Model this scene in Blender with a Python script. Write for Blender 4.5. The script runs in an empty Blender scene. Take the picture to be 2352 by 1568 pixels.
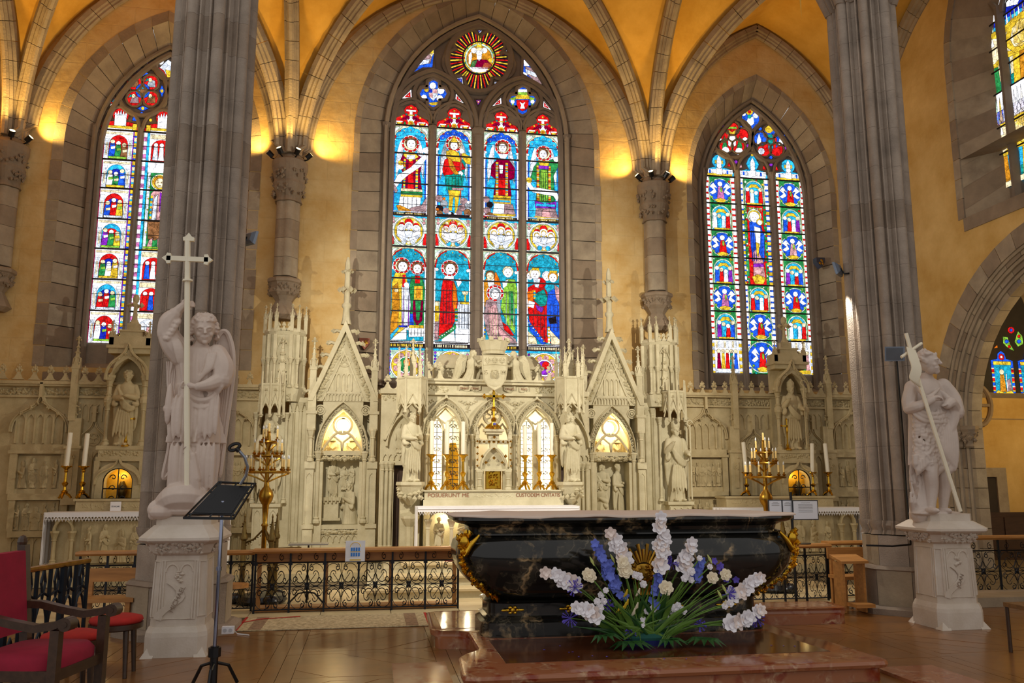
import bpy, bmesh, math, random
from mathutils import Vector, Matrix
random.seed(7)
SC = bpy.context.scene
COL = SC.collection
pi = math.pi
# ------------------------------------------------------------ camera
YAW, PIT, FPX, CZ = math.radians(9.6), math.radians(9.34), 1900.0, 1.65
cam = bpy.data.cameras.new('camera'); camo = bpy.data.objects.new('camera', cam); COL.objects.link(camo)
cam.sensor_width = 36; cam.lens = FPX/2352*36; cam.clip_end = 200; cam.clip_start = .05
camo.location = (0, 0, CZ); camo.rotation_euler = (pi/2+PIT, 0, -YAW)
SC.camera = camo
# ------------------------------------------------------------ world and exposure
SC.view_settings.view_transform = 'Standard'; SC.view_settings.look = 'None'
SC.view_settings.exposure = 0.0; SC.view_settings.gamma = 1.0
SC.view_settings.use_curve_mapping = False
W = bpy.data.worlds.new('nave_light'); SC.world = W; W.use_nodes = True
W.node_tree.nodes['Background'].inputs[0].default_value = (1, .975, .95, 1)
W.node_tree.nodes['Background'].inputs[1].default_value = 0.62
try:
    SC.cycles.use_denoising = True
    SC.cycles.max_bounces = 6; SC.cycles.diffuse_bounces = 4; SC.cycles.glossy_bounces = 3
    SC.cycles.transmission_bounces = 3; SC.cycles.transparent_max_bounces = 6
    SC.cycles.sample_clamp_indirect = 4.0
except Exception: pass
def lamp(name, kind, loc, power, color, target=None, size=.05, spot=100, blend=.8):
    L = bpy.data.lights.new(name, kind); L.energy = power; L.color = color
    if kind == 'AREA': L.size = size
    else: L.shadow_soft_size = size
    if kind == 'SPOT': L.spot_size = math.radians(spot); L.spot_blend = blend
    o = bpy.data.objects.new(name, L); COL.objects.link(o); o.location = loc
    if target is not None:
        o.rotation_euler = (Vector(target)-Vector(loc)).to_track_quat('-Z', 'Y').to_euler()
    return o
# ------------------------------------------------------------ pixel -> place on a known plane
_s, _c, _sp, _cp = math.sin(YAW), math.cos(YAW), math.sin(PIT), math.cos(PIT)
_FW = (_s*_cp, _c*_cp, _sp); _RT = (_c, -_s, 0); _UP = (-_s*_sp, -_c*_sp, _cp)
def ray(px, py):
    a = px-1176; b = 784-py
    return [_FW[i]*FPX+_RT[i]*a+_UP[i]*b for i in range(3)]
def atY(px, py, Y):
    r = ray(px, py); t = Y/r[1]; return Vector((r[0]*t, Y, CZ+r[2]*t))
def atX(px, py, X):
    r = ray(px, py); t = X/r[0]; return Vector((X, r[1]*t, CZ+r[2]*t))
def atZ(px, py, Z):
    r = ray(px, py); t = (Z-CZ)/r[2]; return Vector((r[0]*t, r[1]*t, Z))
# ------------------------------------------------------------ materials
MATS = {}
def _nt(name):
    m = bpy.data.materials.new(name); m.use_nodes = True
    return m, m.node_tree.nodes, m.node_tree.links, m.node_tree.nodes['Principled BSDF']
def mat(name, base, rough=.8, metal=0, var=.15, scale=4, bump=0, bscale=40, base2=None, coat=0, detail=6, stretch=(1, 1, 1), bdist=.02):
    if name in MATS: return MATS[name]
    m, N, L, P = _nt(name)
    P.inputs['Roughness'].default_value = rough; P.inputs['Metallic'].default_value = metal
    if coat: P.inputs['Coat Weight'].default_value = coat; P.inputs['Coat Roughness'].default_value = .12
    tc = N.new('ShaderNodeTexCoord'); mp = N.new('ShaderNodeMapping'); mp.inputs['Scale'].default_value = stretch
    L.new(tc.outputs['Object'], mp.inputs[0])
    n = N.new('ShaderNodeTexNoise'); n.inputs['Scale'].default_value = scale; n.inputs['Detail'].default_value = detail
    n.inputs['Roughness'].default_value = .65
    L.new(mp.outputs[0], n.inputs['Vector'])
    r = N.new('ShaderNodeValToRGB'); e = r.color_ramp.elements
    e[0].position = .3; e[1].position = .7
    b2 = base2 or tuple(min(1, c*(1+var)) for c in base)
    e[0].color = (*[c*(1-var) for c in base], 1); e[1].color = (*b2, 1)
    L.new(n.outputs['Fac'], r.inputs[0]); L.new(r.outputs[0], P.inputs['Base Color'])
    if bump:
        n2 = N.new('ShaderNodeTexNoise'); n2.inputs['Scale'].default_value = bscale; n2.inputs['Detail'].default_value = 5
        L.new(mp.outputs[0], n2.inputs['Vector'])
        b = N.new('ShaderNodeBump'); b.inputs['Strength'].default_value = bump; b.inputs['Distance'].default_value = bdist
        L.new(n2.outputs['Fac'], b.inputs['Height']); L.new(b.outputs[0], P.inputs['Normal'])
    MATS[name] = m; return m
def mat_marble(name, base, vein, vein2, rough=.12, scale=2.2, dist=1.2, width=.035, spot=None):
    m, N, L, P = _nt(name); P.inputs['Roughness'].default_value = rough
    tc = N.new('ShaderNodeTexCoord')
    n0 = N.new('ShaderNodeTexNoise'); n0.inputs['Scale'].default_value = scale; n0.inputs['Detail'].default_value = 8
    L.new(tc.outputs['Object'], n0.inputs['Vector'])
    add = N.new('ShaderNodeMixRGB'); add.blend_type = 'ADD'; add.inputs[0].default_value = dist
    L.new(tc.outputs['Object'], add.inputs[1]); L.new(n0.outputs['Color'], add.inputs[2])
    def vn(sc, w):
        v = N.new('ShaderNodeTexVoronoi'); v.feature = 'DISTANCE_TO_EDGE'; v.inputs['Scale'].default_value = sc
        L.new(add.outputs[0], v.inputs['Vector'])
        r = N.new('ShaderNodeValToRGB'); e = r.color_ramp.elements
        e[0].position = 0; e[0].color = (1, 1, 1, 1); e[1].position = w; e[1].color = (0, 0, 0, 1)
        L.new(v.outputs['Distance'], r.inputs[0]); return r
    n1 = N.new('ShaderNodeTexNoise'); n1.inputs['Scale'].default_value = scale*1.7; n1.inputs['Detail'].default_value = 7
    L.new(tc.outputs['Object'], n1.inputs['Vector'])
    msk = N.new('ShaderNodeValToRGB'); msk.color_ramp.elements[0].position = .48; msk.color_ramp.elements[1].position = .68
    L.new(n1.outputs['Fac'], msk.inputs[0])
    cur = None
    b = N.new('ShaderNodeMixRGB'); b.inputs[1].default_value = (*base, 1); b.inputs[2].default_value = (*(spot or [c*1.5 for c in base]), 1)
    L.new(msk.outputs[0], b.inputs[0]); cur = b
    for sc, w, colr, fac in ((scale*.8, width, vein, 1), (scale*2.6, width*1.6, vein2, .7)):
        r = vn(sc, w); mul = N.new('ShaderNodeMath'); mul.operation = 'MULTIPLY'
        L.new(r.outputs[0], mul.inputs[0]); L.new(msk.outputs[0], mul.inputs[1])
        mm = N.new('ShaderNodeMath'); mm.operation = 'MULTIPLY'; mm.inputs[1].default_value = fac
        L.new(mul.outputs[0], mm.inputs[0])
        x = N.new('ShaderNodeMixRGB'); L.new(mm.outputs[0], x.inputs[0]); L.new(cur.outputs[0], x.inputs[1]); x.inputs[2].default_value = (*colr, 1)
        cur = x
    L.new(cur.outputs[0], P.inputs['Base Color']); MATS[name] = m; return m
def emi(name, color, strength=1.0, var=0.0, scale=9, sample=False, stretch=(1, 1, 1)):
    if name in MATS: return MATS[name]
    m = bpy.data.materials.new(name); m.use_nodes = True; N = m.node_tree.nodes; L = m.node_tree.links; N.clear()
    o = N.new('ShaderNodeOutputMaterial'); e = N.new('ShaderNodeEmission'); L.new(e.outputs[0], o.inputs[0])
    e.inputs[0].default_value = (*color, 1); e.inputs[1].default_value = strength
    if var:
        tc = N.new('ShaderNodeTexCoord'); mp = N.new('ShaderNodeMapping'); mp.inputs['Scale'].default_value = stretch
        n = N.new('ShaderNodeTexNoise'); n.inputs['Scale'].default_value = scale; n.inputs['Detail'].default_value = 5
        L.new(tc.outputs['Object'], mp.inputs[0]); L.new(mp.outputs[0], n.inputs['Vector'])
        r = N.new('ShaderNodeMapRange'); r.inputs['From Min'].default_value = .32; r.inputs['From Max'].default_value = .62
        r.inputs['To Min'].default_value = strength*(1-var); r.inputs['To Max'].default_value = strength*(1+var*.4)
        L.new(n.outputs['Fac'], r.inputs['Value']); cur = r.outputs[0]
        for ft, out, a, b, lo, hi in (('DISTANCE_TO_EDGE', 'Distance', 0, .07, .3, 1), ('F1', 'Color', 0, 1, .7, 1.25)):
            v = N.new('ShaderNodeTexVoronoi'); v.feature = ft; v.inputs['Scale'].default_value = 15; L.new(tc.outputs['Object'], v.inputs['Vector'])
            k = N.new('ShaderNodeMapRange'); k.inputs['From Min'].default_value = a; k.inputs['From Max'].default_value = b; k.inputs['To Min'].default_value = lo; k.inputs['To Max'].default_value = hi
            L.new(v.outputs[out], k.inputs['Value']); m2 = N.new('ShaderNodeMath'); m2.operation = 'MULTIPLY'; L.new(cur, m2.inputs[0]); L.new(k.outputs[0], m2.inputs[1]); cur = m2.outputs[0]
        L.new(cur, e.inputs[1])
    if not sample:
        try: m.cycles.emission_sampling = 'NONE'
        except Exception: pass
    MATS[name] = m; return m
def s2l(r, g, b):
    f = lambda c: (c/255/12.92) if c <= 10 else ((c/255+.055)/1.055)**2.4
    return (f(r), f(g), f(b))
PLASTER = mat('ochre_plaster', s2l(204, 158, 74), .9, var=.16, scale=.9, bump=.35, bscale=7, base2=s2l(226, 190, 120), bdist=.03)
VAULT = mat('ochre_vault_plaster', s2l(214, 158, 52), .9, var=.13, scale=1.1, bump=.25, bscale=9, base2=s2l(232, 182, 84), bdist=.03)
STONE = mat('grey_brown_stone', s2l(150, 134, 112), .85, var=.2, scale=2.5, bump=.3, bscale=30, base2=s2l(176, 160, 134))
STONE2 = mat('grey_stone_pale', s2l(160, 143, 119), .85, var=.18, scale=3, bump=.3, bscale=30)
STONE3 = mat('brown_stone', s2l(142, 124, 102), .85, var=.2, scale=3, bump=.3, bscale=30)
TRAC = mat('tracery_stone', s2l(128, 114, 98), .85, var=.15, scale=4, bump=.2, bscale=40)
PIER = mat('pier_stone', s2l(150, 135, 120), .85, var=.2, scale=2.2, bump=.35, bscale=60, base2=s2l(174, 157, 140))
PIER2 = mat('pier_stone_brown', s2l(146, 129, 112), .85, var=.2, scale=2.6, bump=.35, bscale=60)
CREAM = mat('cream_carved_stone', s2l(196, 184, 146), .8, var=.14, scale=3, bump=.2, bscale=60, base2=s2l(214, 204, 170))
CREAM2 = mat('carved_stone_warm_dim_light', s2l(184, 164, 118), .8, var=.16, scale=3, bump=.2, bscale=60, base2=s2l(204, 186, 142))  # same carved stone, with warm, weaker light put into its colour
MARBW = mat('white_statue_marble', s2l(208, 188, 174), .65, var=.06, scale=4, bump=.05, bscale=60, base2=s2l(216, 198, 184))
MARBP = mat('pedestal_stone', s2l(208, 192, 172), .7, var=.1, scale=3, bump=.1, bscale=50, base2=s2l(218, 206, 192))
GOLD = mat('gilded_brass', s2l(212, 166, 52), .25, 1, var=.2, scale=20)
BRASS = mat('old_brass', s2l(170, 128, 48), .32, 1, var=.3, scale=14)
BRONZE = mat('dark_bronze', s2l(118, 96, 52), .4, .9, var=.3, scale=14)
IRON = mat('black_iron', s2l(40, 42, 48), .45, .6, var=.2, scale=10)
BLACK = mat('black_metal', s2l(24, 24, 26), .35, .3, var=.1)
CHROME = mat('chrome_tube', s2l(150, 155, 175), .12, 1, var=.05)
WOOD = mat('oak_rail', s2l(176, 118, 58), .4, var=.25, scale=3, stretch=(.6, 6, 6), base2=s2l(200, 140, 74))
WOODD = mat('dark_walnut', s2l(66, 46, 32), .35, var=.3, scale=4, stretch=(1, 6, 6))
WAX = mat('candle_wax', s2l(240, 232, 208), .5, var=.03)
LINEN = mat('white_linen', s2l(238, 236, 236), .9, var=.03, bump=.1, bscale=30)
PINKCLOTH = mat('cream_altar_cloth', s2l(226, 206, 190), .9, var=.04, bump=.1, bscale=12)
RED = mat('crimson_velvet', s2l(150, 18, 48), .85, var=.15, scale=8)
RED2 = mat('scarlet_seat', s2l(176, 34, 26), .85, var=.2, scale=8)
# ------------------------------------------------------------ mesh builder
class MB:
    def __init__(s): s.v = []; s.f = []
    def add(s, vs, fs):
        o = len(s.v); s.v += [tuple(v) for v in vs]; s.f += [tuple(o+i for i in f) for f in fs]; return s
    def box(s, x0, x1, y0, y1, z0, z1):
        return s.add([(x0,y0,z0),(x1,y0,z0),(x1,y1,z0),(x0,y1,z0),(x0,y0,z1),(x1,y0,z1),(x1,y1,z1),(x0,y1,z1)],
                     [(3,2,1,0),(4,5,6,7),(0,1,5,4),(1,2,6,5),(2,3,7,6),(3,0,4,7)])
    def cbox(s, c, d): return s.box(c[0]-d[0]/2, c[0]+d[0]/2, c[1]-d[1]/2, c[1]+d[1]/2, c[2]-d[2]/2, c[2]+d[2]/2)
    def loft(s, rings, closed=True, cap=True):
        n = len(rings[0]); o = len(s.v)
        for r in rings: s.v += [tuple(p) for p in r]
        m = n if closed else n-1
        for i in range(len(rings)-1):
            for j in range(m):
                k = (j+1) % n
                s.f.append((o+i*n+j, o+i*n+k, o+(i+1)*n+k, o+(i+1)*n+j))
        if cap and closed:
            s.f.append(tuple(o+j for j in reversed(range(n)))); s.f.append(tuple(o+(len(rings)-1)*n+j for j in range(n)))
        return s
    def prism(s, poly, y0, y1):           # outline in x,z pushed from y0 (front) to y1
        return s.loft([[(x, y0, z) for x, z in poly], [(x, y1, z) for x, z in poly]])
    def prismz(s, poly, z0, z1):
        return s.loft([[(x, y, z0) for x, y in poly], [(x, y, z1) for x, y in poly]])
    def prismx(s, poly, x0, x1):          # outline in y,z
        return s.loft([[(x0, y, z) for y, z in poly], [(x1, y, z) for y, z in poly]])
    def plate(s, inner, outer, y0, y1, closed=False):  # band between two outlines (same count), x,z
        n = len(inner); o = len(s.v)
        for y in (y0, y1):
            s.v += [(x, y, z) for x, z in inner]; s.v += [(x, y, z) for x, z in outer]
        for j in range(n if closed else n-1):
            k = (j+1) % n
            s.f += [(o+j, o+k, o+n+k, o+n+j), (o+2*n+j, o+3*n+j, o+3*n+k, o+2*n+k),
                    (o+j, o+2*n+j, o+2*n+k, o+k), (o+n+j, o+n+k, o+3*n+k, o+3*n+j)]
        if not closed:
            s.f += [(o, o+n, o+3*n, o+2*n), (o+n-1, o+3*n-1, o+4*n-1, o+2*n-1)]
        return s
    def tube(s, path, r, n=6, closed=False):
        P = [Vector(p) for p in path]; rings = []; m = len(P)
        up = None
        for i, p in enumerate(P):
            a = P[(i-1) % m] if (i > 0 or closed) else p; b = P[(i+1) % m] if (i < m-1 or closed) else p
            d = (b-a)
            d = d.normalized() if d.length > 1e-9 else Vector((0, 0, 1))
            if up is None: up = Vector((0, 0, 1)) if abs(d.z) < .9 else Vector((0, 1, 0))
            x = d.cross(up)
            if x.length < 1e-4: x = d.cross(Vector((1, .1, 0)))
            x.normalize(); y = x.cross(d).normalized(); up = y
            rr = r[i] if isinstance(r, (list, tuple)) else r
            rings.append([p+x*(rr*math.cos(2*pi*k/n))+y*(rr*math.sin(2*pi*k/n)) for k in range(n)])
        if closed: rings.append(rings[0])
        return s.loft(rings, cap=not closed)
    def lathe(s, prof, n=16, c=(0, 0, 0), squash=1, rot=0):
        return s.loft([[(c[0]+r*math.cos(rot+2*pi*k/n), c[1]+squash*r*math.sin(rot+2*pi*k/n), c[2]+z) for k in range(n)] for r, z in prof])
    def ell(s, c, r, n=10, m=6, rot=None):
        rings = []
        for i in range(m+1):
            t = -pi/2+pi*i/m; cr = max(.02, math.cos(t))
            ring = [Vector((r[0]*cr*math.cos(2*pi*k/n), r[1]*cr*math.sin(2*pi*k/n), r[2]*math.sin(t))) for k in range(n)]
            if rot is not None: ring = [rot @ p for p in ring]
            rings.append([p+Vector(c) for p in ring])
        return s.loft(rings)
    def sweep(s, path, prof, y, side=1):  # moulding along a path in x,z; prof = [(offset along in-plane normal, y shift)]
        n = len(path); rings = []
        for i, (x, z) in enumerate(path):
            a = path[max(0, i-1)]; b = path[min(n-1, i+1)]
            dx, dz = b[0]-a[0], b[1]-a[1]; l = math.hypot(dx, dz) or 1
            nx, nz = -dz/l*side, dx/l*side
            rings.append([(x+nx*u, y+w, z+nz*u) for u, w in prof])
        return s.loft(rings)
    def xform(s, M):
        s.v = [tuple(M @ Vector(v)) for v in s.v]; return s
    def join(s, o, M=None):
        return s.add([M @ Vector(v) for v in o.v] if M is not None else o.v, o.f)
def base_of(vs):
    xs = [v[0] for v in vs]; ys = [v[1] for v in vs]; zs = [v[2] for v in vs]
    return Vector(((min(xs)+max(xs))/2, (min(ys)+max(ys))/2, min(zs)))
ORIG = {}
def link(o, parent=None):
    COL.objects.link(o)
    if parent is not None: o.parent = parent
    return o
def tag(o, label=None, cat=None, group=None, kind=None):
    if label: o['label'] = label
    if cat: o['category'] = cat
    if group: o['group'] = group
    if kind: o['kind'] = kind
    return o
def thing(name, label, cat, loc=(0, 0, 0), group=None, kind=None):
    o = bpy.data.objects.new(name, None); link(o); o.location = loc; o.empty_display_size = .1
    ORIG[o.name] = Vector(loc)
    return tag(o, label, cat, group, kind)
def mesh_of(name, mb, m, smooth=False, off=None):
    me = bpy.data.meshes.new(name)
    v = mb.v if off is None else [(a-off[0], b-off[1], c-off[2]) for a, b, c in mb.v]
    me.from_pydata(v, [], mb.f)
    for mm in (m if isinstance(m, (list, tuple)) else [m]): me.materials.append(mm)
    bm = bmesh.new(); bm.from_mesh(me); bmesh.ops.recalc_face_normals(bm, faces=bm.faces); bm.to_mesh(me); bm.free()
    if smooth:
        me.shade_smooth()
        try: me.set_sharp_from_angle(angle=math.radians(smooth if smooth is not True and smooth > 1 else 40))
        except Exception: pass
    return me
def obj(name, mb, m, parent=None, smooth=False, label=None, cat=None, group=None, kind=None):
    """one mesh object; vertices are given in world coordinates"""
    if parent is not None:
        L = ORIG[parent.name]; me = mesh_of(name, mb, m, smooth, L); o = bpy.data.objects.new(name, me); link(o, parent)
    else:
        L = base_of(mb.v); me = mesh_of(name, mb, m, smooth, L); o = bpy.data.objects.new(name, me); link(o); o.location = L
    ORIG[o.name] = L
    return tag(o, label, cat, group, kind)
def shared(name, me, parent, M):
    """a piece that shares its mesh; M places it in world coordinates"""
    o = bpy.data.objects.new(name, me); link(o, parent)
    o.matrix_basis = (Matrix.Translation(-ORIG[parent.name]) if parent is not None else Matrix()) @ M
    ORIG[o.name] = ORIG[parent.name] if parent is not None else M.to_translation()
    return o
def copy_tree(o, loc, rotz=0, label=None, scale=None):
    kids = [c for c in COL.objects if c.parent == o] if False else list(o.children)
    c = o.copy(); COL.objects.link(c)
    def rec(src, dst):
        for ch in src.children:
            k = ch.copy(); COL.objects.link(k); k.parent = dst; rec(ch, k)
    rec(o, c)
    c.location = loc; c.rotation_euler = (0, 0, rotz)
    if scale: c.scale = (scale,)*3
    if label: c['label'] = label
    return c
def T(x, y=None, z=None): return Matrix.Translation((x, y, z) if y is not None else x)
def RZ(a): return Matrix.Rotation(a, 4, 'Z')
def RX(a): return Matrix.Rotation(a, 4, 'X')
def RY(a): return Matrix.Rotation(a, 4, 'Y')
# ------------------------------------------------------------ outlines
def parch(x0, x1, zs, za, n=10):
    """pointed arch from (x0,zs) over the apex to (x1,zs)"""
    w = x1-x0; h = za-zs; cx = (x0+x1)/2; pts = []
    if h < w/2:
        for i in range(2*n+1):
            t = pi-pi*i/(2*n); pts.append((cx+w/2*math.cos(t), zs+h*math.sin(t)))
        return pts
    R = (w*w/4+h*h)/w; a1 = math.atan2(h, -(cx-(x0+R)))
    for i in range(n+1):
        a = a1*i/n; pts.append((x0+R-R*math.cos(a), zs+R*math.sin(a)))
    return pts+[(2*cx-x, z) for x, z in reversed(pts[:-1])]
def ogee(x0, x1, zs, za, n=8):
    """arch whose top flips outwards into a point"""
    cx = (x0+x1)/2; w = (x1-x0)/2; h = za-zs; pts = []
    B = lambda a, b, c, d, t: tuple((1-t)**3*a[i]+3*t*(1-t)**2*b[i]+3*t*t*(1-t)*c[i]+t**3*d[i] for i in (0, 1))
    m = (x0+.56*w, zs+.6*h)
    for i in range(n): pts.append(B((x0, zs), (x0, zs+.36*h), (x0+.22*w, zs+.46*h), m, i/n))
    for i in range(n+1): pts.append(B(m, (x0+.84*w, zs+.72*h), (cx-.04*w, zs+.8*h), (cx, za), i/n))
    return pts+[(2*cx-x, z) for x, z in reversed(pts[:-1])]
def circ(cx, cz, r, n=20, a0=0): return [(cx+r*math.cos(a0+2*pi*i/n), cz+r*math.sin(a0+2*pi*i/n)) for i in range(n)]
def foil(cx, cz, r, k, n=7, a0=pi/2, d=.56, rr=.5):
    pts = []
    for i in range(k):
        a = a0+2*pi*i/k; lx, lz = cx+d*r*math.cos(a), cz+d*r*math.sin(a); sp = pi*.62
        for j in range(n):
            b = a-sp+2*sp*j/(n-1); pts.append((lx+rr*r*math.cos(b), lz+rr*r*math.sin(b)))
    return pts
ICO = None
def blob(mb, c, r, sq=(1, 1, 1)):
    a = [(0,0,1),(0,0,-1),(1,0,0),(-1,0,0),(0,1,0),(0,-1,0)]
    j = lambda: random.uniform(.75, 1.25)
    mb.add([(c[0]+r*sq[0]*x*j(), c[1]+r*sq[1]*y*j(), c[2]+r*sq[2]*z*j()) for x, y, z in a],
           [(0,2,4),(0,4,3),(0,3,5),(0,5,2),(1,4,2),(1,3,4),(1,5,3),(1,2,5)])
def foliage(mb, x0, x1, y, z0, z1, step=.05, dep=.03):
    """carved leaf scroll filling a strip of stone"""
    h = z1-z0; n = max(2, int((x1-x0)/step))
    for i in range(n):
        x = x0+(x1-x0)*(i+.5)/n; w = math.sin(i*1.3)
        for k in range(5):
            blob(mb, (x+random.uniform(-.5, .5)*step, y+random.uniform(0, .01), z0+h*(.5+.28*w*(1 if k % 2 else -1)+random.uniform(-.25, .25))), step*random.uniform(.45, .75), (1, dep/step*.9, .8))
def leafrow(mb, pts, r, dep):
    for x, y, z in pts:
        for k in range(4):
            a = random.uniform(0, 6.28); blob(mb, (x+r*.6*math.cos(a), y, z+r*.6*math.sin(a)), r*.55, (1, dep, 1))
def finial(mb, c, h, w):
    """poppy-head: stalk with four curling leaves and a bud"""
    x, y, z = c
    mb.lathe([(w*.22, 0), (w*.16, h*.3), (w*.2, h*.42), (w*.12, h*.5), (w*.24, h*.72), (w*.14, h*.9), (.002, h)], 6, c)
    for a in range(4):
        t = a*pi/2; blob(mb, (x+w*.36*math.cos(t), y+w*.36*math.sin(t), z+h*.48), w*.2)
        blob(mb, (x+w*.26*math.cos(t), y+w*.26*math.sin(t), z+h*.72), w*.13)
def pinnacle(mb, c, w, h0, h1, spikes=4):
    """square shaft with gablets and a crocketed spire"""
    x, y, z = c; a = w/2
    mb.box(x-a, x+a, y-a, y+a, z, z+h0)
    mb.box(x-a*1.2, x+a*1.2, y-a*1.2, y+a*1.2, z+h0*.97, z+h0*1.0)
    for sx, sy in ((0, -1), (1, 0), (-1, 0), (0, 1)):
        px, py = x+sx*a, y+sy*a
        if sx == 0: mb.prism([(px-a, z+h0), (px+a, z+h0), (px, z+h0+w*1.5)], py-.2*a, py+.2*a)
        else: mb.prismx([(py-a, z+h0), (py+a, z+h0), (py, z+h0+w*1.5)], px-.2*a, px+.2*a)
    mb.loft([[(x+sx*a*.8, y+sy*a*.8, z+h0) for sx, sy in ((-1,-1),(1,-1),(1,1),(-1,1))], [(x+sx*a*.1, y+sy*a*.1, z+h0+h1) for sx, sy in ((-1,-1),(1,-1),(1,1),(-1,1))]])
    for i in range(spikes):
        t = (i+.8)/(spikes+.8); r = a*(.8*(1-t)+.1*t)
        for sx, sy in ((-1,-1),(1,-1),(1,1),(-1,1)): blob(mb, (x+sx*r*1.15, y+sy*r*1.15, z+h0+h1*t), w*.17)
    finial(mb, (x, y, z+h0+h1*.93), w*1.3, w*.9)
# ============================================================ STRUCTURE
YW, YG, XC = 16.2, 16.6, 2.03          # inner face of the east wall, glass plane, church axis
SHX = [-6.84, -1.73, 5.77, 10.88]      # wall shafts
ZS = 7.9
WINS = {  # cx, half glass, sill, spring, apex (glass plane); half, spring, apex (wall face)
 'L': (-4.22, 1.22, 3.9, 7.95, 10.15, 1.72, 8.0, 10.65),
 'C': (2.06, 1.86, 3.5, 8.78, 11.48, 2.45, 8.55, 11.86),
 'R': (8.3, 1.24, 3.7, 7.8, 10.0, 1.62, 7.9, 10.45)}
def strip_wall(mb, lo, hi, top, openings, put, step=.12):
    """wall face as thin upright strips with pointed openings (a0, a1, sill, spring, apex)"""
    xs = set([lo, hi]); k = lo
    while k < hi: xs.add(round(k, 4)); k += step
    arcs = []
    for a0, a1, sill, sp, ap in openings:
        p = parch(a0, a1, sp, ap, 14); arcs.append((a0, a1, sill, p))
        for x, z in p: xs.add(round(x, 4))
    xs = sorted(xs)
    def hz(p, x):
        for (xa, za), (xb, zb) in zip(p, p[1:]):
            if xa-1e-4 <= x <= xb+1e-4: return za if xb-xa < 1e-6 else za+(zb-za)*(x-xa)/(xb-xa)
        return p[0][1]
    for a, b in zip(xs, xs[1:]):
        if b-a < 1e-5: continue
        m = (a+b)/2; op = [o for o in arcs if o[0] < m < o[1]]
        if not op: segs = [((0, 0), (top, top))]
        else:
            o = op[0]; segs = [((hz(o[3], a), hz(o[3], b)), (top, top))]
            if o[2] > 0: segs.append(((0, 0), (o[2], o[2])))
            if len(op) > 1:
                o2 = op[1]; lo_, hi_ = (o, o2) if o[2] < o2[2] else (o2, o)
                segs = [((hz(hi_[3], a), hz(hi_[3], b)), (top, top)), ((hz(lo_[3], a), hz(lo_[3], b)), (hi_[2], hi_[2]))]
                if lo_[2] > 0: segs.append(((0, 0), (lo_[2], lo_[2])))
        for (l0, l1), (h0, h1) in segs: mb.add([put(a, l0), put(b, l1), put(b, h1), put(a, h0)], [(0, 1, 2, 3)])
# ---- floor
FLOOR = obj('floor', MB().box(-9, 16, -3, 17, -.3, -.025), mat('floor_bed', s2l(60, 40, 24), .6), kind='structure')
PARQ = [mat('parquet_%d' % i, s2l(*c), .28, var=.22, scale=5, coat=.25) for i, c in enumerate(((130, 84, 38), (116, 74, 32), (144, 94, 44), (106, 66, 28)))]
boards = []
def clip(poly, x0, x1, y0, y1):
    for ax, v, sg in ((0, x0, 1), (0, x1, -1), (1, y0, 1), (1, y1, -1)):
        out = []
        for i in range(len(poly)):
            a, b = poly[i], poly[(i+1) % len(poly)]; da, db = (a[ax]-v)*sg, (b[ax]-v)*sg
            if da >= 0: out.append(a)
            if da*db < 0:
                t = da/(da-db); out.append((a[0]+(b[0]-a[0])*t, a[1]+(b[1]-a[1])*t))
        poly = out
        if len(poly) < 3: return None
    return poly
PW, BW = 1.5, .13
for ix in range(-4, 7):
    for iy in range(0, 8):
        X0, Y0 = -.86+ix*PW, 3.0+iy*PW*.72
        Y1 = min(Y0+PW*.72, 10.55)
        if Y0 > 10.5: continue
        boards.append([(X0, Y0), (X0+BW, Y0), (X0+BW, Y1), (X0, Y1)])
        boards.append([(X0+BW, Y0), (X0+2*BW, Y0), (X0+2*BW, Y1), (X0+BW, Y1)])
        boards.append([(X0+2*BW, Y0), (X0+PW, Y0), (X0+PW, Y0+BW), (X0+2*BW, Y0+BW)])
        k = -18
        while k < 18:
            c = k*.2; sg = 1 if (ix+iy) % 2 else -1
            p = [(X0+.2, Y0+.5+c-sg*1.6), (X0+.2, Y0+.5+c+.2-sg*1.6), (X0+.2+3, Y0+.5+c+.2+sg*1.4), (X0+.2+3, Y0+.5+c+sg*1.4)]
            q = clip(p, X0+2*BW, X0+PW, Y0+BW, Y1)
            if q: boards.append(q)
            k += 1
boards = [b for b in boards if -4.5 < sum(p[0] for p in b)/len(b) < 9]
def area(p): return abs(sum(p[i][0]*p[(i+1) % len(p)][1]-p[(i+1) % len(p)][0]*p[i][1] for i in range(len(p))))/2
boards = [b for b in boards if area(b) > .0004]
boards.sort(key=lambda b: -area(b)/max(p[1] for p in b)**3)
def shrink(p, g):
    cx = sum(a for a, b in p)/len(p); cy = sum(b for a, b in p)/len(p)
    return [(a-g*(1 if a > cx else -1), b-g*(1 if b > cy else -1)) for a, b in p]
rest = MB()
for i, b in enumerate(boards):
    h = random.uniform(-.0015, .0015); q = shrink(b, .002)
    if i < 295: obj('plank', MB().prismz(q, -.024, h), PARQ[i*7 % 4], FLOOR)
    else: rest.prismz(q, -.024, h)
if rest.v: obj('planks_beyond', rest, PARQ[0], FLOOR, kind='stuff')
# ---- choir floor of stone slabs behind the rail
CHF = obj('floor_choir', MB().box(-7, 16, 10.6, 16.3, -.02, .004), mat('joint_dark', s2l(110, 96, 70), .8), kind='structure')
SLAB = mat('choir_slab', s2l(206, 186, 142), .45, var=.12, scale=2)
for i in range(16):
    for j in range(3):
        x = -6.5+i*.85+(j % 2)*.4; y = 10.62+j*.8
        obj('slab', MB().box(x, x+.84, y, y+.79, .0, .012+random.uniform(0, .002)), SLAB, CHF)
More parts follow.
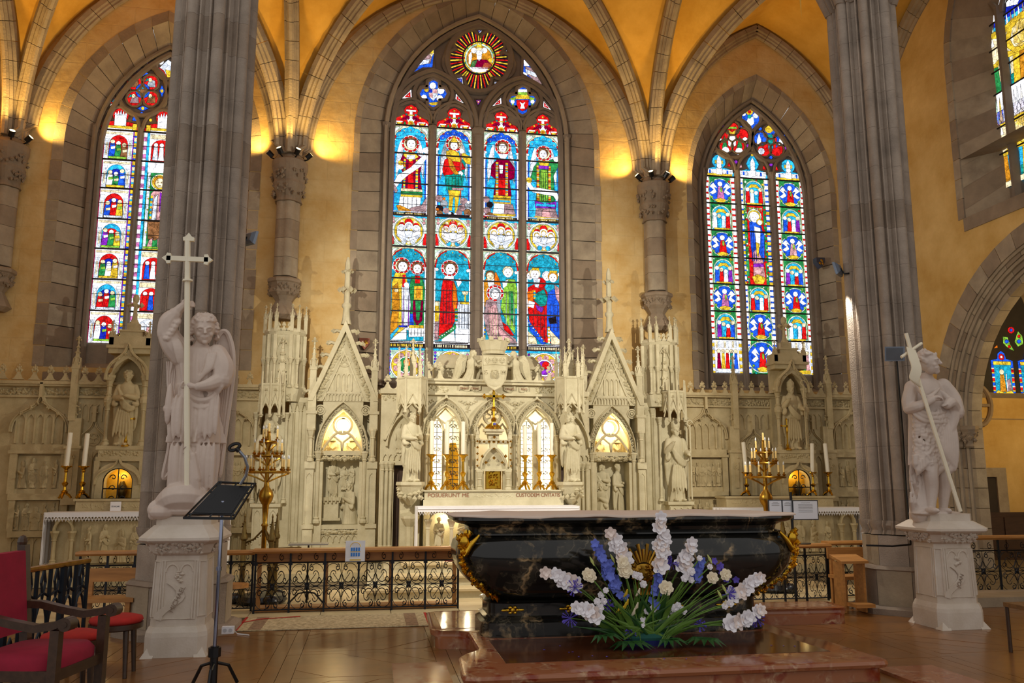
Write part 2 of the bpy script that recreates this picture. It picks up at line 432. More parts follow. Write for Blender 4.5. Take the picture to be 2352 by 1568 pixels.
# ---- east wall
wb = MB(); ops = []
for k in 'LCR':
    w = WINS[k]; ops.append((w[0]-w[5], w[0]+w[5], w[2]-.25, w[6], w[7]))
strip_wall(wb, -7.2, 11.2, 12.6, ops, lambda x, z: (x, YW, z))
m, N, L, P = _nt('east_wall_plaster')
P.inputs['Roughness'].default_value = .9
tc = N.new('ShaderNodeTexCoord'); sx = N.new('ShaderNodeSeparateXYZ'); cx = N.new('ShaderNodeCombineXYZ')
L.new(tc.outputs['Object'], sx.inputs[0]); L.new(sx.outputs[0], cx.inputs[0]); L.new(sx.outputs[2], cx.inputs[1])
br = N.new('ShaderNodeTexBrick'); br.inputs['Scale'].default_value = 1; br.inputs['Brick Width'].default_value = .85; br.inputs['Row Height'].default_value = .42
br.inputs['Mortar Size'].default_value = .018; br.inputs['Mortar Smooth'].default_value = .6
br.inputs['Color1'].default_value = (1, 1, 1, 1); br.inputs['Color2'].default_value = (.8, .8, .8, 1); br.inputs['Mortar'].default_value = (.55, .55, .55, 1)
ns = N.new('ShaderNodeTexNoise'); ns.inputs['Scale'].default_value = 1.4; ns.inputs['Detail'].default_value = 8; ns.inputs['Roughness'].default_value = .65
L.new(tc.outputs['Object'], ns.inputs['Vector'])
dv = N.new('ShaderNodeMixRGB'); dv.blend_type = 'ADD'; dv.inputs[0].default_value = .08
L.new(cx.outputs[0], dv.inputs[1]); L.new(ns.outputs['Color'], dv.inputs[2]); L.new(dv.outputs[0], br.inputs['Vector'])
rp = N.new('ShaderNodeValToRGB'); rp.color_ramp.elements[0].position = .3; rp.color_ramp.elements[1].position = .72
rp.color_ramp.elements[0].color = (*s2l(194, 152, 80), 1); rp.color_ramp.elements[1].color = (*s2l(224, 198, 142), 1)
L.new(ns.outputs['Fac'], rp.inputs[0])
mx = N.new('ShaderNodeMixRGB'); mx.blend_type = 'MULTIPLY'; mx.inputs[0].default_value = .13
L.new(rp.outputs[0], mx.inputs[1]); L.new(br.outputs['Color'], mx.inputs[2]); L.new(mx.outputs[0], P.inputs['Base Color'])
n2 = N.new('ShaderNodeTexNoise'); n2.inputs['Scale'].default_value = 5; n2.inputs['Detail'].default_value = 8
L.new(tc.outputs['Object'], n2.inputs['Vector'])
ad = N.new('ShaderNodeMath'); ad.operation = 'MULTIPLY_ADD'; ad.inputs[1].default_value = .22
L.new(br.outputs['Color'], ad.inputs[0]); L.new(n2.outputs['Fac'], ad.inputs[2])
bp = N.new('ShaderNodeBump'); bp.inputs['Strength'].default_value = .5; bp.inputs['Distance'].default_value = .04
L.new(ad.outputs[0], bp.inputs['Height']); L.new(bp.outputs[0], P.inputs['Normal'])
WALLB = obj('wall_back', wb, m, kind='structure')
# splayed window surrounds of single stones
def wpath(cx, hw, sill, sp, ap, nj, na):
    p = [(cx-hw, sill+(sp-sill)*i/nj) for i in range(nj)]
    a = parch(cx-hw, cx+hw, sp, ap, na)
    return p+a+[(2*cx-x, z) for x, z in reversed(p)]
def reveal(parent, w, nj, na, yi, yo, band=.16):
    cx, hg, si, sp, ap, ho, spo, apo = w
    inn = wpath(cx, hg, si-.25, sp, ap, nj, na); out = wpath(cx, ho, si-.25, spo, apo, nj, na)
    ban = wpath(cx, ho+band, si-.25, spo, apo+band*1.1, nj, na)
    n = len(inn)
    for i in range(n-1):
        def lerp(p, t): return (p[i][0]+(p[i+1][0]-p[i][0])*t, p[i][1]+(p[i+1][1]-p[i][1])*t)
        g = .02 if i not in (n//2-1, n//2) else .015
        a0, a1 = lerp(inn, g), lerp(inn, 1-g); b0, b1 = lerp(out, g), lerp(out, 1-g)
        j = random.uniform(-.008, .008)
        q = MB().add([(a0[0], yi, a0[1]), (a1[0], yi, a1[1]), (b1[0], yo+j, b1[1]), (b0[0], yo+j, b0[1]),
                      (a0[0]+(b0[0]-a0[0])*.2, yi+.25, a0[1]+.01), (a1[0]+(b1[0]-a1[0])*.2, yi+.25, a1[1]+.01),
                      (b1[0]+(b1[0]-a1[0])*.35, yo+.3, b1[1]), (b0[0]+(b0[0]-a0[0])*.35, yo+.3, b0[1])],
                     [(0,1,2,3),(7,6,5,4),(0,4,5,1),(2,6,7,3),(0,3,7,4),(1,5,6,2)])
        obj('jamb_stone', q, (STONE, STONE2, STONE3)[random.randrange(3)], parent)
        c0, c1 = lerp(out, g), lerp(out, 1-g); d0, d1 = lerp(ban, g), lerp(ban, 1-g)
        if (i % 2) and i < nj or (i % 2) and i > n-nj-2:   # long and short quoins
            dx = .01 if d0[0] > cx else -.01; d0 = (d0[0]+dx, d0[1]); d1 = (d1[0]+dx, d1[1])
        obj('arch_stone', MB().prism([c0, c1, d1, d0], yo-.012+j, yo+.1), (STONE, STONE2, STONE3, STONE2)[random.randrange(4)], parent)
reveal(WALLB, WINS['C'], 13, 13, YG+.05, YW, .12)
reveal(WALLB, WINS['R'], 11, 10, YG+.05, YW, .12)
reveal(WALLB, WINS['L'], 11, 10, YG+.05, YW, .2)
# sills
for k in 'LCR':
    w = WINS[k]
    obj('window_sill', MB().loft([[(w[0]-w[5], YW-.02, w[2]-.35), (w[0]+w[5], YW-.02, w[2]-.35), (w[0]+w[1]+.1, YG+.2, w[2]-.02), (w[0]-w[1]-.1, YG+.2, w[2]-.02)],
                                  [(w[0]-w[5], YW-.02, w[2]-.5), (w[0]+w[5], YW-.02, w[2]-.5), (w[0]+w[1]+.1, YG+.2, w[2]-.5), (w[0]-w[1]-.1, YG+.2, w[2]-.5)]]), STONE3, WALLB)
# ---- right wall with window and chapel arch
XR = 10.88; KR = XR/10.5
AR = (13.9*KR-6.0, 13.9*KR, 0, 2.55, 5.8)       # chapel arch opening on the wall face
WR = (8.1, 13.35, 6.45, 9.6, 12.4)
rb = MB(); strip_wall(rb, 4.5, 16.2, 12.6, [AR, WR], lambda y, z: (XR, y, z))
WALLR = obj('wall_right', rb, PLASTER, kind='structure')
def yzarch(parent, o, orders, nj, na, mats, z0=0):
    a0, a1, sill, sp, ap = o; cy = (a0+a1)/2; h = (a1-a0)/2
    for k, (d0, d1, x0, x1) in enumerate(orders):
        pi_ = wpath(cy, h-d1, max(sill, z0), sp, ap-d1*1.05, nj, na); po = wpath(cy, h-d0, max(sill, z0), sp, ap-d0*1.05, nj, na)
        n = len(pi_)
        for i in range(n-1):
            L_ = lambda p, t: (p[i][0]+(p[i+1][0]-p[i][0])*t, p[i][1]+(p[i+1][1]-p[i][1])*t)
            a, b, c, d = L_(pi_, .015), L_(pi_, .985), L_(po, .985), L_(po, .015)
            obj('arch_stone', MB().prismx([a, b, c, d], x0, x1), mats[random.randrange(len(mats))], parent)
yzarch(WALLR, AR, [(-.22, .1, XR-.012, XR+.2), (.1, .22, XR+.05, XR+.28), (.22, .36, XR+.13, XR+.36), (.36, .52, XR+.21, XR+.42)], 7, 12, [STONE, STONE2, STONE3])
for d, x, r in ((.1, XR+.04, .04), (.22, XR+.11, .045), (.36, XR+.2, .045)):
    cy = (AR[0]+AR[1])/2; h = (AR[1]-AR[0])/2
    pth = wpath(cy, h-d-.02, 0, AR[3], AR[4]-d*1.05-.02, 4, 14)
    obj('arch_roll', MB().tube([(x, y, z) for y, z in pth], r, 6), STONE2, WALLR, smooth=True)
cap = MB()
for d, x in ((.14, XR+.02), (.28, XR+.1), (.44, XR+.19)):
    cap.lathe([(.07, 0), (.09, .03), (.08, .08), (.15, .3), (.17, .34), (.17, .4), (.09, .41)], 8, (x, AR[1]-d, 2.2))
    for i in range(16): blob(cap, (x+.12*math.cos(i*.8), AR[1]-d+.12*math.sin(i*.8), 2.32+.18*random.random()), .05)
obj('capital', cap, STONE3, WALLR)
yzarch(WALLR, WR, [(-.14, .03, XR-.012, XR+.1)], 8, 10, [STONE, STONE2, STONE3], 6.45)
cy = (WR[0]+WR[1])/2; h = (WR[1]-WR[0])/2; po = wpath(cy, h-.03, 6.2, 9.6, 12.35, 8, 10); pi_ = wpath(cy, h-.62, 6.62, 9.6, 11.7, 8, 10)
for i in range(len(po)-1): obj('jamb_stone', MB().add([(XR+.02, *po[i]), (XR+.02, po[i+1][0], po[i+1][1]-.006), (XR+.5, pi_[i+1][0], pi_[i+1][1]-.006), (XR+.5, *pi_[i])], [(0, 1, 2, 3)]), (STONE, STONE3, STONE2)[i % 3], WALLR)
obj('window_sill', MB().prismx([(WR[0], 6.45), (WR[1], 6.45), (WR[1], 6.2), (WR[0], 6.2)], XR-.02, XR+.05).add(
    [(XR-.02, WR[0], 6.22), (XR-.02, WR[1], 6.22), (XR+.5, WR[1], 6.62), (XR+.5, WR[0], 6.62)], [(0, 1, 2, 3)]), STONE3, WALLR)
# chapel behind the arch, with its own warm lamps
lamp('chapel_lamp', 'POINT', (13.2, 12.6, 3.6), 130, (1, .68, .22), size=.2)
CY = 15.4
cb = MB(); strip_wall(cb, XR+.3, 17, 8, [(12.35, 14.35, 3.3, 5.2, 6.9)], lambda x, z: (x, CY, z))
CHW = obj('wall_chapel', cb, PLASTER, kind='structure')
q = MB(); q.add([(XR+.42, CY, 0), (XR+.42, AR[1]-.5, 0), (XR+.42, AR[1]-.5, 8), (XR+.42, CY, 8)], [(0, 1, 2, 3)])
q.add([(17, 5, 0), (17, CY, 0), (17, CY, 8), (17, 5, 8)], [(0, 1, 2, 3)]); obj('chapel_side', q, PLASTER, CHW)
q = MB().add([(XR, 5, 7.6), (17, 5, 7.6), (17, CY, 7.6), (XR, CY, 7.6)], [(0, 1, 2, 3)]); obj('chapel_ceiling', q, STONE3, CHW)
pi_ = wpath(13.35, .8, 3.45, 5.0, 6.3, 5, 6); po = wpath(13.35, 1.05, 3.3, 5.2, 6.95, 5, 6)
for i in range(len(pi_)-1):
    obj('jamb_stone', MB().add([(pi_[i][0], CY+.3, pi_[i][1]), (pi_[i+1][0], CY+.3, pi_[i+1][1]), (po[i+1][0], CY-.01, po[i+1][1]), (po[i][0], CY-.01, po[i][1])], [(0, 1, 2, 3)]), (STONE3, STONE)[i % 2], CHW)
obj('window_sill', MB().add([(12.3, CY-.01, 2.85), (14.4, CY-.01, 2.85), (14.2, CY+.3, 3.45), (12.5, CY+.3, 3.45)], [(0, 1, 2, 3)]), STONE3, CHW)
# stone frame of a little wall niche
nx0, nz0 = atY(2240, 1200, CY).x, atY(2260, 1195, CY).z; nx1, nz1 = atY(2305, 1200, CY).x, atY(2260, 1085, CY).z
fr = MB(); t = .09
for b in ((nx0-.1, nx0+t, nz0, nz1+.1), (nx1-t, nx1+.14, nz0, nz1+.1), (nx0+t, nx1-t, nz1-t, nz1+.1)): fr.box(b[0], b[1], CY-.04, CY+.1, b[2], b[3])
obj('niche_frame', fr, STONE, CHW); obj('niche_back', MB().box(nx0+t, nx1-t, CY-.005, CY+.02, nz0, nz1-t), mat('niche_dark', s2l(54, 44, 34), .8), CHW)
# carved roundel on the chapel arch
rx = atY(2248, 930, CY-.05)
rd = MB(); rd.tube([(rx.x+.3*math.cos(a*pi/12), CY-.03, rx.z+.42*math.sin(a*pi/12)) for a in range(24)], .05, 6, True)
rd.box(rx.x-.28, rx.x+.28, CY-.05, CY, rx.z-.03, rx.z+.03); rd.box(rx.x-.03, rx.x+.03, CY-.05, CY, rx.z-.38, rx.z+.38)
obj('roundel', rd, STONE3, CHW, smooth=True)
# left wall, out of frame but closing the choir
obj('wall_left', MB().box(-7.35, -7.2, 9, 16.3, 0, 12.6), PLASTER, kind='structure')
# ---- vault
def prof(t, k):
    t = min(1, max(0, t)); R = (1+k*k)/2; return math.sqrt(max(0, R*R-(1-t-R)**2))/k
BAYS = [(SHX[0], SHX[1], 3.8), (SHX[1], SHX[2], 4.1), (SHX[2], SHX[3], 3.8)]
VY0, VY1 = 9.85, YW
def vz(b, x, y):
    hx = (b[1]-b[0])/2; hy = (VY1-VY0)/2
    u = abs(x-(b[0]+b[1])/2)/hx; v = abs(y-(VY0+VY1)/2)/hy
    return ZS+b[2]*max(prof(u, b[2]/hx), prof(v, b[2]/hy))
vb = MB(); NV = 36
for b in BAYS:
    o = len(vb.v)
    for i in range(NV+1):
        for j in range(NV+1):
            fx = .5-.5*math.cos(pi*i/NV); fy = .5-.5*math.cos(pi*j/NV)
            x = b[0]+(b[1]-b[0])*fx; y = VY0+(VY1-VY0)*fy; vb.v.append((x, y, vz(b, x, y)+.06))
    for i in range(NV):
        for j in range(NV):
            a = o+i*(NV+1)+j; vb.f.append((a, a+1, a+NV+2, a+NV+1))
CEIL = obj('ceiling', vb, VAULT, kind='structure', smooth=60)
RIBP = [(-.16, .06), (-.16, -.1), (-.11, -.14), (-.11, -.2), (-.055, -.235), (-.07, -.3), (-.03, -.345), (.03, -.345), (.07, -.3), (.055, -.235), (.11, -.2), (.11, -.14), (.16, -.1), (.16, .06)]
def rib(path, n, scale=1.0, side=None):
    """arch of cut stones; path(t) gives the intrados line"""
    for i in range(n):
        rings = []
        for t in (i+.015, i+.5, i+.985):
            p = Vector(path(t/n)); q = Vector(path(min(1, t/n+.004))); r = Vector(path(max(0, t/n-.004)))
            d = (q-r).normalized(); up = Vector((0, 0, 1)); up = (up-d*up.dot(d))
            up = up.normalized() if up.length > .05 else (Vector(side) if side else Vector((0, 1, 0)))
            lat = d.cross(up).normalized()
            rings.append([p+lat*(u*scale)+up*(w*scale) for u, w in RIBP])
        obj('rib_stone', MB().loft(rings), (STONE, STONE2)[(i+n) % 2] if i % 3 else STONE, CEIL, smooth=35)
def half_rib(p0, p1, hfun, n, scale=1.0):
    """from the springing p0 (plan) to the crown p1; hfun(s) is the height above the springing"""
    def f(t):
        s = 1-math.cos(max(0, min(1, t))*pi/2)
        return (p0[0]+(p1[0]-p0[0])*s, p0[1]+(p1[1]-p0[1])*s, ZS+hfun(s))
    rib(f, n, scale)
HY = (VY1-VY0)/2; YM = (VY0+VY1)/2
for b in BAYS:
    hx = (b[1]-b[0])/2; xm = (b[0]+b[1])/2; h = b[2]
    for x0 in (b[0], b[1]):
        sg = 1 if xm > x0 else -1
        half_rib((x0+sg*.1, VY1-.14), (xm, YM), lambda s: h*max(prof(1-s, h/hx), prof(1-s, h/HY))*.995, 15, .78)
        half_rib((x0+sg*.2, VY1-.03), (xm, VY1-.03), lambda s: h*prof(1-s, h/hx)-.02, 13, .6)
for x0, h in ((SHX[0], 3.8), (SHX[1], 4.0), (SHX[2], 4.0), (SHX[3], 3.8)):
    half_rib((x0, VY1-.16), (x0, YM), lambda s: h*prof(1-s, h/HY), 15, .85)
# ---- wall shafts carrying the ribs
def lobed(c, r, z, n=30, lobes=5, d=.16):
    return [(c[0]+r*(1+d*abs(math.cos(lobes*t/2))-d)*math.cos(t), c[1]+r*(1+d*abs(math.cos(lobes*t/2))-d)*math.sin(t), z) for t in [2*pi*i/n for i in range(n)]]
SPOTS = []
for i, (x, lab) in enumerate(zip(SHX, ('slender clustered wall shaft at the far left edge above the side altar', 'slender clustered wall shaft left of the tall central window', 'slender clustered wall shaft right of the tall central window', 'slender clustered wall shaft in the far right corner'))):
    y = YW-.12; zc = 6.95; zb = 5.12
    t = thing('wall_shaft', lab, 'column', (x, y, 4.6))
    for k in range(4):
        z0 = zb+.34+(zc-zb-.34)*k/4; z1 = zb+.34+(zc-zb-.34)*(k+1)/4-.006
        obj('shaft_drum', MB().loft([lobed((x, y), .235, z0), lobed((x, y), .235, z1)]), (STONE, STONE2, STONE3, STONE2)[k], t, smooth=50)
    c = MB(); c.loft([lobed((x, y), r, zc+z, d=dd) for r, z, dd in ((.27, 0, .1), (.25, .05, .1), (.24, .1, .1), (.3, .3, .1), (.32, .36, .08), (.3, .42, .08), (.33, .62, .06), (.35, .7, .04), (.35, .82, .03), (.3, .86, .05), (.24, .95, .1))])
    for k in range(90):
        a = random.uniform(0, 6.28); rr = .29 if k < 45 else .33; blob(c, (x+rr*math.cos(a), y+rr*math.sin(a), zc+(random.uniform(.12, .32) if k < 45 else random.uniform(.44, .64))), .04)
    obj('capital', c, STONE3, t)
    c = MB(); c.lathe([(.3, .3), (.33, .27), (.33, .22), (.3, .2), (.26, .12), (.3, .02), (.22, -.05), (.16, -.14), (.3, -.42), (.2, -.5)], 8, (x, y, zb), rot=pi/8)
    for k in range(50):
        a = random.uniform(0, 6.28); blob(c, (x+.27*math.cos(a), y+.27*math.sin(a), zb+random.uniform(-.02, .2)), .045)
    obj('corbel', c, STONE3, t)
    for k, (dx, dy) in enumerate(((-.36, -.12), (-.16, -.34), (.16, -.34), (.36, -.12))):
        if i == 0 and k < 1 or i == 3: continue
        SPOTS.append((x, y, dx, dy, zc+.94, i, k))
pl = [['', 'third', 'second', 'rightmost'], ['leftmost', 'second', 'third', 'rightmost'], ['leftmost', 'second', 'third', 'rightmost']]
for x, y, dx, dy, z, i, k in SPOTS:
    p = Vector((x+dx, y+dy, z)); d = Vector((dx, dy*.7, .32)).normalized()
    t = thing('spotlight', '%s black spotlight on the capital %s' % (pl[i][k], ('at the left picture edge', 'left of the central window', 'right of the central window')[i]), 'spotlight', p, 'uplights on the wall shaft capitals')
    h = MB(); h.tube([p-d*.05, p+d*.05, p+d*.07], [.05, .055, .06], 8); obj('housing', h, BLACK, t, smooth=40)
    obj('bracket', MB().tube([(x+dx*.55, y+dy*.55, z-.1), (p.x, p.y, p.z-.06), p], .014, 5), BLACK, t)
    obj('lamp_glass', MB().tube([p+d*.068, p+d*.072], .05, 8), emi('warm_lamp', (1, .75, .35), 6), t)
    tgt = {0: Vector((dx*4, .35, 1.6)), 1: Vector((dx*1.2, -1.4, 2.6)), 2: Vector((dx*1.2, -1.4, 2.6)), 3: Vector((dx*4, .35, 1.6))}[k]
    lamp('uplight', 'SPOT', p+d*.11, (95, 150, 150, 95)[k], (1.0, .62, .16), p+tgt, .04, 120, .9)
# ---- clustered piers in front
def pier_ring(c, r, z, n=160, big=1):
    out = []
    for i in range(n):
        t = 2*pi*i/n; a = (t*8/(2*pi)) % 1        # eight rolls, each between two fillets and a hollow
        if a < .4: m = .05+.055*math.sin(pi*a/.4)**.8
        elif a < .46 or a > .94: m = .0
        elif a < .56 or a > .84: m = .045
        else: m = -.02
        out.append((c[0]+(r+m*(1 if big else .5))*math.cos(t+.12), c[1]+(r+m*(1 if big else .5))*math.sin(t+.12), z))
    return out
def octo(c, r, z): return [(c[0]+r*math.cos(pi/8+pi/4*i), c[1]+r*math.sin(pi/8+pi/4*i), z) for i in range(8)]
PIERS = []
for px0, px1, lab in ((363, 563, 'massive clustered stone pier behind the angel statue'), (1930, 2108, 'massive clustered stone pier behind the statue with the reed cross')):
    c = Vector((atY((px0+px1)/2, 600, 9.9).x, 9.9, 0)); t = thing('pier', lab, 'pillar', c, kind='structure'); PIERS.append(c)
    R = .375 if px0 < 999 else .35
    zz = [1.12]
    while zz[-1] < 8.2: zz.append(zz[-1]+random.uniform(.36, .56))
    for k in range(len(zz)-1):
        obj('drum', MB().loft([pier_ring(c, R, zz[k]+.0012), pier_ring(c, R, zz[k+1]-.0012)]), (PIER, PIER2, PIER)[random.randrange(3)], t, smooth=50)
    obj('moulding', MB().loft([pier_ring(c, R+.02, 1.12), pier_ring(c, R+.06, 1.06, big=0), pier_ring(c, R+.03, 1.0, big=0), pier_ring(c, R+.06, .95, big=0)]), PIER2, t, smooth=50)
    for k in range(8):
        a0, a1 = pi/8+pi/4*k, pi/8+pi/4*(k+1)
        for (r0, r1, z0, z1) in ((R+.06, R+.1, .56, .94), (R+.16, R+.18, .1, .52)):
            w = [(c.x+r*math.cos(a), c.y+r*math.sin(a)) for r, a in ((r1, a0+.006), (r1, a1-.006), (r0*.6, a1-.006), (r0*.6, a0+.006))]
            obj('plinth_stone', MB().prismz(w, z0, z1-.004), (PIER, PIER2, STONE2)[(k+int(z0*10)) % 3], t)
    obj('plinth_step', MB().loft([octo(c, R+.3, 0), octo(c, R+.3, .07), octo(c, R+.22, .1)]), PIER2, t)
    obj('plinth_roll', MB().loft([octo(c, R+.16, .5), octo(c, R+.2, .53), octo(c, R+.16, .57)]), PIER2, t)
    obj('capital', MB().loft([pier_ring(c, R+.02, 8.2), pier_ring(c, R+.2, 8.7), pier_ring(c, R+.2, 8.9)]), PIER2, t, smooth=50)
# ============================================================ STAINED GLASS WINDOWS
GC = {'white': (1, 1, 1.06), 'pearl': (.72, .78, .9), 'sky': (.03, .5, .92), 'aqua': (.02, .42, .62), 'blue': (.02, .12, .9), 'navy': (.015, .03, .55),
      'red': (.85, .012, .012), 'crim': (.3, .0, .04), 'green': (.03, .3, .08), 'lime': (.3, .62, .06), 'gold': (.95, .62, .04), 'amber': (.75, .3, .02),
      'orange': (.95, .2, .01), 'cream': (.95, .8, .5), 'mauve': (.45, .28, .3), 'rose': (.8, .4, .42), 'teal': (.01, .34, .3), 'violet': (.3, .03, .6),
      'grey': (.42, .45, .5), 'brown': (.3, .13, .05), 'dark': (.05, .03, .04), 'pale': (.6, .82, .62), 'pink': (.7, .2, .5)}
STR = {'white': 1.8, 'pearl': 1.45, 'cream': 1.4, 'pale': 1.35, 'sky': 1.4, 'dark': .5}
def gmat(c): return emi('glass_'+c, GC[c], STR.get(c, 1.25), .45 if c not in ('white', 'pearl') else .25, 11)
LEAD = mat('lead_came', (.012, .012, .014), .6, .2)
class Glass:
    def __init__(s): s.p = []
    def add(s, poly, c): s.p.append((poly, c)); return s
    def make(s, win, Y, put=None, lw=.007, limit=285, dl=.0014, minsz=.085):
        put = put or (lambda x, d, z: (x, Y-d, z))
        info = []
        for poly, c in s.p:
            xs = [a for a, b in poly]; zs = [b for a, b in poly]; info.append([min(xs), max(xs), min(zs), max(zs), 0])
        for i, a in enumerate(info):
            m = 0
            for j in range(max(0, i-420), i):
                b = info[j]
                if a[0] < b[1]-.002 and b[0] < a[1]-.002 and a[2] < b[3]-.002 and b[2] < a[3]-.002 and b[4] > m: m = b[4]
            a[4] = min(m+1, 30)
        order = sorted(range(len(s.p)), key=lambda i: -min(info[i][1]-info[i][0], info[i][3]-info[i][2]))
        big = set(i for i in order[:limit] if max(info[i][1]-info[i][0], info[i][3]-info[i][2]) > minsz)
        frag = {}; lead = MB()
        for i, (poly, c) in enumerate(s.p):
            d = info[i][4]*dl
            mb = MB() if i in big else frag.setdefault(c, MB())
            o = len(mb.v); mb.v += [put(x, d, z) for x, z in poly]; mb.f.append(tuple(range(o, o+len(poly))))
            if i in big: obj('pane', mb, gmat(c), win)
            w = lw/2*(1 if i in big else .7); n = len(poly)
            for k in range(n):
                (xa, za), (xb, zb) = poly[k], poly[(k+1) % n]; l = math.hypot(xb-xa, zb-za)
                if l < 1e-5: continue
                nx, nz = -(zb-za)/l*w, (xb-xa)/l*w
                lead.add([put(xa+nx, d+.0008, za+nz), put(xb+nx, d+.0008, zb+nz), put(xb-nx, d+.0008, zb-nz), put(xa-nx, d+.0008, za-nz)], [(0, 1, 2, 3)])
        for c, mb in frag.items(): obj('glass_fragments', mb, gmat(c), win, kind='stuff')
        obj('lead_came', lead, LEAD, win, kind='stuff')
class Light:
    """one lancet: u runs 0..100 across it, v is a height written as a picture row"""
    def __init__(s, g, x0, x1, zf): s.g = g; s.x0 = x0; s.x1 = x1; s.zf = zf; s.k = (x1-x0)/100; s.pz = abs(zf(501)-zf(500))
    def P(s, u, v): return (s.x0+s.k*u, s.zf(v))
    def poly(s, pts, c): s.g.add([s.P(u, v) for u, v in pts], c)
    def rect(s, u0, u1, v0, v1, c): s.poly([(u0, v1), (u1, v1), (u1, v0), (u0, v0)], c)
    def circ(s, u, v, r, c, n=14, sy=1.0): s.g.add([(s.x0+s.k*u+r*s.pz*math.cos(2*pi*i/n), s.zf(v)+sy*r*s.pz*math.sin(2*pi*i/n)) for i in range(n)], c)
    def arch(s, u0, u1, v0, vs, vt, c, n=8):
        p = [(s.x0+s.k*u0, s.zf(v0))]+parch(s.x0+s.k*u0, s.x0+s.k*u1, s.zf(vs), s.zf(vt), n)+[(s.x0+s.k*u1, s.zf(v0))]; s.g.add(p, c)
    def halo(s, u, v, r, ring='red', inn='cream'):
        s.circ(u, v, r, 'white'); s.circ(u, v, r*.92, ring); s.circ(u, v, r*.72, inn)
        for i in range(10): s.circ(u+r*.82*math.cos(i*.628)/(s.k/s.pz), v+r*.82*math.sin(i*.628), r*.09, 'white', 4)
    def head(s, u, v, r, hair='brown', face='white'):
        s.circ(u, v-r*.15, r*1.12, hair, 10); s.circ(u, v+r*.1, r*.85, face, 10, 1.15)
        if r > 8: [s.circ(u+d*r*.42, v-r*.02, r*.1, 'brown', 5) for d in (-1, 1)]; s.rect(u-r*.25, u+r*.25, v+r*.5, v+r*.58, 'brown')
    def folds(s, u0, u1, v0, v1, c, n=3):
        for i in range(n):
            u = u0+(u1-u0)*(i+.5)/n; s.poly([(u-1.2, v1), (u+1.2, v1), (u+.5, v0), (u-.3, v0)], c)
    def beads(s, u0, u1, v0, v1, cols, step):
        v = v0; i = 0
        while v < v1-.5:
            e = min(v1, v+step*(1 if len(cols) < 3 or i % 2 == 0 else .45)); s.rect(u0, u1, v, e, cols[i % len(cols)]); v = e; i += 1
def bars(win, x0, x1, zs, Y, thick, put=None):
    for z, r in zip(zs, thick): obj('saddle_bar', MB().box(x0-.02, x1+.02, Y-.055, Y-.044, z-r, z+r), LEAD, win)
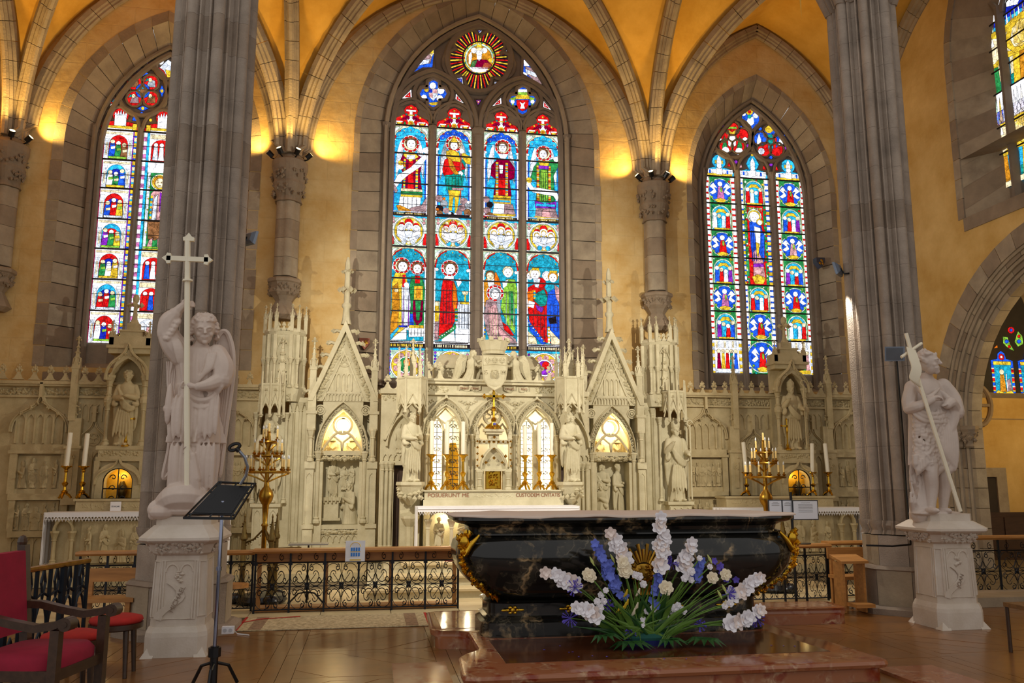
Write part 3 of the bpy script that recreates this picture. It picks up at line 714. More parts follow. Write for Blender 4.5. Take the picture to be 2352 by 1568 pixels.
# ---------------------------------------------------------------- centre
def wthing(n, lab, loc): return thing('window_%d' % n, lab, 'window', loc, kind='structure')
win = wthing(2, 'tall central four-light stained glass window with a five-lobed rose', (2.06, YG, 3.5))
G = Glass()
zf = lambda v: atY(939, v, YG).z
LX = [(atY(a, 500, YG).x, atY(b, 500, YG).x) for a, b in ((897, 981), (1000, 1081), (1110, 1191), (1209, 1287))]
wd = sum(b-a for a, b in LX)/4; LX = [((a+b)/2-wd/2, (a+b)/2+wd/2) for a, b in LX]
LI = [Light(G, a, b, zf) for a, b in LX]
for k, l in enumerate(LI):
    # head
    hd = [(0, 290), (0, 280)]+[(50-50*math.cos(t*pi/12)*1, 280-14*math.sin(t*pi/12)) for t in range(1, 4)]+[(33, 262), (30, 254), (36, 245), (50, 240), (64, 245), (70, 254), (67, 262)]+[(50+50*math.cos(t*pi/12), 280-14*math.sin(t*pi/12)) for t in (3, 2, 1)]+[(100, 280), (100, 290)]
    l.poly(hd, 'red')
    l.poly([(20, 276), (80, 276), (62, 266), (38, 266)], 'crim')
    l.rect(46, 54, 252, 275, 'white'); l.rect(36, 64, 252, 256, 'white'); l.rect(42, 58, 263, 266, 'gold'); l.circ(50, 247, 2.6, 'gold', 6)
    for u, v, c in ((37, 263, 'teal'), (63, 263, 'teal'), (24, 269, 'gold'), (76, 269, 'gold')): l.circ(u, v, 2.6, c, 6)
    for i in range(8): l.poly([(2+i*12.4, 290), (8+i*12.4, 277+abs(i-3.5)*.6), (14+i*12.4, 290)], ('pale', 'white', 'green', 'white')[i % 4])
    for u in (18, 82): l.rect(u-9, u+9, 279, 282, 'white'); l.rect(u-6, u+6, 282, 286, 'gold')
    l.poly([(36, 270), (42, 276), (50, 268), (58, 276), (64, 270), (56, 284), (44, 284)], 'white'); l.circ(50, 283, 6.2, 'gold', 12); l.circ(50, 283, 3.2, 'orange', 6)
    # upper panel
    l.rect(0, 100, 290, 494, 'sky'); l.rect(0, 4.5, 290, 494, 'white'); l.rect(95.5, 100, 290, 494, 'white')
    l.rect(4.5, 8, 350, 494, 'blue'); l.rect(92, 95.5, 350, 494, 'blue')
    l.poly([(0, 335), (0, 290), (100, 290), (100, 335), (96, 320), (84, 304), (66, 295), (50, 292), (34, 295), (16, 304), (4, 320)], 'cream')
    for s in (0, 1):
        f = (lambda u: u) if not s else (lambda u: 100-u)
        l.poly([(f(0), 292), (f(28), 292), (f(10), 304), (f(0), 318)], 'pale'); l.poly([(f(2), 300), (f(14), 293), (f(20), 293), (f(4), 308)], 'white')
        l.poly([(f(0), 335), (f(4), 318), (f(16), 303), (f(34), 294.5), (f(34), 297), (f(18), 305), (f(8), 319), (f(5), 335)], 'red')
        for i, v in enumerate((322, 338, 352)): l.circ(f(5), v, 3.2, 'white', 6)
    bl = 'blue' if k in (1, 2) else 'sky'
    for u, v in ((32, 303), (50, 298), (68, 303)): l.circ(u, v, 8, bl, 10)
    l.rect(16, 84, 304, 312, bl); l.circ(16, 311, 6, bl, 8); l.circ(84, 311, 6, bl, 8)
    for u, v in ((32, 301), (50, 299), (68, 303), (18, 312), (82, 312)): l.circ(u, v, 1.6, 'cream', 5)
    wing = lambda f, c1, c2: (l.poly([(f(13), 352), (f(20), 330), (f(27), 318), (f(30), 330), (f(30), 362), (f(22), 385), (f(12), 410), (f(10), 380)], c1), l.poly([(f(13), 360), (f(28), 345), (f(29), 362), (f(20), 390), (f(12), 405)], c2))
    if k == 0:
        wing(lambda u: u, 'white', 'pearl'); wing(lambda u: 100-u, 'white', 'pearl'); l.halo(50, 331, 21)
        l.poly([(40, 350), (60, 350), (86, 362), (78, 400), (86, 444), (26, 444), (32, 400), (18, 380), (30, 355)], 'crim')
        l.poly([(46, 356), (58, 356), (62, 444), (44, 444)], 'red'); l.poly([(34, 350), (62, 350), (74, 360), (50, 372), (30, 358)], 'gold'); l.rect(40, 64, 356, 366, 'pearl')
        for u0, u1 in ((32, 38), (66, 73)): l.beads(u0, u1, 366, 440, ('gold', 'sky', 'gold', 'orange'), 5)
        l.beads(26, 86, 440, 447, ('green',), 9); l.rect(26, 86, 447, 452, 'gold'); l.beads(26, 86, 434, 440, ('cream',), 7)
        l.poly([(24, 452), (82, 452), (80, 482), (20, 482)], 'white'); l.folds(28, 76, 453, 480, 'grey', 4); l.poly([(14, 473), (24, 472), (60, 484), (54, 490), (20, 484)], 'amber')
        l.poly([(4, 426), (16, 404), (50, 386), (74, 366), (92, 350), (96, 362), (80, 382), (44, 404), (24, 420), (10, 438)], 'white'); l.poly([(8, 425), (18, 440), (12, 446), (4, 436)], 'mauve')
        l.circ(24, 385, 7, 'white', 8); l.circ(24, 376, 6, 'gold', 8); l.circ(92, 344, 7, 'white', 8); l.head(52, 330, 12)
        l.poly([(98, 450), (98, 494), (60, 489), (50, 478), (84, 470)], 'mauve')
    elif k == 1:
        wing(lambda u: u, 'grey', 'pearl'); wing(lambda u: 100-u, 'grey', 'pearl'); l.halo(50, 324, 20)
        l.poly([(36, 350), (64, 350), (84, 366), (76, 420), (28, 420), (22, 384)], 'teal'); l.poly([(18, 384), (24, 362), (38, 356), (74, 366), (84, 380), (60, 388), (30, 402), (20, 396)], 'red')
        l.poly([(28, 342), (44, 338), (64, 344), (70, 366), (40, 364), (28, 356)], 'gold'); l.poly([(32, 356), (42, 360), (58, 386), (66, 392), (56, 398), (38, 380)], 'amber'); l.poly([(74, 342), (98, 352), (98, 370), (84, 368), (72, 352)], 'gold')
        l.rect(68, 72, 318, 462, 'cream'); l.rect(69, 71, 340, 450, 'red'); l.circ(70, 392, 5.5, 'white', 8); l.circ(72, 340, 6, 'white', 8)
        l.poly([(26, 398), (70, 394), (74, 428), (50, 436), (30, 432)], 'teal'); l.folds(32, 68, 402, 430, 'green', 4); l.rect(46, 78, 426, 431, 'rose')
        l.poly([(34, 432), (70, 432), (64, 452), (50, 448), (40, 454)], 'gold'); l.poly([(38, 448), (50, 448), (46, 480), (36, 480)], 'gold'); l.poly([(54, 446), (66, 448), (60, 486), (54, 486)], 'gold')
        l.head(50, 328, 10.5, 'brown'); l.poly([(38, 322), (50, 306), (62, 322)], 'gold')
        for (u, v, r, c) in ((10, 452, 9, 'mauve'), (24, 463, 9, 'grey'), (12, 476, 9, 'dark'), (30, 480, 8, 'mauve'), (80, 456, 9, 'mauve'), (92, 466, 9, 'grey'), (74, 472, 9, 'mauve'), (90, 482, 9, 'brown'), (66, 484, 8, 'mauve'), (12, 488, 8, 'brown'), (44, 489, 7, 'dark'), (88, 491, 6, 'mauve')): l.circ(u, v, r, c, 7)
        for u, v, c in ((24, 452, 'orange'), (6, 478, 'orange'), (40, 486, 'white'), (56, 488, 'white'), (92, 458, 'white')): l.circ(u, v, 4, c, 5)
    elif k == 2:
        wing(lambda u: u, 'white', 'pearl'); wing(lambda u: 100-u, 'pearl', 'grey'); l.halo(55, 325, 20)
        l.poly([(40, 352), (72, 352), (90, 372), (88, 396), (74, 400), (80, 438), (28, 438), (34, 400), (20, 392), (22, 368)], 'crim')
        l.poly([(42, 398), (64, 396), (66, 436), (40, 436)], 'red')
        for f in ((34, 42), (62, 70)): l.beads(f[0], f[1], 360, 440, ('gold', 'sky', 'amber', 'cream'), 5)
        l.beads(28, 78, 438, 446, ('gold',), 5); l.rect(28, 78, 446, 456, 'gold'); l.beads(30, 76, 448, 453, ('sky', 'rose'), 4)
        l.poly([(30, 456), (60, 456), (58, 484), (26, 484)], 'white'); l.poly([(60, 456), (84, 456), (92, 482), (58, 484)], 'mauve'); l.poly([(24, 480), (94, 480), (80, 488), (36, 488)], 'gold')
        l.poly([(44, 366), (56, 366), (54, 386), (46, 386)], 'white'); l.poly([(40, 340), (70, 340), (62, 352), (48, 352)], 'white'); l.head(54, 325, 11)
        for u, v, r, c in ((8, 448, 8, 'mauve'), (18, 460, 8, 'dark'), (10, 474, 9, 'mauve'), (18, 486, 9, 'brown'), (34, 490, 6, 'mauve'), (6, 488, 5, 'red')): l.circ(u, v, r, c, 7)
    else:
        wing(lambda u: u, 'white', 'pearl'); wing(lambda u: 100-u, 'pearl', 'white'); l.halo(52, 333, 20)
        l.poly([(36, 352), (66, 350), (92, 338), (94, 362), (80, 384), (84, 448), (28, 448), (30, 400), (12, 392), (22, 366)], 'green'); l.poly([(42, 372), (62, 372), (66, 446), (38, 446)], 'lime')
        l.folds(40, 66, 380, 446, 'green', 4)
        for f in ((30, 38), (64, 72)): l.beads(f[0], f[1], 362, 446, ('gold', 'red', 'amber', 'cream'), 5)
        l.poly([(34, 350), (70, 350), (64, 362), (40, 362)], 'gold'); l.rect(36, 66, 362, 370, 'violet')
        l.poly([(24, 444), (54, 452), (88, 444), (86, 462), (54, 470), (26, 462)], 'violet'); l.beads(28, 84, 452, 458, ('sky', 'gold'), 7)
        l.poly([(28, 462), (84, 462), (94, 486), (24, 486)], 'mauve'); l.poly([(46, 466), (66, 466), (72, 484), (44, 484)], 'rose'); l.poly([(20, 482), (94, 484), (84, 490), (34, 490)], 'gold')
        l.poly([(2, 394), (20, 414), (50, 416), (88, 420), (94, 434), (90, 446), (78, 432), (50, 430), (18, 426), (0, 410)], 'white'); l.circ(88, 345, 7, 'white', 8); l.head(50, 334, 11)
        l.circ(8, 398, 7, 'gold', 7)
    l.rect(2, 98, 485 if k not in (1,) else 491, 487 if k not in (1,) else 492, 'pearl'); l.rect(4, 96, 488.5, 493, 'dark')
    if k != 1: l.beads(10, 90, 489.2, 492.4, ('gold',), 8)
    if k != 1:
        for i in range(16): l.rect(12+i*4.9, 15+i*4.9, 489.4, 492.2, 'cream' if i % 5 else 'dark')
    # medallion with three angels
    l.rect(0, 100, 496, 566, 'pale'); l.rect(0, 100, 496, 500, 'sky')
    for f in (0, 1):
        g = (lambda u: u) if not f else (lambda u: 100-u)
        for v in (502, 510, 550, 558): l.circ(g(8), v, 4, ('violet', 'sky', 'rose', 'white')[int(v) % 4], 6)
        l.poly([(g(1), 535), (g(8), 535), (g(10), 562), (g(1), 562)], 'red'); l.rect(min(g(1), g(7)), max(g(1), g(7)), 562, 566, 'white'); l.rect(min(g(3), g(16)), max(g(3), g(16)), 514, 530, 'white')
    l.circ(50, 531, 36, 'white', 24); l.circ(50, 531, 33, 'pale', 24); l.circ(50, 531, 31, 'gold', 24)
    for i in range(10): l.circ(50+30*math.cos(i*.628+.3), 531+26*math.sin(i*.628+.3), 4.5, 'cream', 6)
    for u, v, r in ((50, 511, 9), (31, 518, 7), (70, 518, 7)): l.circ(u, v, r, 'red', 10)
    for u, v in ((30, 526), (71, 526), (50, 520)): l.circ(u, v-1, 9.5, 'white', 10); l.circ(u, v, 6.5, 'gold' if k else 'pearl', 9); l.circ(u, v+1, 5, 'white', 8)
    l.poly([(18, 526), (34, 534), (50, 528), (66, 534), (82, 526), (84, 542), (66, 556), (50, 546), (34, 556), (18, 542)], 'white')
    l.poly([(38, 532), (50, 528), (62, 532), (58, 546), (42, 546)], 'pearl'); l.poly([(20, 538), (50, 548), (80, 538), (82, 544), (50, 555), (18, 544)], 'pearl')
    for u in (38, 62): l.circ(u, 556, 6, 'pearl' if k % 2 == 0 else 'sky', 7)
    # lower scene ground
    l.rect(0, 100, 568, 782, 'aqua'); l.rect(0, 3.5, 568, 782, 'white'); l.rect(96.5, 100, 568, 782, 'white')
    l.poly([(0, 612), (0, 568), (100, 568), (100, 612), (96, 598), (84, 580), (66, 572), (50, 570), (34, 572), (16, 580), (4, 598)], 'cream')
    for s in (0, 1):
        f = (lambda u: u) if not s else (lambda u: 100-u)
        l.poly([(f(0), 570), (f(26), 570), (f(8), 582), (f(0), 594)], 'pale'); l.poly([(f(3), 578), (f(14), 571), (f(18), 572), (f(5), 586)], 'white')
        l.poly([(f(0), 612), (f(3), 596), (f(15), 579), (f(33), 571), (f(34), 574), (f(18), 581), (f(7), 597), (f(4), 612)], 'red'); l.circ(f(7), 616, 4, 'white', 6)
    for u, v in ((30, 583), (50, 577), (70, 583), (16, 593), (84, 593)): l.circ(u, v, 7, 'aqua', 10); l.circ(u, v-1, 1.6, 'gold', 5)
    if k == 0:
        l.halo(33, 611, 20, 'red', 'cream'); l.halo(76, 614, 17, 'red', 'cream')
        l.poly([(60, 634), (90, 634), (98, 660), (96, 765), (58, 765), (56, 660)], 'green'); l.rect(70, 84, 632, 650, 'red'); l.rect(68, 92, 656, 688, 'gold'); l.rect(74, 86, 660, 684, 'amber'); l.poly([(66, 690), (94, 690), (92, 735), (78, 748), (66, 730)], 'crim'); l.poly([(72, 690), (88, 690), (84, 735), (76, 735)], 'green')
        l.poly([(56, 720), (66, 720), (72, 760), (58, 760)], 'blue'); l.rect(56, 96, 746, 753, 'gold'); l.poly([(56, 753), (96, 753), (96, 772), (56, 774)], 'white'); l.folds(58, 94, 754, 770, 'grey', 4)
        l.poly([(16, 628), (44, 628), (50, 650), (52, 756), (20, 772), (2, 778), (8, 720), (8, 650)], 'gold'); l.poly([(10, 660), (24, 650), (30, 700), (24, 762), (4, 774), (10, 710)], 'amber'); l.poly([(34, 656), (54, 650), (60, 700), (56, 760), (36, 752)], 'pearl'); l.folds(36, 58, 660, 750, 'violet', 3); l.rect(36, 44, 632, 660, 'red')
        l.rect(44, 48, 650, 778, 'white'); l.circ(47, 655, 6, 'white', 8); l.poly([(22, 770), (50, 752), (50, 780), (8, 782)], 'white'); l.beads(28, 52, 748, 753, ('navy', 'gold'), 4)
        l.poly([(4, 772), (26, 752), (30, 756), (10, 778)], 'sky'); l.head(36, 612, 12); l.head(76, 616, 11); l.circ(20, 668, 5, 'cream', 6)
    elif k == 1:
        l.rect(60, 97, 690, 782, 'white'); l.rect(64, 96, 694, 752, 'pearl'); l.folds(66, 96, 696, 750, 'grey', 4); l.poly([(76, 664), (96, 664), (92, 672), (80, 672)], 'cream'); l.rect(84, 88, 672, 688, 'gold'); l.rect(72, 97, 688, 694, 'gold')
        l.rect(3, 16, 690, 720, 'cream'); l.rect(3, 14, 700, 736, 'gold'); l.rect(3, 14, 736, 780, 'mauve'); l.circ(8, 762, 5, 'rose', 8)
        l.halo(42, 613, 20, 'red', 'white')
        l.poly([(24, 640), (52, 636), (62, 660), (66, 690), (60, 730), (46, 758), (14, 776), (16, 720), (20, 660)], 'red'); l.poly([(52, 642), (62, 660), (64, 690), (58, 720), (50, 690)], 'orange'); l.folds(22, 54, 660, 740, 'crim', 4)
        l.beads(58, 66, 705, 735, ('green', 'gold', 'sky'), 4)
        l.poly([(14, 770), (46, 752), (60, 740), (62, 750), (44, 766), (18, 778)], 'green')
        for i in range(7): l.circ(18+i*6, 772-i*3.6, 1.7, 'white', 5)
        l.poly([(24, 776), (56, 756), (60, 782), (22, 782)], 'white'); l.poly([(60, 640), (72, 634), (76, 644), (66, 656)], 'white'); l.poly([(24, 640), (30, 630), (54, 630), (54, 642)], 'white'); l.head(44, 613, 13)
    elif k == 2:
        l.poly([(2, 640), (14, 628), (40, 632), (50, 650), (34, 660), (4, 700)], 'amber'); l.poly([(24, 628), (36, 616), (46, 634), (52, 652), (36, 648)], 'orange'); l.poly([(10, 622), (32, 622), (30, 660), (14, 650)], 'white'); l.rect(6, 34, 614, 620, 'teal'); l.head(20, 626, 10, 'brown', 'cream')
        l.poly([(66, 632), (90, 632), (97, 660), (96, 740), (92, 762), (70, 740), (50, 700), (56, 660)], 'lime'); l.poly([(72, 660), (84, 660), (90, 740), (74, 720)], 'green'); l.folds(60, 92, 660, 740, 'pale', 3)
        l.poly([(50, 730), (70, 742), (88, 764), (52, 760)], 'red'); l.rect(90, 96.5, 700, 780, 'aqua'); l.poly([(54, 640), (72, 632), (66, 648), (56, 654)], 'white'); l.head(70, 616, 11.5, 'cream')
        l.halo(34, 666, 20, 'red', 'white')
        l.poly([(8, 684), (20, 680), (40, 688), (50, 720), (60, 752), (92, 772), (96, 782), (20, 782), (8, 750), (2, 720)], 'mauve'); l.poly([(14, 700), (36, 692), (44, 730), (40, 772), (20, 770)], 'rose'); l.poly([(42, 740), (60, 756), (86, 776), (46, 778)], 'rose'); l.folds(16, 44, 700, 770, 'cream', 4)
        l.poly([(40, 670), (48, 676), (50, 712), (44, 716), (38, 690)], 'grey'); l.head(34, 668, 11, 'grey'); l.beads(3, 7, 745, 780, ('gold', 'blue'), 5)
    else:
        l.poly([(4, 650), (24, 640), (44, 638), (60, 660), (58, 760), (70, 780), (40, 776), (10, 740), (4, 700)], 'red'); l.circ(40, 638, 13, 'red', 12); l.poly([(24, 664), (50, 652), (60, 672), (56, 690), (40, 694), (22, 680)], 'teal'); l.folds(14, 56, 700, 770, 'crim', 4)
        l.poly([(2, 660), (20, 654), (18, 690), (4, 700)], 'orange'); l.beads(20, 26, 656, 676, ('gold', 'sky'), 4); l.poly([(6, 680), (24, 684), (20, 698), (4, 694)], 'white'); l.poly([(26, 690), (50, 696), (44, 708), (30, 702)], 'violet')
        l.poly([(62, 660), (78, 650), (94, 664), (96.5, 690), (96.5, 776), (76, 760), (58, 740), (58, 690)], 'blue'); l.folds(62, 94, 690, 750, 'navy', 3); l.poly([(80, 640), (96, 650), (96, 690), (84, 670)], 'rose')
        l.poly([(2, 720), (14, 736), (56, 780), (44, 784), (10, 752)], 'blue')
        for i in range(8): l.circ(7+i*6, 733+i*6, 1.8, 'gold' if i % 2 else 'white', 5)
        l.poly([(62, 720), (84, 716), (86, 732), (66, 734)], 'dark'); l.poly([(64, 746), (96, 772), (96, 782), (70, 782)], 'cream'); l.poly([(4, 752), (26, 768), (30, 782), (4, 782)], 'cream'); l.beads(60, 66, 740, 780, ('gold', 'white'), 4)
        l.head(10, 622, 9, 'brown'); l.head(24, 618, 12, 'cream'); l.poly([(18, 628), (40, 628), (34, 650), (24, 648)], 'pearl'); l.rect(16, 36, 603, 609, 'gold'); l.head(58, 622, 10, 'pearl'); l.head(76, 624, 11, 'amber'); l.rect(66, 88, 608, 613, 'gold')
    # inscription and bottom roundel
    l.rect(0, 100, 783, 788, 'white'); l.beads(4, 96, 784.3, 786.5, ('dark', 'white'), 3)
    l.rect(0, 100, 788, 797, 'dark')
    u = 5
    while u < 93: w = random.choice((2.4, 3.4, 4.2)); l.rect(u, u+w, 789.6, 795.6, 'cream' if k % 2 else 'gold'); u += w+random.choice((1.2, 1.2, 3))
    l.rect(0, 100, 798, 868, 'pale'); l.rect(0, 100, 798, 804, 'sky')
    for i in range(16): l.circ(6+(i % 2)*88, 808+i*3.6, 3.2, ('violet', 'pink', 'blue', 'white')[i % 4], 5)
    l.circ(50, 838, 34, 'white', 22); l.circ(50, 838, 31, 'gold', 22)
    for i in range(9): l.circ(50+27*math.cos(i*.7), 838+24*math.sin(i*.7), 6.5, 'rose', 8)
    l.circ(50, 838, 19, 'white', 16); l.circ(50, 838, 16, 'green' if k < 2 else 'violet', 14); l.circ(54, 832, 9, 'orange' if k < 2 else 'red', 9)
def PX(Y): return lambda pts: [(atY(a, b, Y).x, atY(a, b, Y).z) for a, b in pts]
px = PX(YG)
# rose
TUB = []; TUBO = []
lob = [(1070, 95), (1129, 102), (1049, 145), (1150, 152), (1098, 184)]
for cx_, cy_ in lob:
    a = math.atan2(cy_-136, cx_-1099); G.add(px(circ(cx_, cy_, 27, 18)), 'dark')
    for i in range(11):
        t = a-.62+1.24*i/10; w = .045; r0 = 38; r1 = 60+10*math.cos((i-5)*.3)-abs(i-5)*1.3
        c, s_ = math.cos, math.sin
        G.add(px([(1099+r0*c(t-w*.9), 136+r0*s_(t-w*.9)), (1099+r1*c(t-w*.5), 136+r1*s_(t-w*.5)), (1099+(r1+4)*c(t), 136+(r1+4)*s_(t)), (1099+r1*c(t+w*.5), 136+r1*s_(t+w*.5)), (1099+r0*c(t+w*.9), 136+r0*s_(t+w*.9))]), ('gold', 'red')[i % 2])
    TUBO.append([(cx_+31*math.cos(a+t*.22), cy_+31*math.sin(a+t*.22)) for t in range(-8, 9)])
G.add(px(circ(1100, 135, 39, 26)), 'dark'); G.add(px(circ(1100, 135, 36, 24)), 'gold'); G.add(px(circ(1100, 135, 33, 24)), 'pale'); G.add(px(circ(1100, 136, 29, 20)), 'amber')
for i in range(18): G.add(px(circ(1100+34.5*math.cos(i*.349), 135+34.5*math.sin(i*.349), 2.2, 5)), ('red', 'gold', 'green')[i % 3])
for p, c in (([(1080, 155), (1084, 142), (1098, 138), (1118, 140), (1130, 152), (1124, 160), (1086, 160)], 'crim'), ([(1084, 142), (1096, 140), (1090, 156), (1080, 156)], 'green'), ([(1112, 146), (1130, 146), (1126, 160), (1106, 158)], 'amber'),
             (circ(1088, 118, 7, 8), 'white'), (circ(1112, 118, 7, 8), 'white'), (circ(1100, 120, 10, 10), 'cream'), ([(1093, 118), (1107, 118), (1105, 138), (1100, 142), (1095, 138)], 'white'), ([(1093, 113), (1107, 113), (1105, 102), (1100, 106), (1095, 102)], 'gold'),
             ([(1076, 128), (1082, 120), (1084, 132), (1080, 150), (1076, 148)], 'white'), ([(1078, 156), (1122, 156), (1118, 166), (1100, 169), (1082, 166)], 'white'), ([(1122, 136), (1132, 136), (1128, 146), (1120, 146)], 'gold')): G.add(px(p), c)
# rose corner lights and spandrels
for p, c in (([(1092, 68), (1109, 69), (1100, 79)], 'pearl'), ([(1031, 99), (1037, 108), (1026, 115)], 'pearl'), ([(1165, 111), (1173, 128), (1160, 122)], 'pearl'), ([(1046, 179), (1062, 178), (1064, 195)], 'pearl'), ([(1136, 188), (1150, 189), (1136, 197)], 'pearl'),
             ([(945, 205), (946, 226), (923, 226)], 'white'), ([(1047, 215), (1066, 238), (1046, 229)], 'white'), ([(1151, 224), (1152, 239), (1130, 244)], 'white'), ([(1247, 230), (1266, 253), (1248, 247)], 'white'), ([(1093, 230), (1105, 230), (1098, 241)], 'violet')):
    q = px(p); G.add(q, c); mx_ = sum(a for a, b in q)/3; mz_ = sum(b for a, b in q)/3
    G.add([(mx_+(a-mx_)*.62, mz_+(b-mz_)*.62) for a, b in q], 'navy' if p[0][1] < 200 else ('red' if p[0][0] != 1093 else 'orange')); G.add(circ(mx_, mz_, .012, 6), 'white')
    TUB.append(([(sum(a for a, b in p)/3+(x-sum(a for a, b in p)/3)*1.35, sum(b for a, b in p)/3+(y-sum(b for a, b in p)/3)*1.35) for x, y in p], .022))
ang = [([(998, 105), (996, 158), (972, 160), (932, 178), (960, 142)], [([(992, 110), (984, 124), (990, 134), (997, 122)], 'cream'), ([(984, 122), (992, 132), (988, 146), (966, 148), (950, 166), (936, 176), (960, 140)], 'mauve'), ([(960, 140), (988, 136), (984, 146), (964, 150)], 'pearl'), ([(986, 112), (996, 110), (996, 122), (988, 124)], 'gold')]),
       ([(1200, 128), (1219, 146), (1258, 204), (1230, 192), (1198, 172)], [([(1202, 138), (1214, 140), (1216, 152), (1204, 152)], 'white'), ([(1206, 152), (1220, 156), (1254, 200), (1232, 190), (1212, 172)], 'mauve'), ([(1206, 158), (1236, 170), (1232, 178), (1208, 168)], 'pearl'), ([(1200, 164), (1212, 170), (1208, 178), (1198, 172)], 'white')])]
for o, parts in ang:
    G.add(px(o), 'blue'); [G.add(px(p), c) for p, c in parts]; TUB.append((o, .04))
# two quatrefoils with arms
for cx_, cy_, kind in ((995, 216, 0), (1200, 232, 1)):
    q = foil(cx_, cy_, 30, 4); G.add(px(q), 'blue'); TUB.append((foil(cx_, cy_, 34, 4, 5), .05))
    if kind == 0: P_ = [(circ(994, 197, 8, 8), 'white'), (circ(980, 206, 6, 7), 'gold'), (circ(1012, 208, 9, 8), 'white'), (circ(974, 224, 7, 7), 'white'), (circ(1010, 226, 8, 7), 'white'), ([(984, 204), (1006, 204), (1005, 222), (995, 232), (985, 222)], 'pearl'), ([(994, 205), (1004, 205), (1004, 214), (994, 214)], 'rose'), ([(986, 214), (994, 214), (994, 226), (986, 222)], 'rose'), ([(985, 205), (993, 205), (993, 213), (985, 213)], 'navy'), ([(984, 236), (1008, 234), (1002, 242), (990, 242)], 'gold')]
    else: P_ = [([(1186, 212), (1214, 212), (1210, 205), (1190, 205)], 'white'), ([(1184, 212), (1216, 212), (1216, 219), (1184, 219)], 'lime'), ([(1186, 218), (1214, 218), (1220, 228), (1180, 228)], 'gold'), ([(1172, 226), (1186, 222), (1182, 232), (1178, 248)], 'lime'), ([(1228, 226), (1214, 222), (1218, 232), (1222, 248)], 'lime'), (circ(1177, 234, 5, 7), 'white'), (circ(1223, 234, 5, 7), 'white'), ([(1186, 230), (1214, 230), (1213, 248), (1200, 256), (1187, 248)], 'red'), ([(1193, 234), (1200, 238), (1207, 234), (1203, 242), (1206, 250), (1194, 250), (1197, 242)], 'white')]
    for p, c in P_: G.add(px(p), c)
G.make(win, YG)
# stone: backing, mullions, hood tubes
w = WINS['C']; bk = wpath(w[0], w[1]+.12, 3.4, w[3], w[4]+.12, 4, 14)
obj('tracery_ground', MB().prism(bk, YG+.01, YG+.12), TRAC, win)
def stone_tube(pts, r, name='tracery_moulding', closed=True, Y=None):
    Y = YG if Y is None else Y
    obj(name, MB().tube([(*((q.x, q.y-.02, q.z)),) for q in (atY(a, b, Y) for a, b in pts)], r, 6, closed), TRAC, win, smooth=True)
for p, r in TUB: stone_tube(p, r)
for p in TUBO: stone_tube(p, .045, closed=False)
stone_tube(circ(1100, 138, 74, 32), .075); stone_tube(circ(995, 217, 44, 24), .055); stone_tube(circ(1200, 233, 43, 24), .055)
hsp, hap = zf(285), zf(247)
gaps = [LX[0][0]-.14]+[(LX[i][1]+LX[i+1][0])/2 for i in range(3)]+[LX[3][1]+.14]
def mull(parent, x, w, z0, z1, Y, d=.16, name='mullion'):
    p = [(x-w/2, Y+.02), (x-w/2, Y-.05), (x-w*.3, Y-.07), (x-w*.3, Y-.1), (x-w*.18, Y-d), (x+w*.18, Y-d), (x+w*.3, Y-.1), (x+w*.3, Y-.07), (x+w/2, Y-.05), (x+w/2, Y+.02)]
    nseg = max(1, int((z1-z0)/.75))
    for i in range(nseg): obj(name, MB().prismz(p, z0+(z1-z0)*i/nseg+.002, z0+(z1-z0)*(i+1)/nseg-.002), TRAC, parent)
zsp = zf(292)
for i, x in enumerate(gaps):
    g = (LX[i][0]-LX[i-1][1]) if 0 < i < 4 else .2
    mull(win, x, g*.98, 3.45, zsp, YG)
    c = MB().lathe([(g*.32, -.02), (g*.4, .0), (g*.34, .04), (g*.5, .12), (g*.52, .16)], 8, (x, YG-.08, zsp-.14)); obj('mullion_capital', c, TRAC, win)
for a, b in LX:   # light heads
    for d, r, y in ((.03, .035, .03), (.085, .03, .06)):
        p = parch(a-d, b+d, zf(283), zf(238)+d*1.1, 7); obj('light_head', MB().tube([(x, YG-y, z) for x, z in p], r, 6), TRAC, win, smooth=True)
    for sx in (-1, 1):
        xx = (a+b)/2+sx*(b-a)*.36
        obj('cusp', MB().prism([(xx-sx*.14, zf(262)), (xx-sx*.02, zf(270)), (xx+sx*.15, zf(276)), (xx+sx*.12, zf(256)), (xx-sx*.08, zf(248))], YG-.05, YG), TRAC, win)
for a, b in ((gaps[0], gaps[2]), (gaps[2], gaps[4])):
    for d, r in ((0, .06), (-.1, .04)):
        p = parch(a+.03-d, b-.03+d, zf(285), zf(160)+d, 10); obj('sub_arch', MB().tube([(x, YG-.06, z) for x, z in p], r, 6), TRAC, win, smooth=True)
p = parch(w[0]-w[1]+.05, w[0]+w[1]-.05, w[3], w[4]-.05, 14); obj('main_arch', MB().tube([(x, YG-.05, z) for x, z in [(p[0][0], 3.5)]+p+[(p[-1][0], 3.5)]], .07, 6), TRAC, win, smooth=True)
p = parch(w[0]-w[1]-.07, w[0]+w[1]+.07, w[3], w[4]+.06, 14); obj('main_arch', MB().tube([(x, YG-.12, z) for x, z in [(p[0][0], 3.5)]+p+[(p[-1][0], 3.5)]], .05, 6), STONE2, win, smooth=True)
for a, b in LX: bars(win, a, b, [zf(v) for v in (290, 354, 423, 495, 567, 640, 715, 798)], YG, [.016]*8)
for a, b in LX: bars(win, a, b, [zf(v) for v in (322, 378, 401, 446, 470, 531, 603, 665, 690, 742, 765)], YG, [.005]*11)
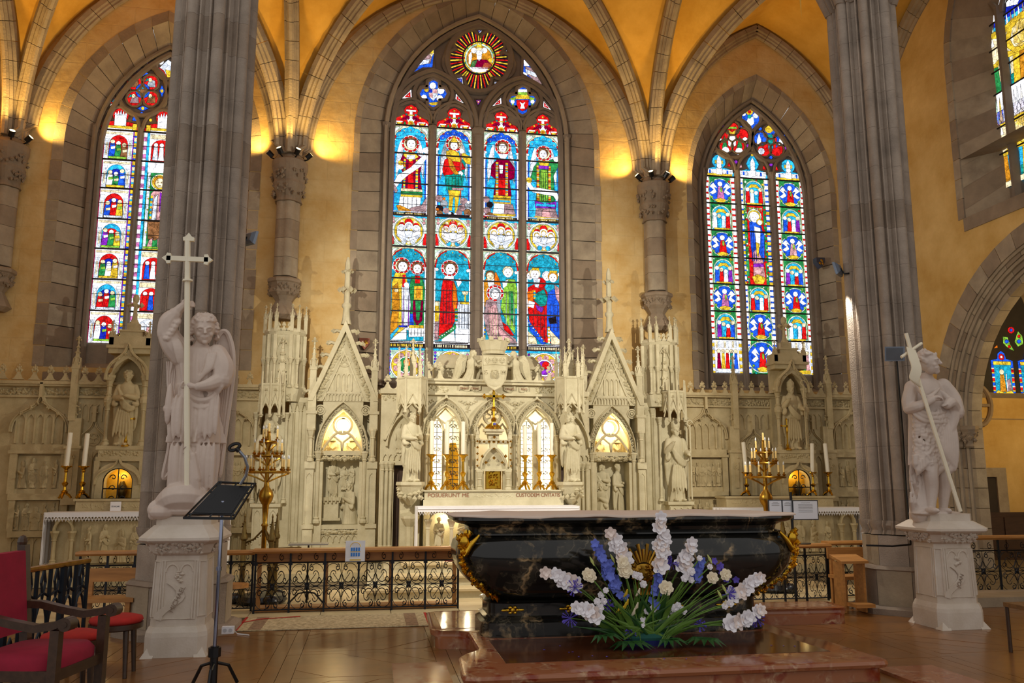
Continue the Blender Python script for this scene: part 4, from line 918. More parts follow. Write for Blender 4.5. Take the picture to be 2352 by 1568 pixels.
# ---------------------------------------------------------------- side windows
def vine(l, v0, v1, robe, border=('white', 'red'), scene=False, robes=('red', 'blue', 'white', 'violet')):
    l.rect(0, 100, v0, v1, 'green')
    for u0, u1 in ((0, 12), (88, 100)): l.beads(u0, u1, v0, v1, (border[0], border[1], border[0], border[1]), 9)
    for u0, u1 in ((12, 15), (85, 88)): l.rect(u0, u1, v0, v1, 'cream')
    h = v1-v0; cv = (v0+v1)/2
    for i in range(26):
        u, v = random.uniform(18, 82), random.uniform(v0+2, v1-2)
        if abs(u-50)/34 < .8 and abs(v-cv)/(h/2) < .8 and not scene: continue
        l.circ(u, v, random.uniform(2, 3.4), ('lime', 'pale', 'teal', 'lime', 'red', 'gold')[i % 6], 5)
    if scene:
        l.arch(17, 83, v1-2, v0+h*.42, v0+3, 'pale'); l.arch(21, 79, v1-2, v0+h*.44, v0+6, 'sky'); l.poly([(24, v0+h*.4), (40, v0+12), (60, v0+12), (76, v0+h*.4), (50, v0+h*.3)], 'gold')
        for i, c in enumerate(robes):
            u = 28+i*14.5; t = v0+h*(.36+.06*((i*7) % 3)); l.poly([(u-8, v1-5), (u+8, v1-5), (u+6, t+5), (u-5, t+5)], c); l.circ(u, t+2, 5, 'cream' if i % 2 else 'white', 8)
        l.rect(24, 76, v1-6, v1-2, 'gold')
    else:
        l.circ(50, cv, h*.46, 'pale', 20); l.circ(50, cv, h*.42, 'blue', 20)
        for f in (-1, 1):
            l.poly([(50+f*8, cv-4), (50+f*22, cv-h*.28), (50+f*36, cv-h*.14), (50+f*22, cv-h*.02), (50+f*36, cv+h*.1), (50+f*26, cv+h*.16), (50+f*12, cv+4), (50+f*20, cv-h*.12)], 'white')
            l.circ(50+f*30, cv+h*.26, 3, 'lime', 6); l.circ(50+f*22, cv-h*.34, 3, 'green', 6)
        l.poly([(38, cv+h*.32), (64, cv+h*.32), (62, cv+h*.06), (56, cv-h*.16), (44, cv-h*.14)], robe); l.poly([(50, cv-h*.12), (57, cv-h*.1), (56, cv+h*.08), (50, cv+h*.04)], 'lime')
        l.circ(50, cv-h*.24, 6, 'white', 8); l.poly([(30, cv+h*.34), (50, cv+h*.28), (70, cv+h*.34), (62, cv+h*.44), (38, cv+h*.44)], 'gold')
# ---- right window
win = wthing(3, 'three-light stained glass window right of the altar with green vine medallions', (8.3, YG, 3.7)); w = WINS['R']
G = Glass(); px = PX(YG); TUB = []
zf = lambda v: atY(1735, v, YG).z
LR = [(atY(a, 600, YG).x, atY(b, 600, YG).x) for a, b in ((1624, 1697), (1703, 1775), (1786, 1858))]
wd = .9*sum(b-a for a, b in LR)/3+.02; LR = [((a+b)/2-wd/2, (a+b)/2+wd/2) for a, b in LR]
RB = [412, 473, 534, 595, 656, 718, 782, 858]
for k, (a, b) in enumerate(LR):
    l = Light(G, a, b, zf)
    l.poly([(0, 412), (0, 402), (8, 394), (30, 390), (70, 390), (92, 394), (100, 402), (100, 412)], 'sky'); l.beads(4, 96, 394, 404, ('white',), 3); 
    for i in range(9): l.rect(5+i*10, 11+i*10, 393+abs(i-4), 404, ('white', 'blue', 'pearl')[i % 3])
    l.rect(6, 94, 404, 412, 'gold' if k != 1 else 'white'); l.rect(40, 60, 385, 406, 'white')
    if k != 1: l.circ(50, 377, 16, 'sky', 14); l.rect(36, 64, 374, 382, 'gold')
    else: l.poly([(50, 354), (64, 366), (72, 378), (62, 392), (38, 392), (28, 378), (36, 366)], 'sky'); l.circ(50, 357, 3.5, 'gold', 6)
    l.rect(42, 58, 374, 392, 'white'); l.poly([(42, 374), (50, 362), (58, 374)], 'white'); l.circ(50, 387, 6, 'white', 8)
    TUB.append((l, k))
    for i in range(len(RB)-1):
        v0, v1 = RB[i], RB[i+1]
        if k == 1:
            bd = ('white', 'blue', 'gold', 'blue')
            if i in (1, 2, 3):
                if i == 1:
                    e = RB[4]; l.rect(0, 100, v0, e, 'red')
                    for u0, u1 in ((0, 12), (88, 100)): l.beads(u0, u1, v0, e, ('white', 'blue', 'gold', 'blue'), 8)
                    for u0, u1 in ((12, 22), (78, 88)): l.rect(u0, u1, v0, e, 'green')
                    for j in range(46): l.circ(random.choice((random.uniform(13, 21), random.uniform(79, 87))), v0+j*4, 2.6, ('lime', 'pale', 'red')[j % 3], 5)
                    for j in range(20): l.circ(random.uniform(24, 76), v0+10+j*8, 1.7, 'gold', 5)
                    for j in range(8): l.poly([(24+j*6.4, v0+4), (30+j*6.4, v0+4), (27+j*6.4, v0+15)], ('lime', 'pale')[j % 2])
                    l.circ(47, 497, 17, 'pale', 16); l.circ(47, 497, 14, 'gold', 14)
                    l.poly([(28, 512), (46, 506), (70, 520), (74, 560), (66, 616), (40, 616), (30, 570)], 'blue'); l.poly([(44, 520), (66, 524), (62, 566), (48, 580)], 'white'); l.poly([(66, 520), (78, 540), (74, 600), (66, 606), (68, 560)], 'blue'); l.poly([(36, 580), (50, 570), (70, 600), (74, 640), (34, 640)], 'rose'); l.poly([(46, 556), (60, 560), (54, 590), (46, 586)], 'gold'); l.folds(30, 50, 530, 600, 'navy', 3)
                    l.head(46, 500, 11, 'white'); l.circ(64, 510, 8, 'gold', 9); l.circ(64, 511, 6, 'white', 8); l.poly([(28, 636), (50, 630), (76, 638), (66, 652), (38, 652)], 'gold'); l.poly([(36, 606), (70, 604), (72, 612), (34, 614)], 'violet')
                continue
            vine(l, v0, v1, ('red', 'blue', 'red')[i % 3], bd, i in (0, 4), ('red', 'blue', 'white', 'red') if i == 4 else ('red', 'white', 'sky', 'red'))
        elif i == 6:
            l.rect(0, 100, v0, v1, 'white'); l.beads(0, 10, v0, v1, ('pearl', 'gold'), 8); l.beads(90, 100, v0, v1, ('pearl', 'gold'), 8)
            for j in range(8): l.rect(14+j*9, 20+j*9, v0+3, v0+18, ('cream', 'pearl', 'white')[j % 3])
            for j, c in enumerate(('crim', 'gold', 'red', 'teal', 'blue') if k == 0 else ('white', 'mauve', 'lime', 'green', 'rose')): l.poly([(16+j*14, v1-10), (30+j*14, v1-10), (27+j*14, v0+30), (19+j*14, v0+30)], c); l.circ(23+j*14, v0+26, 4.6, 'cream', 8)
            l.rect(12, 88, v1-10, v1-1, 'pearl' if k == 0 else 'gold')
        else: vine(l, v0, v1, (('pink', 'red', 'red', 'red'), (), ('red', 'pink', 'rose', 'pink'))[k][i % 4], ('white', 'red'), i % 2 == 1, (('blue', 'red', 'white', 'violet'), ('white', 'sky', 'pearl', 'red'), ('violet', 'sky', 'red', 'blue'))[(k+i) % 3])
# heads: two six-foils, top drop
for cx_, cy_, kind in ((1681, 318, 0), (1769, 326, 1)):
    for i in range(5):
        a = -pi/2+2*pi*i/5; G.add(px(circ(cx_+24*math.cos(a), cy_+22*math.sin(a), 15, 12)), 'red' if kind == 0 or i in (2, 3) else 'blue')
    G.add(px(circ(cx_, cy_, 20, 12)), 'red' if kind == 0 else 'blue')
    if kind == 0:
        for p, c in ((circ(1650, 320, 7, 8), 'white'), (circ(1711, 322, 7, 8), 'white'), ([(1668, 296), (1692, 296), (1692, 291), (1668, 291)], 'lime'), ([(1672, 312), (1690, 312), (1690, 334), (1681, 340), (1672, 334)], 'white'), ([(1668, 308), (1694, 308), (1688, 299), (1681, 304), (1674, 299)], 'gold'), ([(1664, 312), (1671, 340), (1658, 340)], 'green'), ([(1698, 312), (1705, 340), (1692, 340)], 'green'), (circ(1666, 346, 9, 8), 'white'), (circ(1697, 348, 9, 8), 'white')): G.add(px(p), c)
    else:
        for p, c in ((circ(1766, 296, 10, 10), 'gold'), ([(1738, 322), (1743, 306), (1748, 322), (1748, 332), (1738, 332)], 'white'), ([(1788, 326), (1793, 308), (1798, 326), (1798, 334), (1788, 334)], 'white'), ([(1762, 310), (1774, 308), (1776, 340), (1762, 342)], 'teal'), ([(1754, 330), (1764, 326), (1766, 346), (1752, 348)], 'red'), ([(1774, 308), (1784, 320), (1780, 346), (1776, 340)], 'red'), ([(1764, 330), (1774, 330), (1774, 342), (1764, 342)], 'aqua'), (circ(1782, 350, 11, 9), 'red'), (circ(1748, 348, 8, 8), 'pearl')): G.add(px(p), c)
drop = [(1725, 299), (1712, 288), (1702, 274), (1701, 262), (1708, 252), (1722, 247), (1736, 252), (1743, 264), (1744, 278), (1738, 290)]
G.add(px(drop), 'blue')
for p, c in ((circ(1721, 256, 9, 9), 'gold'), (circ(1721, 257, 4, 7), 'red'), ([(1712, 284), (1718, 270), (1730, 268), (1732, 284), (1724, 290)], 'white'), (circ(1708, 262, 5, 7), 'white'), (circ(1735, 266, 7, 7), 'pearl'), (circ(1721, 268, 5, 7), 'teal')): G.add(px(p), c)
for p, c in (([(1674, 272), (1690, 262), (1689, 274)], 'red'), ([(1755, 270), (1766, 280), (1756, 279)], 'crim'), ([(1630, 328), (1640, 346), (1620, 358)], 'sky'), ([(1817, 342), (1832, 370), (1814, 358)], 'sky'), (circ(1630, 345, 5, 7), 'amber'), (circ(1821, 358, 6, 7), 'gold'), (circ(1658, 289, 5, 6), 'violet'), (circ(1701, 293, 4, 6), 'blue'), (circ(1718, 335, 4.5, 6), 'violet'), (circ(1746, 296, 4.5, 6), 'blue'), (circ(1789, 299, 4, 6), 'blue'), (circ(1805, 340, 4, 6), 'violet'), (circ(1690, 372, 4.5, 6), 'violet'), (circ(1771, 378, 4.5, 6), 'violet'), (circ(1770, 362, 4, 6), 'blue'),
             ([(1624, 370), (1628, 378), (1620, 378)], 'red'), ([(1674, 373), (1678, 382), (1670, 382)], 'red'), ([(1702, 377), (1705, 385), (1698, 385)], 'rose'), ([(1754, 380), (1760, 390), (1751, 389)], 'red'), ([(1784, 381), (1787, 391), (1778, 391)], 'red'), ([(1831, 386), (1834, 394), (1828, 393)], 'red')): G.add(px(p), c)
G.make(win, YG)
bk = wpath(w[0], w[1]+.16, 3.6, w[3], w[4]+.14, 4, 12); obj('tracery_ground', MB().prism(bk, YG+.01, YG+.12), TRAC, win)
for c in ((1681, 318, 46), (1769, 326, 46)): stone_tube(circ(*c, 22), .055)
for cx_, cy_ in ((1681, 318), (1769, 326)):
    for i in range(5): stone_tube(circ(cx_+25*math.cos(-pi/2+2*pi*i/5), cy_+23*math.sin(-pi/2+2*pi*i/5), 17, 10), .025)
stone_tube([(x+(x-1722)*.14, y+(y-270)*.14) for x, y in drop], .05)
def lancets(win, L_, z0, zsp, ztop, Y, gedge=.16):
    gs = [L_[0][0]-gedge/2]+[(L_[i][1]+L_[i+1][0])/2 for i in range(len(L_)-1)]+[L_[-1][1]+gedge/2]
    for i, x in enumerate(gs):
        g = (L_[i][0]-L_[i-1][1]) if 0 < i < len(L_) else gedge
        mull(win, x, g*.98, z0, zsp, Y); obj('mullion_capital', MB().lathe([(g*.32, -.02), (g*.42, .0), (g*.34, .04), (g*.5, .1), (g*.52, .13)], 8, (x, Y-.07, zsp-.1)), TRAC, win)
    for a, b in L_:
        p = parch(a-.03, b+.03, zsp+.02, ztop, 7); obj('light_head', MB().tube([(x, Y-.04, z) for x, z in p], .035, 6), TRAC, win, smooth=True)
def outer_arch(win, w, Y, z0):
    for d, y, r in ((-.03, .05, .06), (.09, .11, .045)):
        p = parch(w[0]-w[1]-d, w[0]+w[1]+d, w[3], w[4]+d, 12); obj('main_arch', MB().tube([(x, Y-y, z) for x, z in [(p[0][0], z0)]+p+[(p[-1][0], z0)]], r, 6), TRAC, win, smooth=True)
lancets(win, LR, 3.5, zf(400), zf(352), YG); outer_arch(win, w, YG, 3.5)
for a, b in LR: bars(win, a, b, [zf(v) for v in RB[:-1]], YG, [.016]*7)
# ---- left window
win = wthing(1, 'stained glass window left of the altar half hidden by the pier', (-4.22, YG, 3.9)); w = WINS['L']
G = Glass(); px = PX(YG); zf = lambda v: atY(262, v, YG).z
LLx = [(atY(a, 500, YG).x, atY(b, 500, YG).x) for a, b in ((215, 302), (317, 398))]
wl = LLx[0][1]-LLx[0][0]; gp = LLx[1][0]-LLx[0][1]; LL = [(LLx[0][0]+i*(wl+gp), LLx[0][0]+i*(wl+gp)+wl) for i in range(3)]
LB = [300, 368, 434, 504, 573, 643, 715, 788]
for k, (a, b) in enumerate(LL):
    l = Light(G, a, b, zf)
    l.poly([(0, 300), (0, 290), (14, 280), (30, 278), (70, 278), (86, 280), (100, 290), (100, 300)], 'red'); l.circ(50, 264, 17, 'red', 14); l.rect(34, 66, 262, 288, 'white'); l.rect(8, 92, 288, 294, 'gold'); l.rect(8, 92, 294, 300, 'white')
    for i in range(5): l.poly([(32+i*7, 264), (36+i*7, 250+abs(i-2)*3), (40+i*7, 264)], 'white' if i % 2 else 'pearl')
    for u in (10, 90): l.rect(u-6, u+6, 282, 300, 'gold')
    for i in range(len(LB)-1):
        v0, v1 = LB[i], LB[i+1]; h = v1-v0
        if k != 1:
            l.rect(0, 100, v0, v1, 'white')
            for u0, u1 in ((0, 9), (91, 100)): l.beads(u0, u1, v0, v1, ('gold', 'blue', 'cream', 'sky'), 9)
            for u0, u1 in ((9, 12), (88, 91)): l.rect(u0, u1, v0, v1, 'crim' if u0 < 50 else 'violet')
            for u0, u1 in ((14, 24), (76, 86)): l.rect(u0, u1, v0+h*.2, v1-3, 'pearl'); l.rect(u0+3, u1-3, v0+h*.4, v1-12, 'cream'); l.rect(u0-1, u1+1, v0+h*.2, v0+h*.28, 'white')
            l.rect(14, 86, v0+3, v0+8, 'cream'); l.arch(25, 75, v1-4, v0+h*.45, v0+h*.14, 'sky' if i % 2 else 'red'); l.arch(32, 68, v1-4, v0+h*.5, v0+h*.3, 'navy' if i % 3 else 'red')
            cs = (('blue', 'green', 'brown'), ('white', 'green', 'blue'), ('blue', 'red', 'gold'), ('violet', 'green', 'gold'), ('green', 'white', 'gold'), ('red', 'red', 'green'), ('white', 'navy', 'red'))[i]
            for j, c in enumerate(cs):
                u = 34+j*16; t = v0+h*(.34+.05*((j+i) % 3)); l.poly([(u-9, v1-9), (u+10, v1-9), (u+7, t+6), (u-6, t+6)], c); l.circ(u, t+2, 5.2, 'white' if j % 2 else 'cream', 8)
                l.poly([(u-4, t+14), (u+8, t+12), (u+8, t+18), (u-3, t+20)], ('white', 'lime', 'cream')[(i+j) % 3])
            l.rect(26, 74, v1-9, v1-4, ('lime', 'gold', 'pearl')[i % 3])
        else:
            l.rect(0, 100, v0, v1, 'white'); l.beads(0, 9, v0, v1, ('white', 'pink'), 10); l.beads(91, 100, v0, v1, ('white', 'pink'), 10); l.rect(9, 16, v0, v1, 'sky'); l.rect(84, 91, v0, v1, 'sky')
            if i in (0, 4, 5, 6):
                l.rect(18, 82, v0+3, v0+h*.2, 'cream'); l.arch(22, 78, v1-3, v0+h*.5, v0+h*.22, 'red' if i != 6 else 'pearl')
                for j, c in enumerate((('pearl', 'white', 'grey'), (), (), (), ('blue', 'white', 'white'), ('red', 'blue', 'green'), ('pearl', 'rose', 'white'))[i]):
                    u = 34+j*16; l.poly([(u-8, v1-5), (u+8, v1-5), (u+5, v0+h*.45), (u-5, v0+h*.45)], c); l.circ(u, v0+h*.4, 5, 'white', 8)
    if k == 1:
        l.rect(16, 84, 392, 572, 'green'); l.rect(18, 26, 392, 572, 'pearl'); l.rect(74, 82, 392, 572, 'pearl')
        l.circ(52, 413, 19, 'white', 16); l.circ(52, 413, 17, 'gold', 16); l.head(52, 414, 12, 'amber', 'cream')
        l.poly([(30, 440), (42, 430), (64, 430), (78, 445), (76, 505), (30, 505)], 'rose'); l.poly([(40, 450), (50, 440), (48, 500), (36, 504)], 'pearl'); l.poly([(54, 436), (66, 440), (72, 500), (56, 480)], 'violet'); l.beads(30, 36, 445, 500, ('gold', 'sky'), 6); l.folds(44, 74, 445, 500, 'mauve', 3)
        l.poly([(26, 505), (78, 505), (76, 552), (64, 540), (50, 548), (30, 546)], 'brown'); l.poly([(34, 548), (44, 542), (42, 565), (28, 566)], 'rose'); l.poly([(56, 544), (66, 540), (72, 562), (58, 566)], 'rose'); l.rect(20, 80, 563, 567, 'lime'); l.rect(18, 82, 568, 572, 'gold')
        for i in range(12): l.circ(24+(i % 2)*54, 400+i*13, 2, 'gold', 5)
# heads
for cx_ in (328, 447):
    for i in range(4):
        a = pi/4+pi/2*i; c = (cx_+27*math.cos(a), 209+26*math.sin(a)); G.add(px(circ(*c, 17, 12)), 'red'); G.add(px([(c[0]-11, c[1]+9), (c[0]-4, c[1]-9), (c[0]+9, c[1]-5), (c[0]+10, c[1]+10)]), ('brown', 'mauve', 'brown', 'grey')[i]); G.add(px(circ(c[0]-2, c[1]-7, 5, 7)), 'cream'); G.add(px([(c[0]-15, c[1]-2), (c[0]-8, c[1]-12), (c[0]-5, c[1]-6)]), 'teal')
        a = pi/2*i; c = (cx_+44*math.cos(a), 209+40*math.sin(a)); r = 14
        sx, sz = (6, 14) if i % 2 == 0 else (14, 6); G.add(px([(c[0]-sx, c[1]), (c[0], c[1]-sz), (c[0]+sx, c[1]), (c[0], c[1]+sz)]), 'blue'); G.add(px(circ(*c, 4, 7)), 'gold')
    G.add(px(circ(cx_, 209, 17, 14)), 'blue'); G.add(px(circ(cx_, 209, 12, 12)), 'aqua'); G.add(px([(cx_-9, 214), (cx_-4, 204), (cx_+8, 206), (cx_+7, 216)]), 'brown')
for p, c in (([(374, 148), (386, 137), (400, 146), (401, 160), (390, 182), (380, 178), (363, 160)], 'pearl'), ([(364, 154), (376, 162), (386, 180), (368, 170)], 'red'), (circ(370, 142, 7, 7), 'white'), ([(380, 160), (396, 164), (392, 178), (384, 178)], 'gold'), ([(376, 128), (388, 123), (400, 128), (388, 134)], 'blue'), (circ(388, 129, 3, 6), 'gold'), ([(330, 150), (346, 138), (347, 154)], 'blue'), (circ(340, 149, 4, 7), 'red'), ([(246, 246), (262, 214), (274, 236)], 'white'), ([(251, 240), (262, 222), (269, 234)], 'red'), (circ(261, 232, 4, 7), 'sky'), ([(242, 273), (250, 261), (253, 272)], 'blue'), ([(303, 277), (308, 264), (316, 278)], 'blue'), ([(316, 264), (326, 256), (334, 265), (327, 272)], 'blue'), (circ(327, 264, 4, 6), 'gold'), (circ(346, 276, 4, 6), 'gold')): G.add(px(p), c)
G.make(win, YG)
bk = wpath(w[0], w[1]+.16, 3.7, w[3], w[4]+.16, 4, 12); obj('tracery_ground', MB().prism(bk, YG+.01, YG+.12), TRAC, win)
for cx_ in (328, 447):
    stone_tube(circ(cx_, 209, 58, 26), .055)
    for i in range(4): stone_tube(circ(cx_+27*math.cos(pi/4+pi/2*i), 209+26*math.sin(pi/4+pi/2*i), 19, 10), .025)
stone_tube(circ(388, 154, 30, 18), .05)
lancets(win, LL, 3.7, zf(296), zf(246), YG); outer_arch(win, w, YG, 3.7)
for a, b in LL: bars(win, a, b, [zf(v) for v in LB[:-1]], YG, [.016]*7); bars(win, a, b, [zf(v+34) for v in LB[:-1]], YG, [.005]*7)
# ---------------------------------------------------------------- window in the right wall
win = wthing(4, 'stained glass window high in the right side wall with standing bishops', (XR+.5, 11, 6.5)); G = Glass(); XG = XR+.48
yl = lambda a, b: atX(a, b, XG).y
Y0, Y1 = atX(2245, 200, XG).y, atX(2310, 200, XG).y; wl = Y0-Y1
zz0, zz1 = atX(2280, 447, XG).z, atX(2262, 20, XG).z
for k in range(3):
    l = Light(G, -(Y0-k*(wl+.17)), -(Y0-k*(wl+.17)-wl), lambda v: zz1+(zz0-zz1)*v/100)
    l.rect(0, 100, 12, 100, 'sky'); l.poly([(0, 14), (8, 8), (30, 4), (50, -2), (70, 4), (92, 8), (100, 14)], 'navy')
    for i in range(6): l.circ(18+i*13, 7+i % 3, 2, 'white', 5)
    for i in range(7): l.poly([(i*14, 22), (7+i*14, 10), (14+i*14, 22)], ('white', 'mauve', 'pale')[i % 3])
    for t, cs in ((20, (('red', 'lime', 'green'), ('gold', 'amber', 'white'), ('red', 'gold', 'green'))[k]), (68, (('red', 'red', 'amber'), ('gold', 'amber', 'brown'), ('blue', 'red', 'gold'))[k])):
        l.rect(2, 98, t+10, t+32, 'cream' if t < 40 else 'sky'); l.beads(2, 98, t+24, t+30, ('teal', 'violet', 'rose', 'pearl'), 6)
        for j, c in enumerate(cs): u = 26+j*24; l.poly([(u-17, t+32), (u+15, t+32), (u+9, t+8), (u-9, t+8)], c); l.circ(u, t+6, 10, 'gold', 9); l.circ(u, t+6.4, 7, 'cream', 8); l.poly([(u-6, t+4), (u, t-1), (u+6, t+4)], ('red', 'gold', 'white')[j])
        l.rect(58, 61, t+2, t+32, 'gold')
    l.rect(0, 100, 50, 66, 'white')
    for j in range(8): l.poly([(j*12.5, 66), (6+j*12.5, 52), (12.5+j*12.5, 66)], ('mauve', 'pale', 'gold', 'pearl')[j % 4]); l.circ(6+j*12.5, 63, 4, ('blue', 'rose')[j % 2], 6)
    l.beads(0, 100, 97, 100, ('cream', 'gold'), 8)
G.make(win, 0, put=lambda x, d, z: (XG-d, -x, z), minsz=.11)
obj('tracery_ground', MB().prismx([(WR[0]+.6, 6.4), (WR[1]-.3, 6.4), (WR[1]-.3, 9.6), ((WR[0]+WR[1])/2, 12.2), (WR[0]+.6, 9.6)], XG+.01, XG+.1), TRAC, win)
for k in range(4):
    y = Y0+.085-k*(wl+.17); obj('mullion', MB().prismz([(XG+.02, y-.085), (XG-.05, y-.085), (XG-.14, y-.03), (XG-.14, y+.03), (XG-.05, y+.085), (XG+.02, y+.085)], 6.5, zz1-.2), TRAC, win)
for k in range(3):
    a = Y0-k*(wl+.17); p = parch(a-wl-.03, a+.03, zz1-.35, zz1+.1, 7); obj('light_head', MB().tube([(XG-.05, y, z) for y, z in p], .05, 6), TRAC, win, smooth=True)
    for v in (12, 26, 38, 50, 68, 82): z = zz1+(zz0-zz1)*v/100; obj('saddle_bar', MB().box(XG-.055, XG-.044, a-wl, a, z-.014, z+.014), LEAD, win)
# ---------------------------------------------------------------- chapel window
win = wthing(5, 'small stained glass window inside the side chapel under the arch', (13.3, CY+.3, 3.4)); G = Glass(); YC = CY+.3; px = PX(YC)
zc = lambda v: atY(2312, v, YC).z
obj('tracery_ground', MB().prism(wpath(13.35, .84, 3.4, 5.0, 6.35, 4, 8), YC+.01, YC+.1), mat('dark_tracery', s2l(60, 54, 46), .8), win)
a, b = atY(2282, 900, YC).x, atY(2333, 900, YC).x
for k in range(2):
    l = Light(G, a+k*(b-a+.12), b+k*(b-a+.12), zc)
    l.poly([(0, 838), (0, 828), (30, 824), (34, 812), (50, 806), (66, 812), (70, 824), (100, 828), (100, 838)], 'blue'); l.circ(50, 820, 7, 'red', 9); l.circ(50, 820, 3, 'white', 6); l.rect(10, 90, 830, 838, 'gold')
    for v0, c in ((838, 'aqua'), (911, 'sky')):
        l.rect(0, 100, v0, v0+68, c); l.beads(0, 12, v0, v0+68, ('blue', 'cream', 'red', 'gold'), 7); l.beads(88, 100, v0, v0+68, ('blue', 'cream', 'red', 'gold'), 7)
        l.poly([(30, v0+62), (60, v0+62), (54, v0+22), (36, v0+22)], 'amber'); l.circ(44, v0+16, 6, 'cream', 8); l.poly([(60, v0+60), (86, v0+60), (80, v0+30), (66, v0+36)], 'mauve' if v0 < 900 else 'navy'); l.rect(62, 66, v0+20, v0+62, 'white')
        l.poly([(4, v0+68), (20, v0+58), (50, v0+64), (80, v0+58), (96, v0+68)], 'gold')
    l.rect(0, 100, 978, 981, 'cream')
for p, c in (([(2303, 773), (2314, 774), (2320, 790), (2330, 806), (2316, 800), (2304, 788)], 'lime'), (circ(2312, 784, 5, 7), 'blue'), (circ(2318, 796, 4, 6), 'red'), ([(2338, 760), (2348, 772), (2350, 790), (2338, 796), (2330, 784)], 'lime'), (circ(2340, 784, 5, 7), 'blue'), (circ(2340, 772, 4, 6), 'red'), (circ(2322, 758, 8, 9), 'red'), (circ(2322, 758, 4, 6), 'blue'), ([(2282, 800), (2290, 792), (2292, 798)], 'orange')): G.add(px(p), c)
G.make(win, YC)
# ============================================================ SCULPTURE
def remesh(mb, vox, it=2, fac=.5):
    me = bpy.data.meshes.new('tmp'); me.from_pydata(mb.v, [], mb.f)
    bm = bmesh.new(); bm.from_mesh(me); bmesh.ops.recalc_face_normals(bm, faces=bm.faces); bm.to_mesh(me); bm.free()
    o = bpy.data.objects.new('tmp', me); COL.objects.link(o)
    m = o.modifiers.new('r', 'REMESH'); m.mode = 'VOXEL'; m.voxel_size = vox
    if it: s = o.modifiers.new('s', 'SMOOTH'); s.factor = fac; s.iterations = it
    dg = bpy.context.evaluated_depsgraph_get(); dg.update()
    out = bpy.data.meshes.new_from_object(o.evaluated_get(dg)); out.shade_smooth()
    bpy.data.objects.remove(o); bpy.data.meshes.remove(me)
    return out
def put_mesh(name, me, m, parent, M, **k):
    """place a finished mesh (own local coordinates) in the world"""
    if not me.materials: me.materials.append(m)
    o = bpy.data.objects.new(name, me); link(o, parent)
    o.matrix_basis = (Matrix.Translation(-ORIG[parent.name]) @ M) if parent is not None else M
    ORIG[o.name] = ORIG[parent.name] if parent is not None else M.to_translation()
    return tag(o, **k)
def hand(mb, c, d, r, curl=.6, up=(0, 0, 1), thumb=1):
    """palm and five bent fingers; d = pointing direction"""
    c = Vector(c); d = Vector(d).normalized(); u = Vector(up); s = d.cross(u).normalized(); n = s.cross(d).normalized()
    mb.tube([c-d*r*.8, c+d*r*.2, c+d*r*1.0], [r*.55, r*.75, r*.7], 8)
    for k in range(4):
        o = s*(r*(.55-.37*k)); a = c+d*r*.9+o; L_ = r*(.85, 1.0, .95, .75)[k]
        b = a+d*L_*.6-n*L_*curl*.25; e = b+d*L_*(.6-.5*curl)-n*L_*curl*.7
        mb.tube([a, b, e], [r*.24, r*.22, r*.18], 6)
    a = c+s*r*.5*thumb; mb.tube([a-d*r*.2, a+s*r*.5*thumb+d*r*.3, a+s*r*.55*thumb+d*r*.8-n*r*.3], [r*.28, r*.24, r*.19], 6)
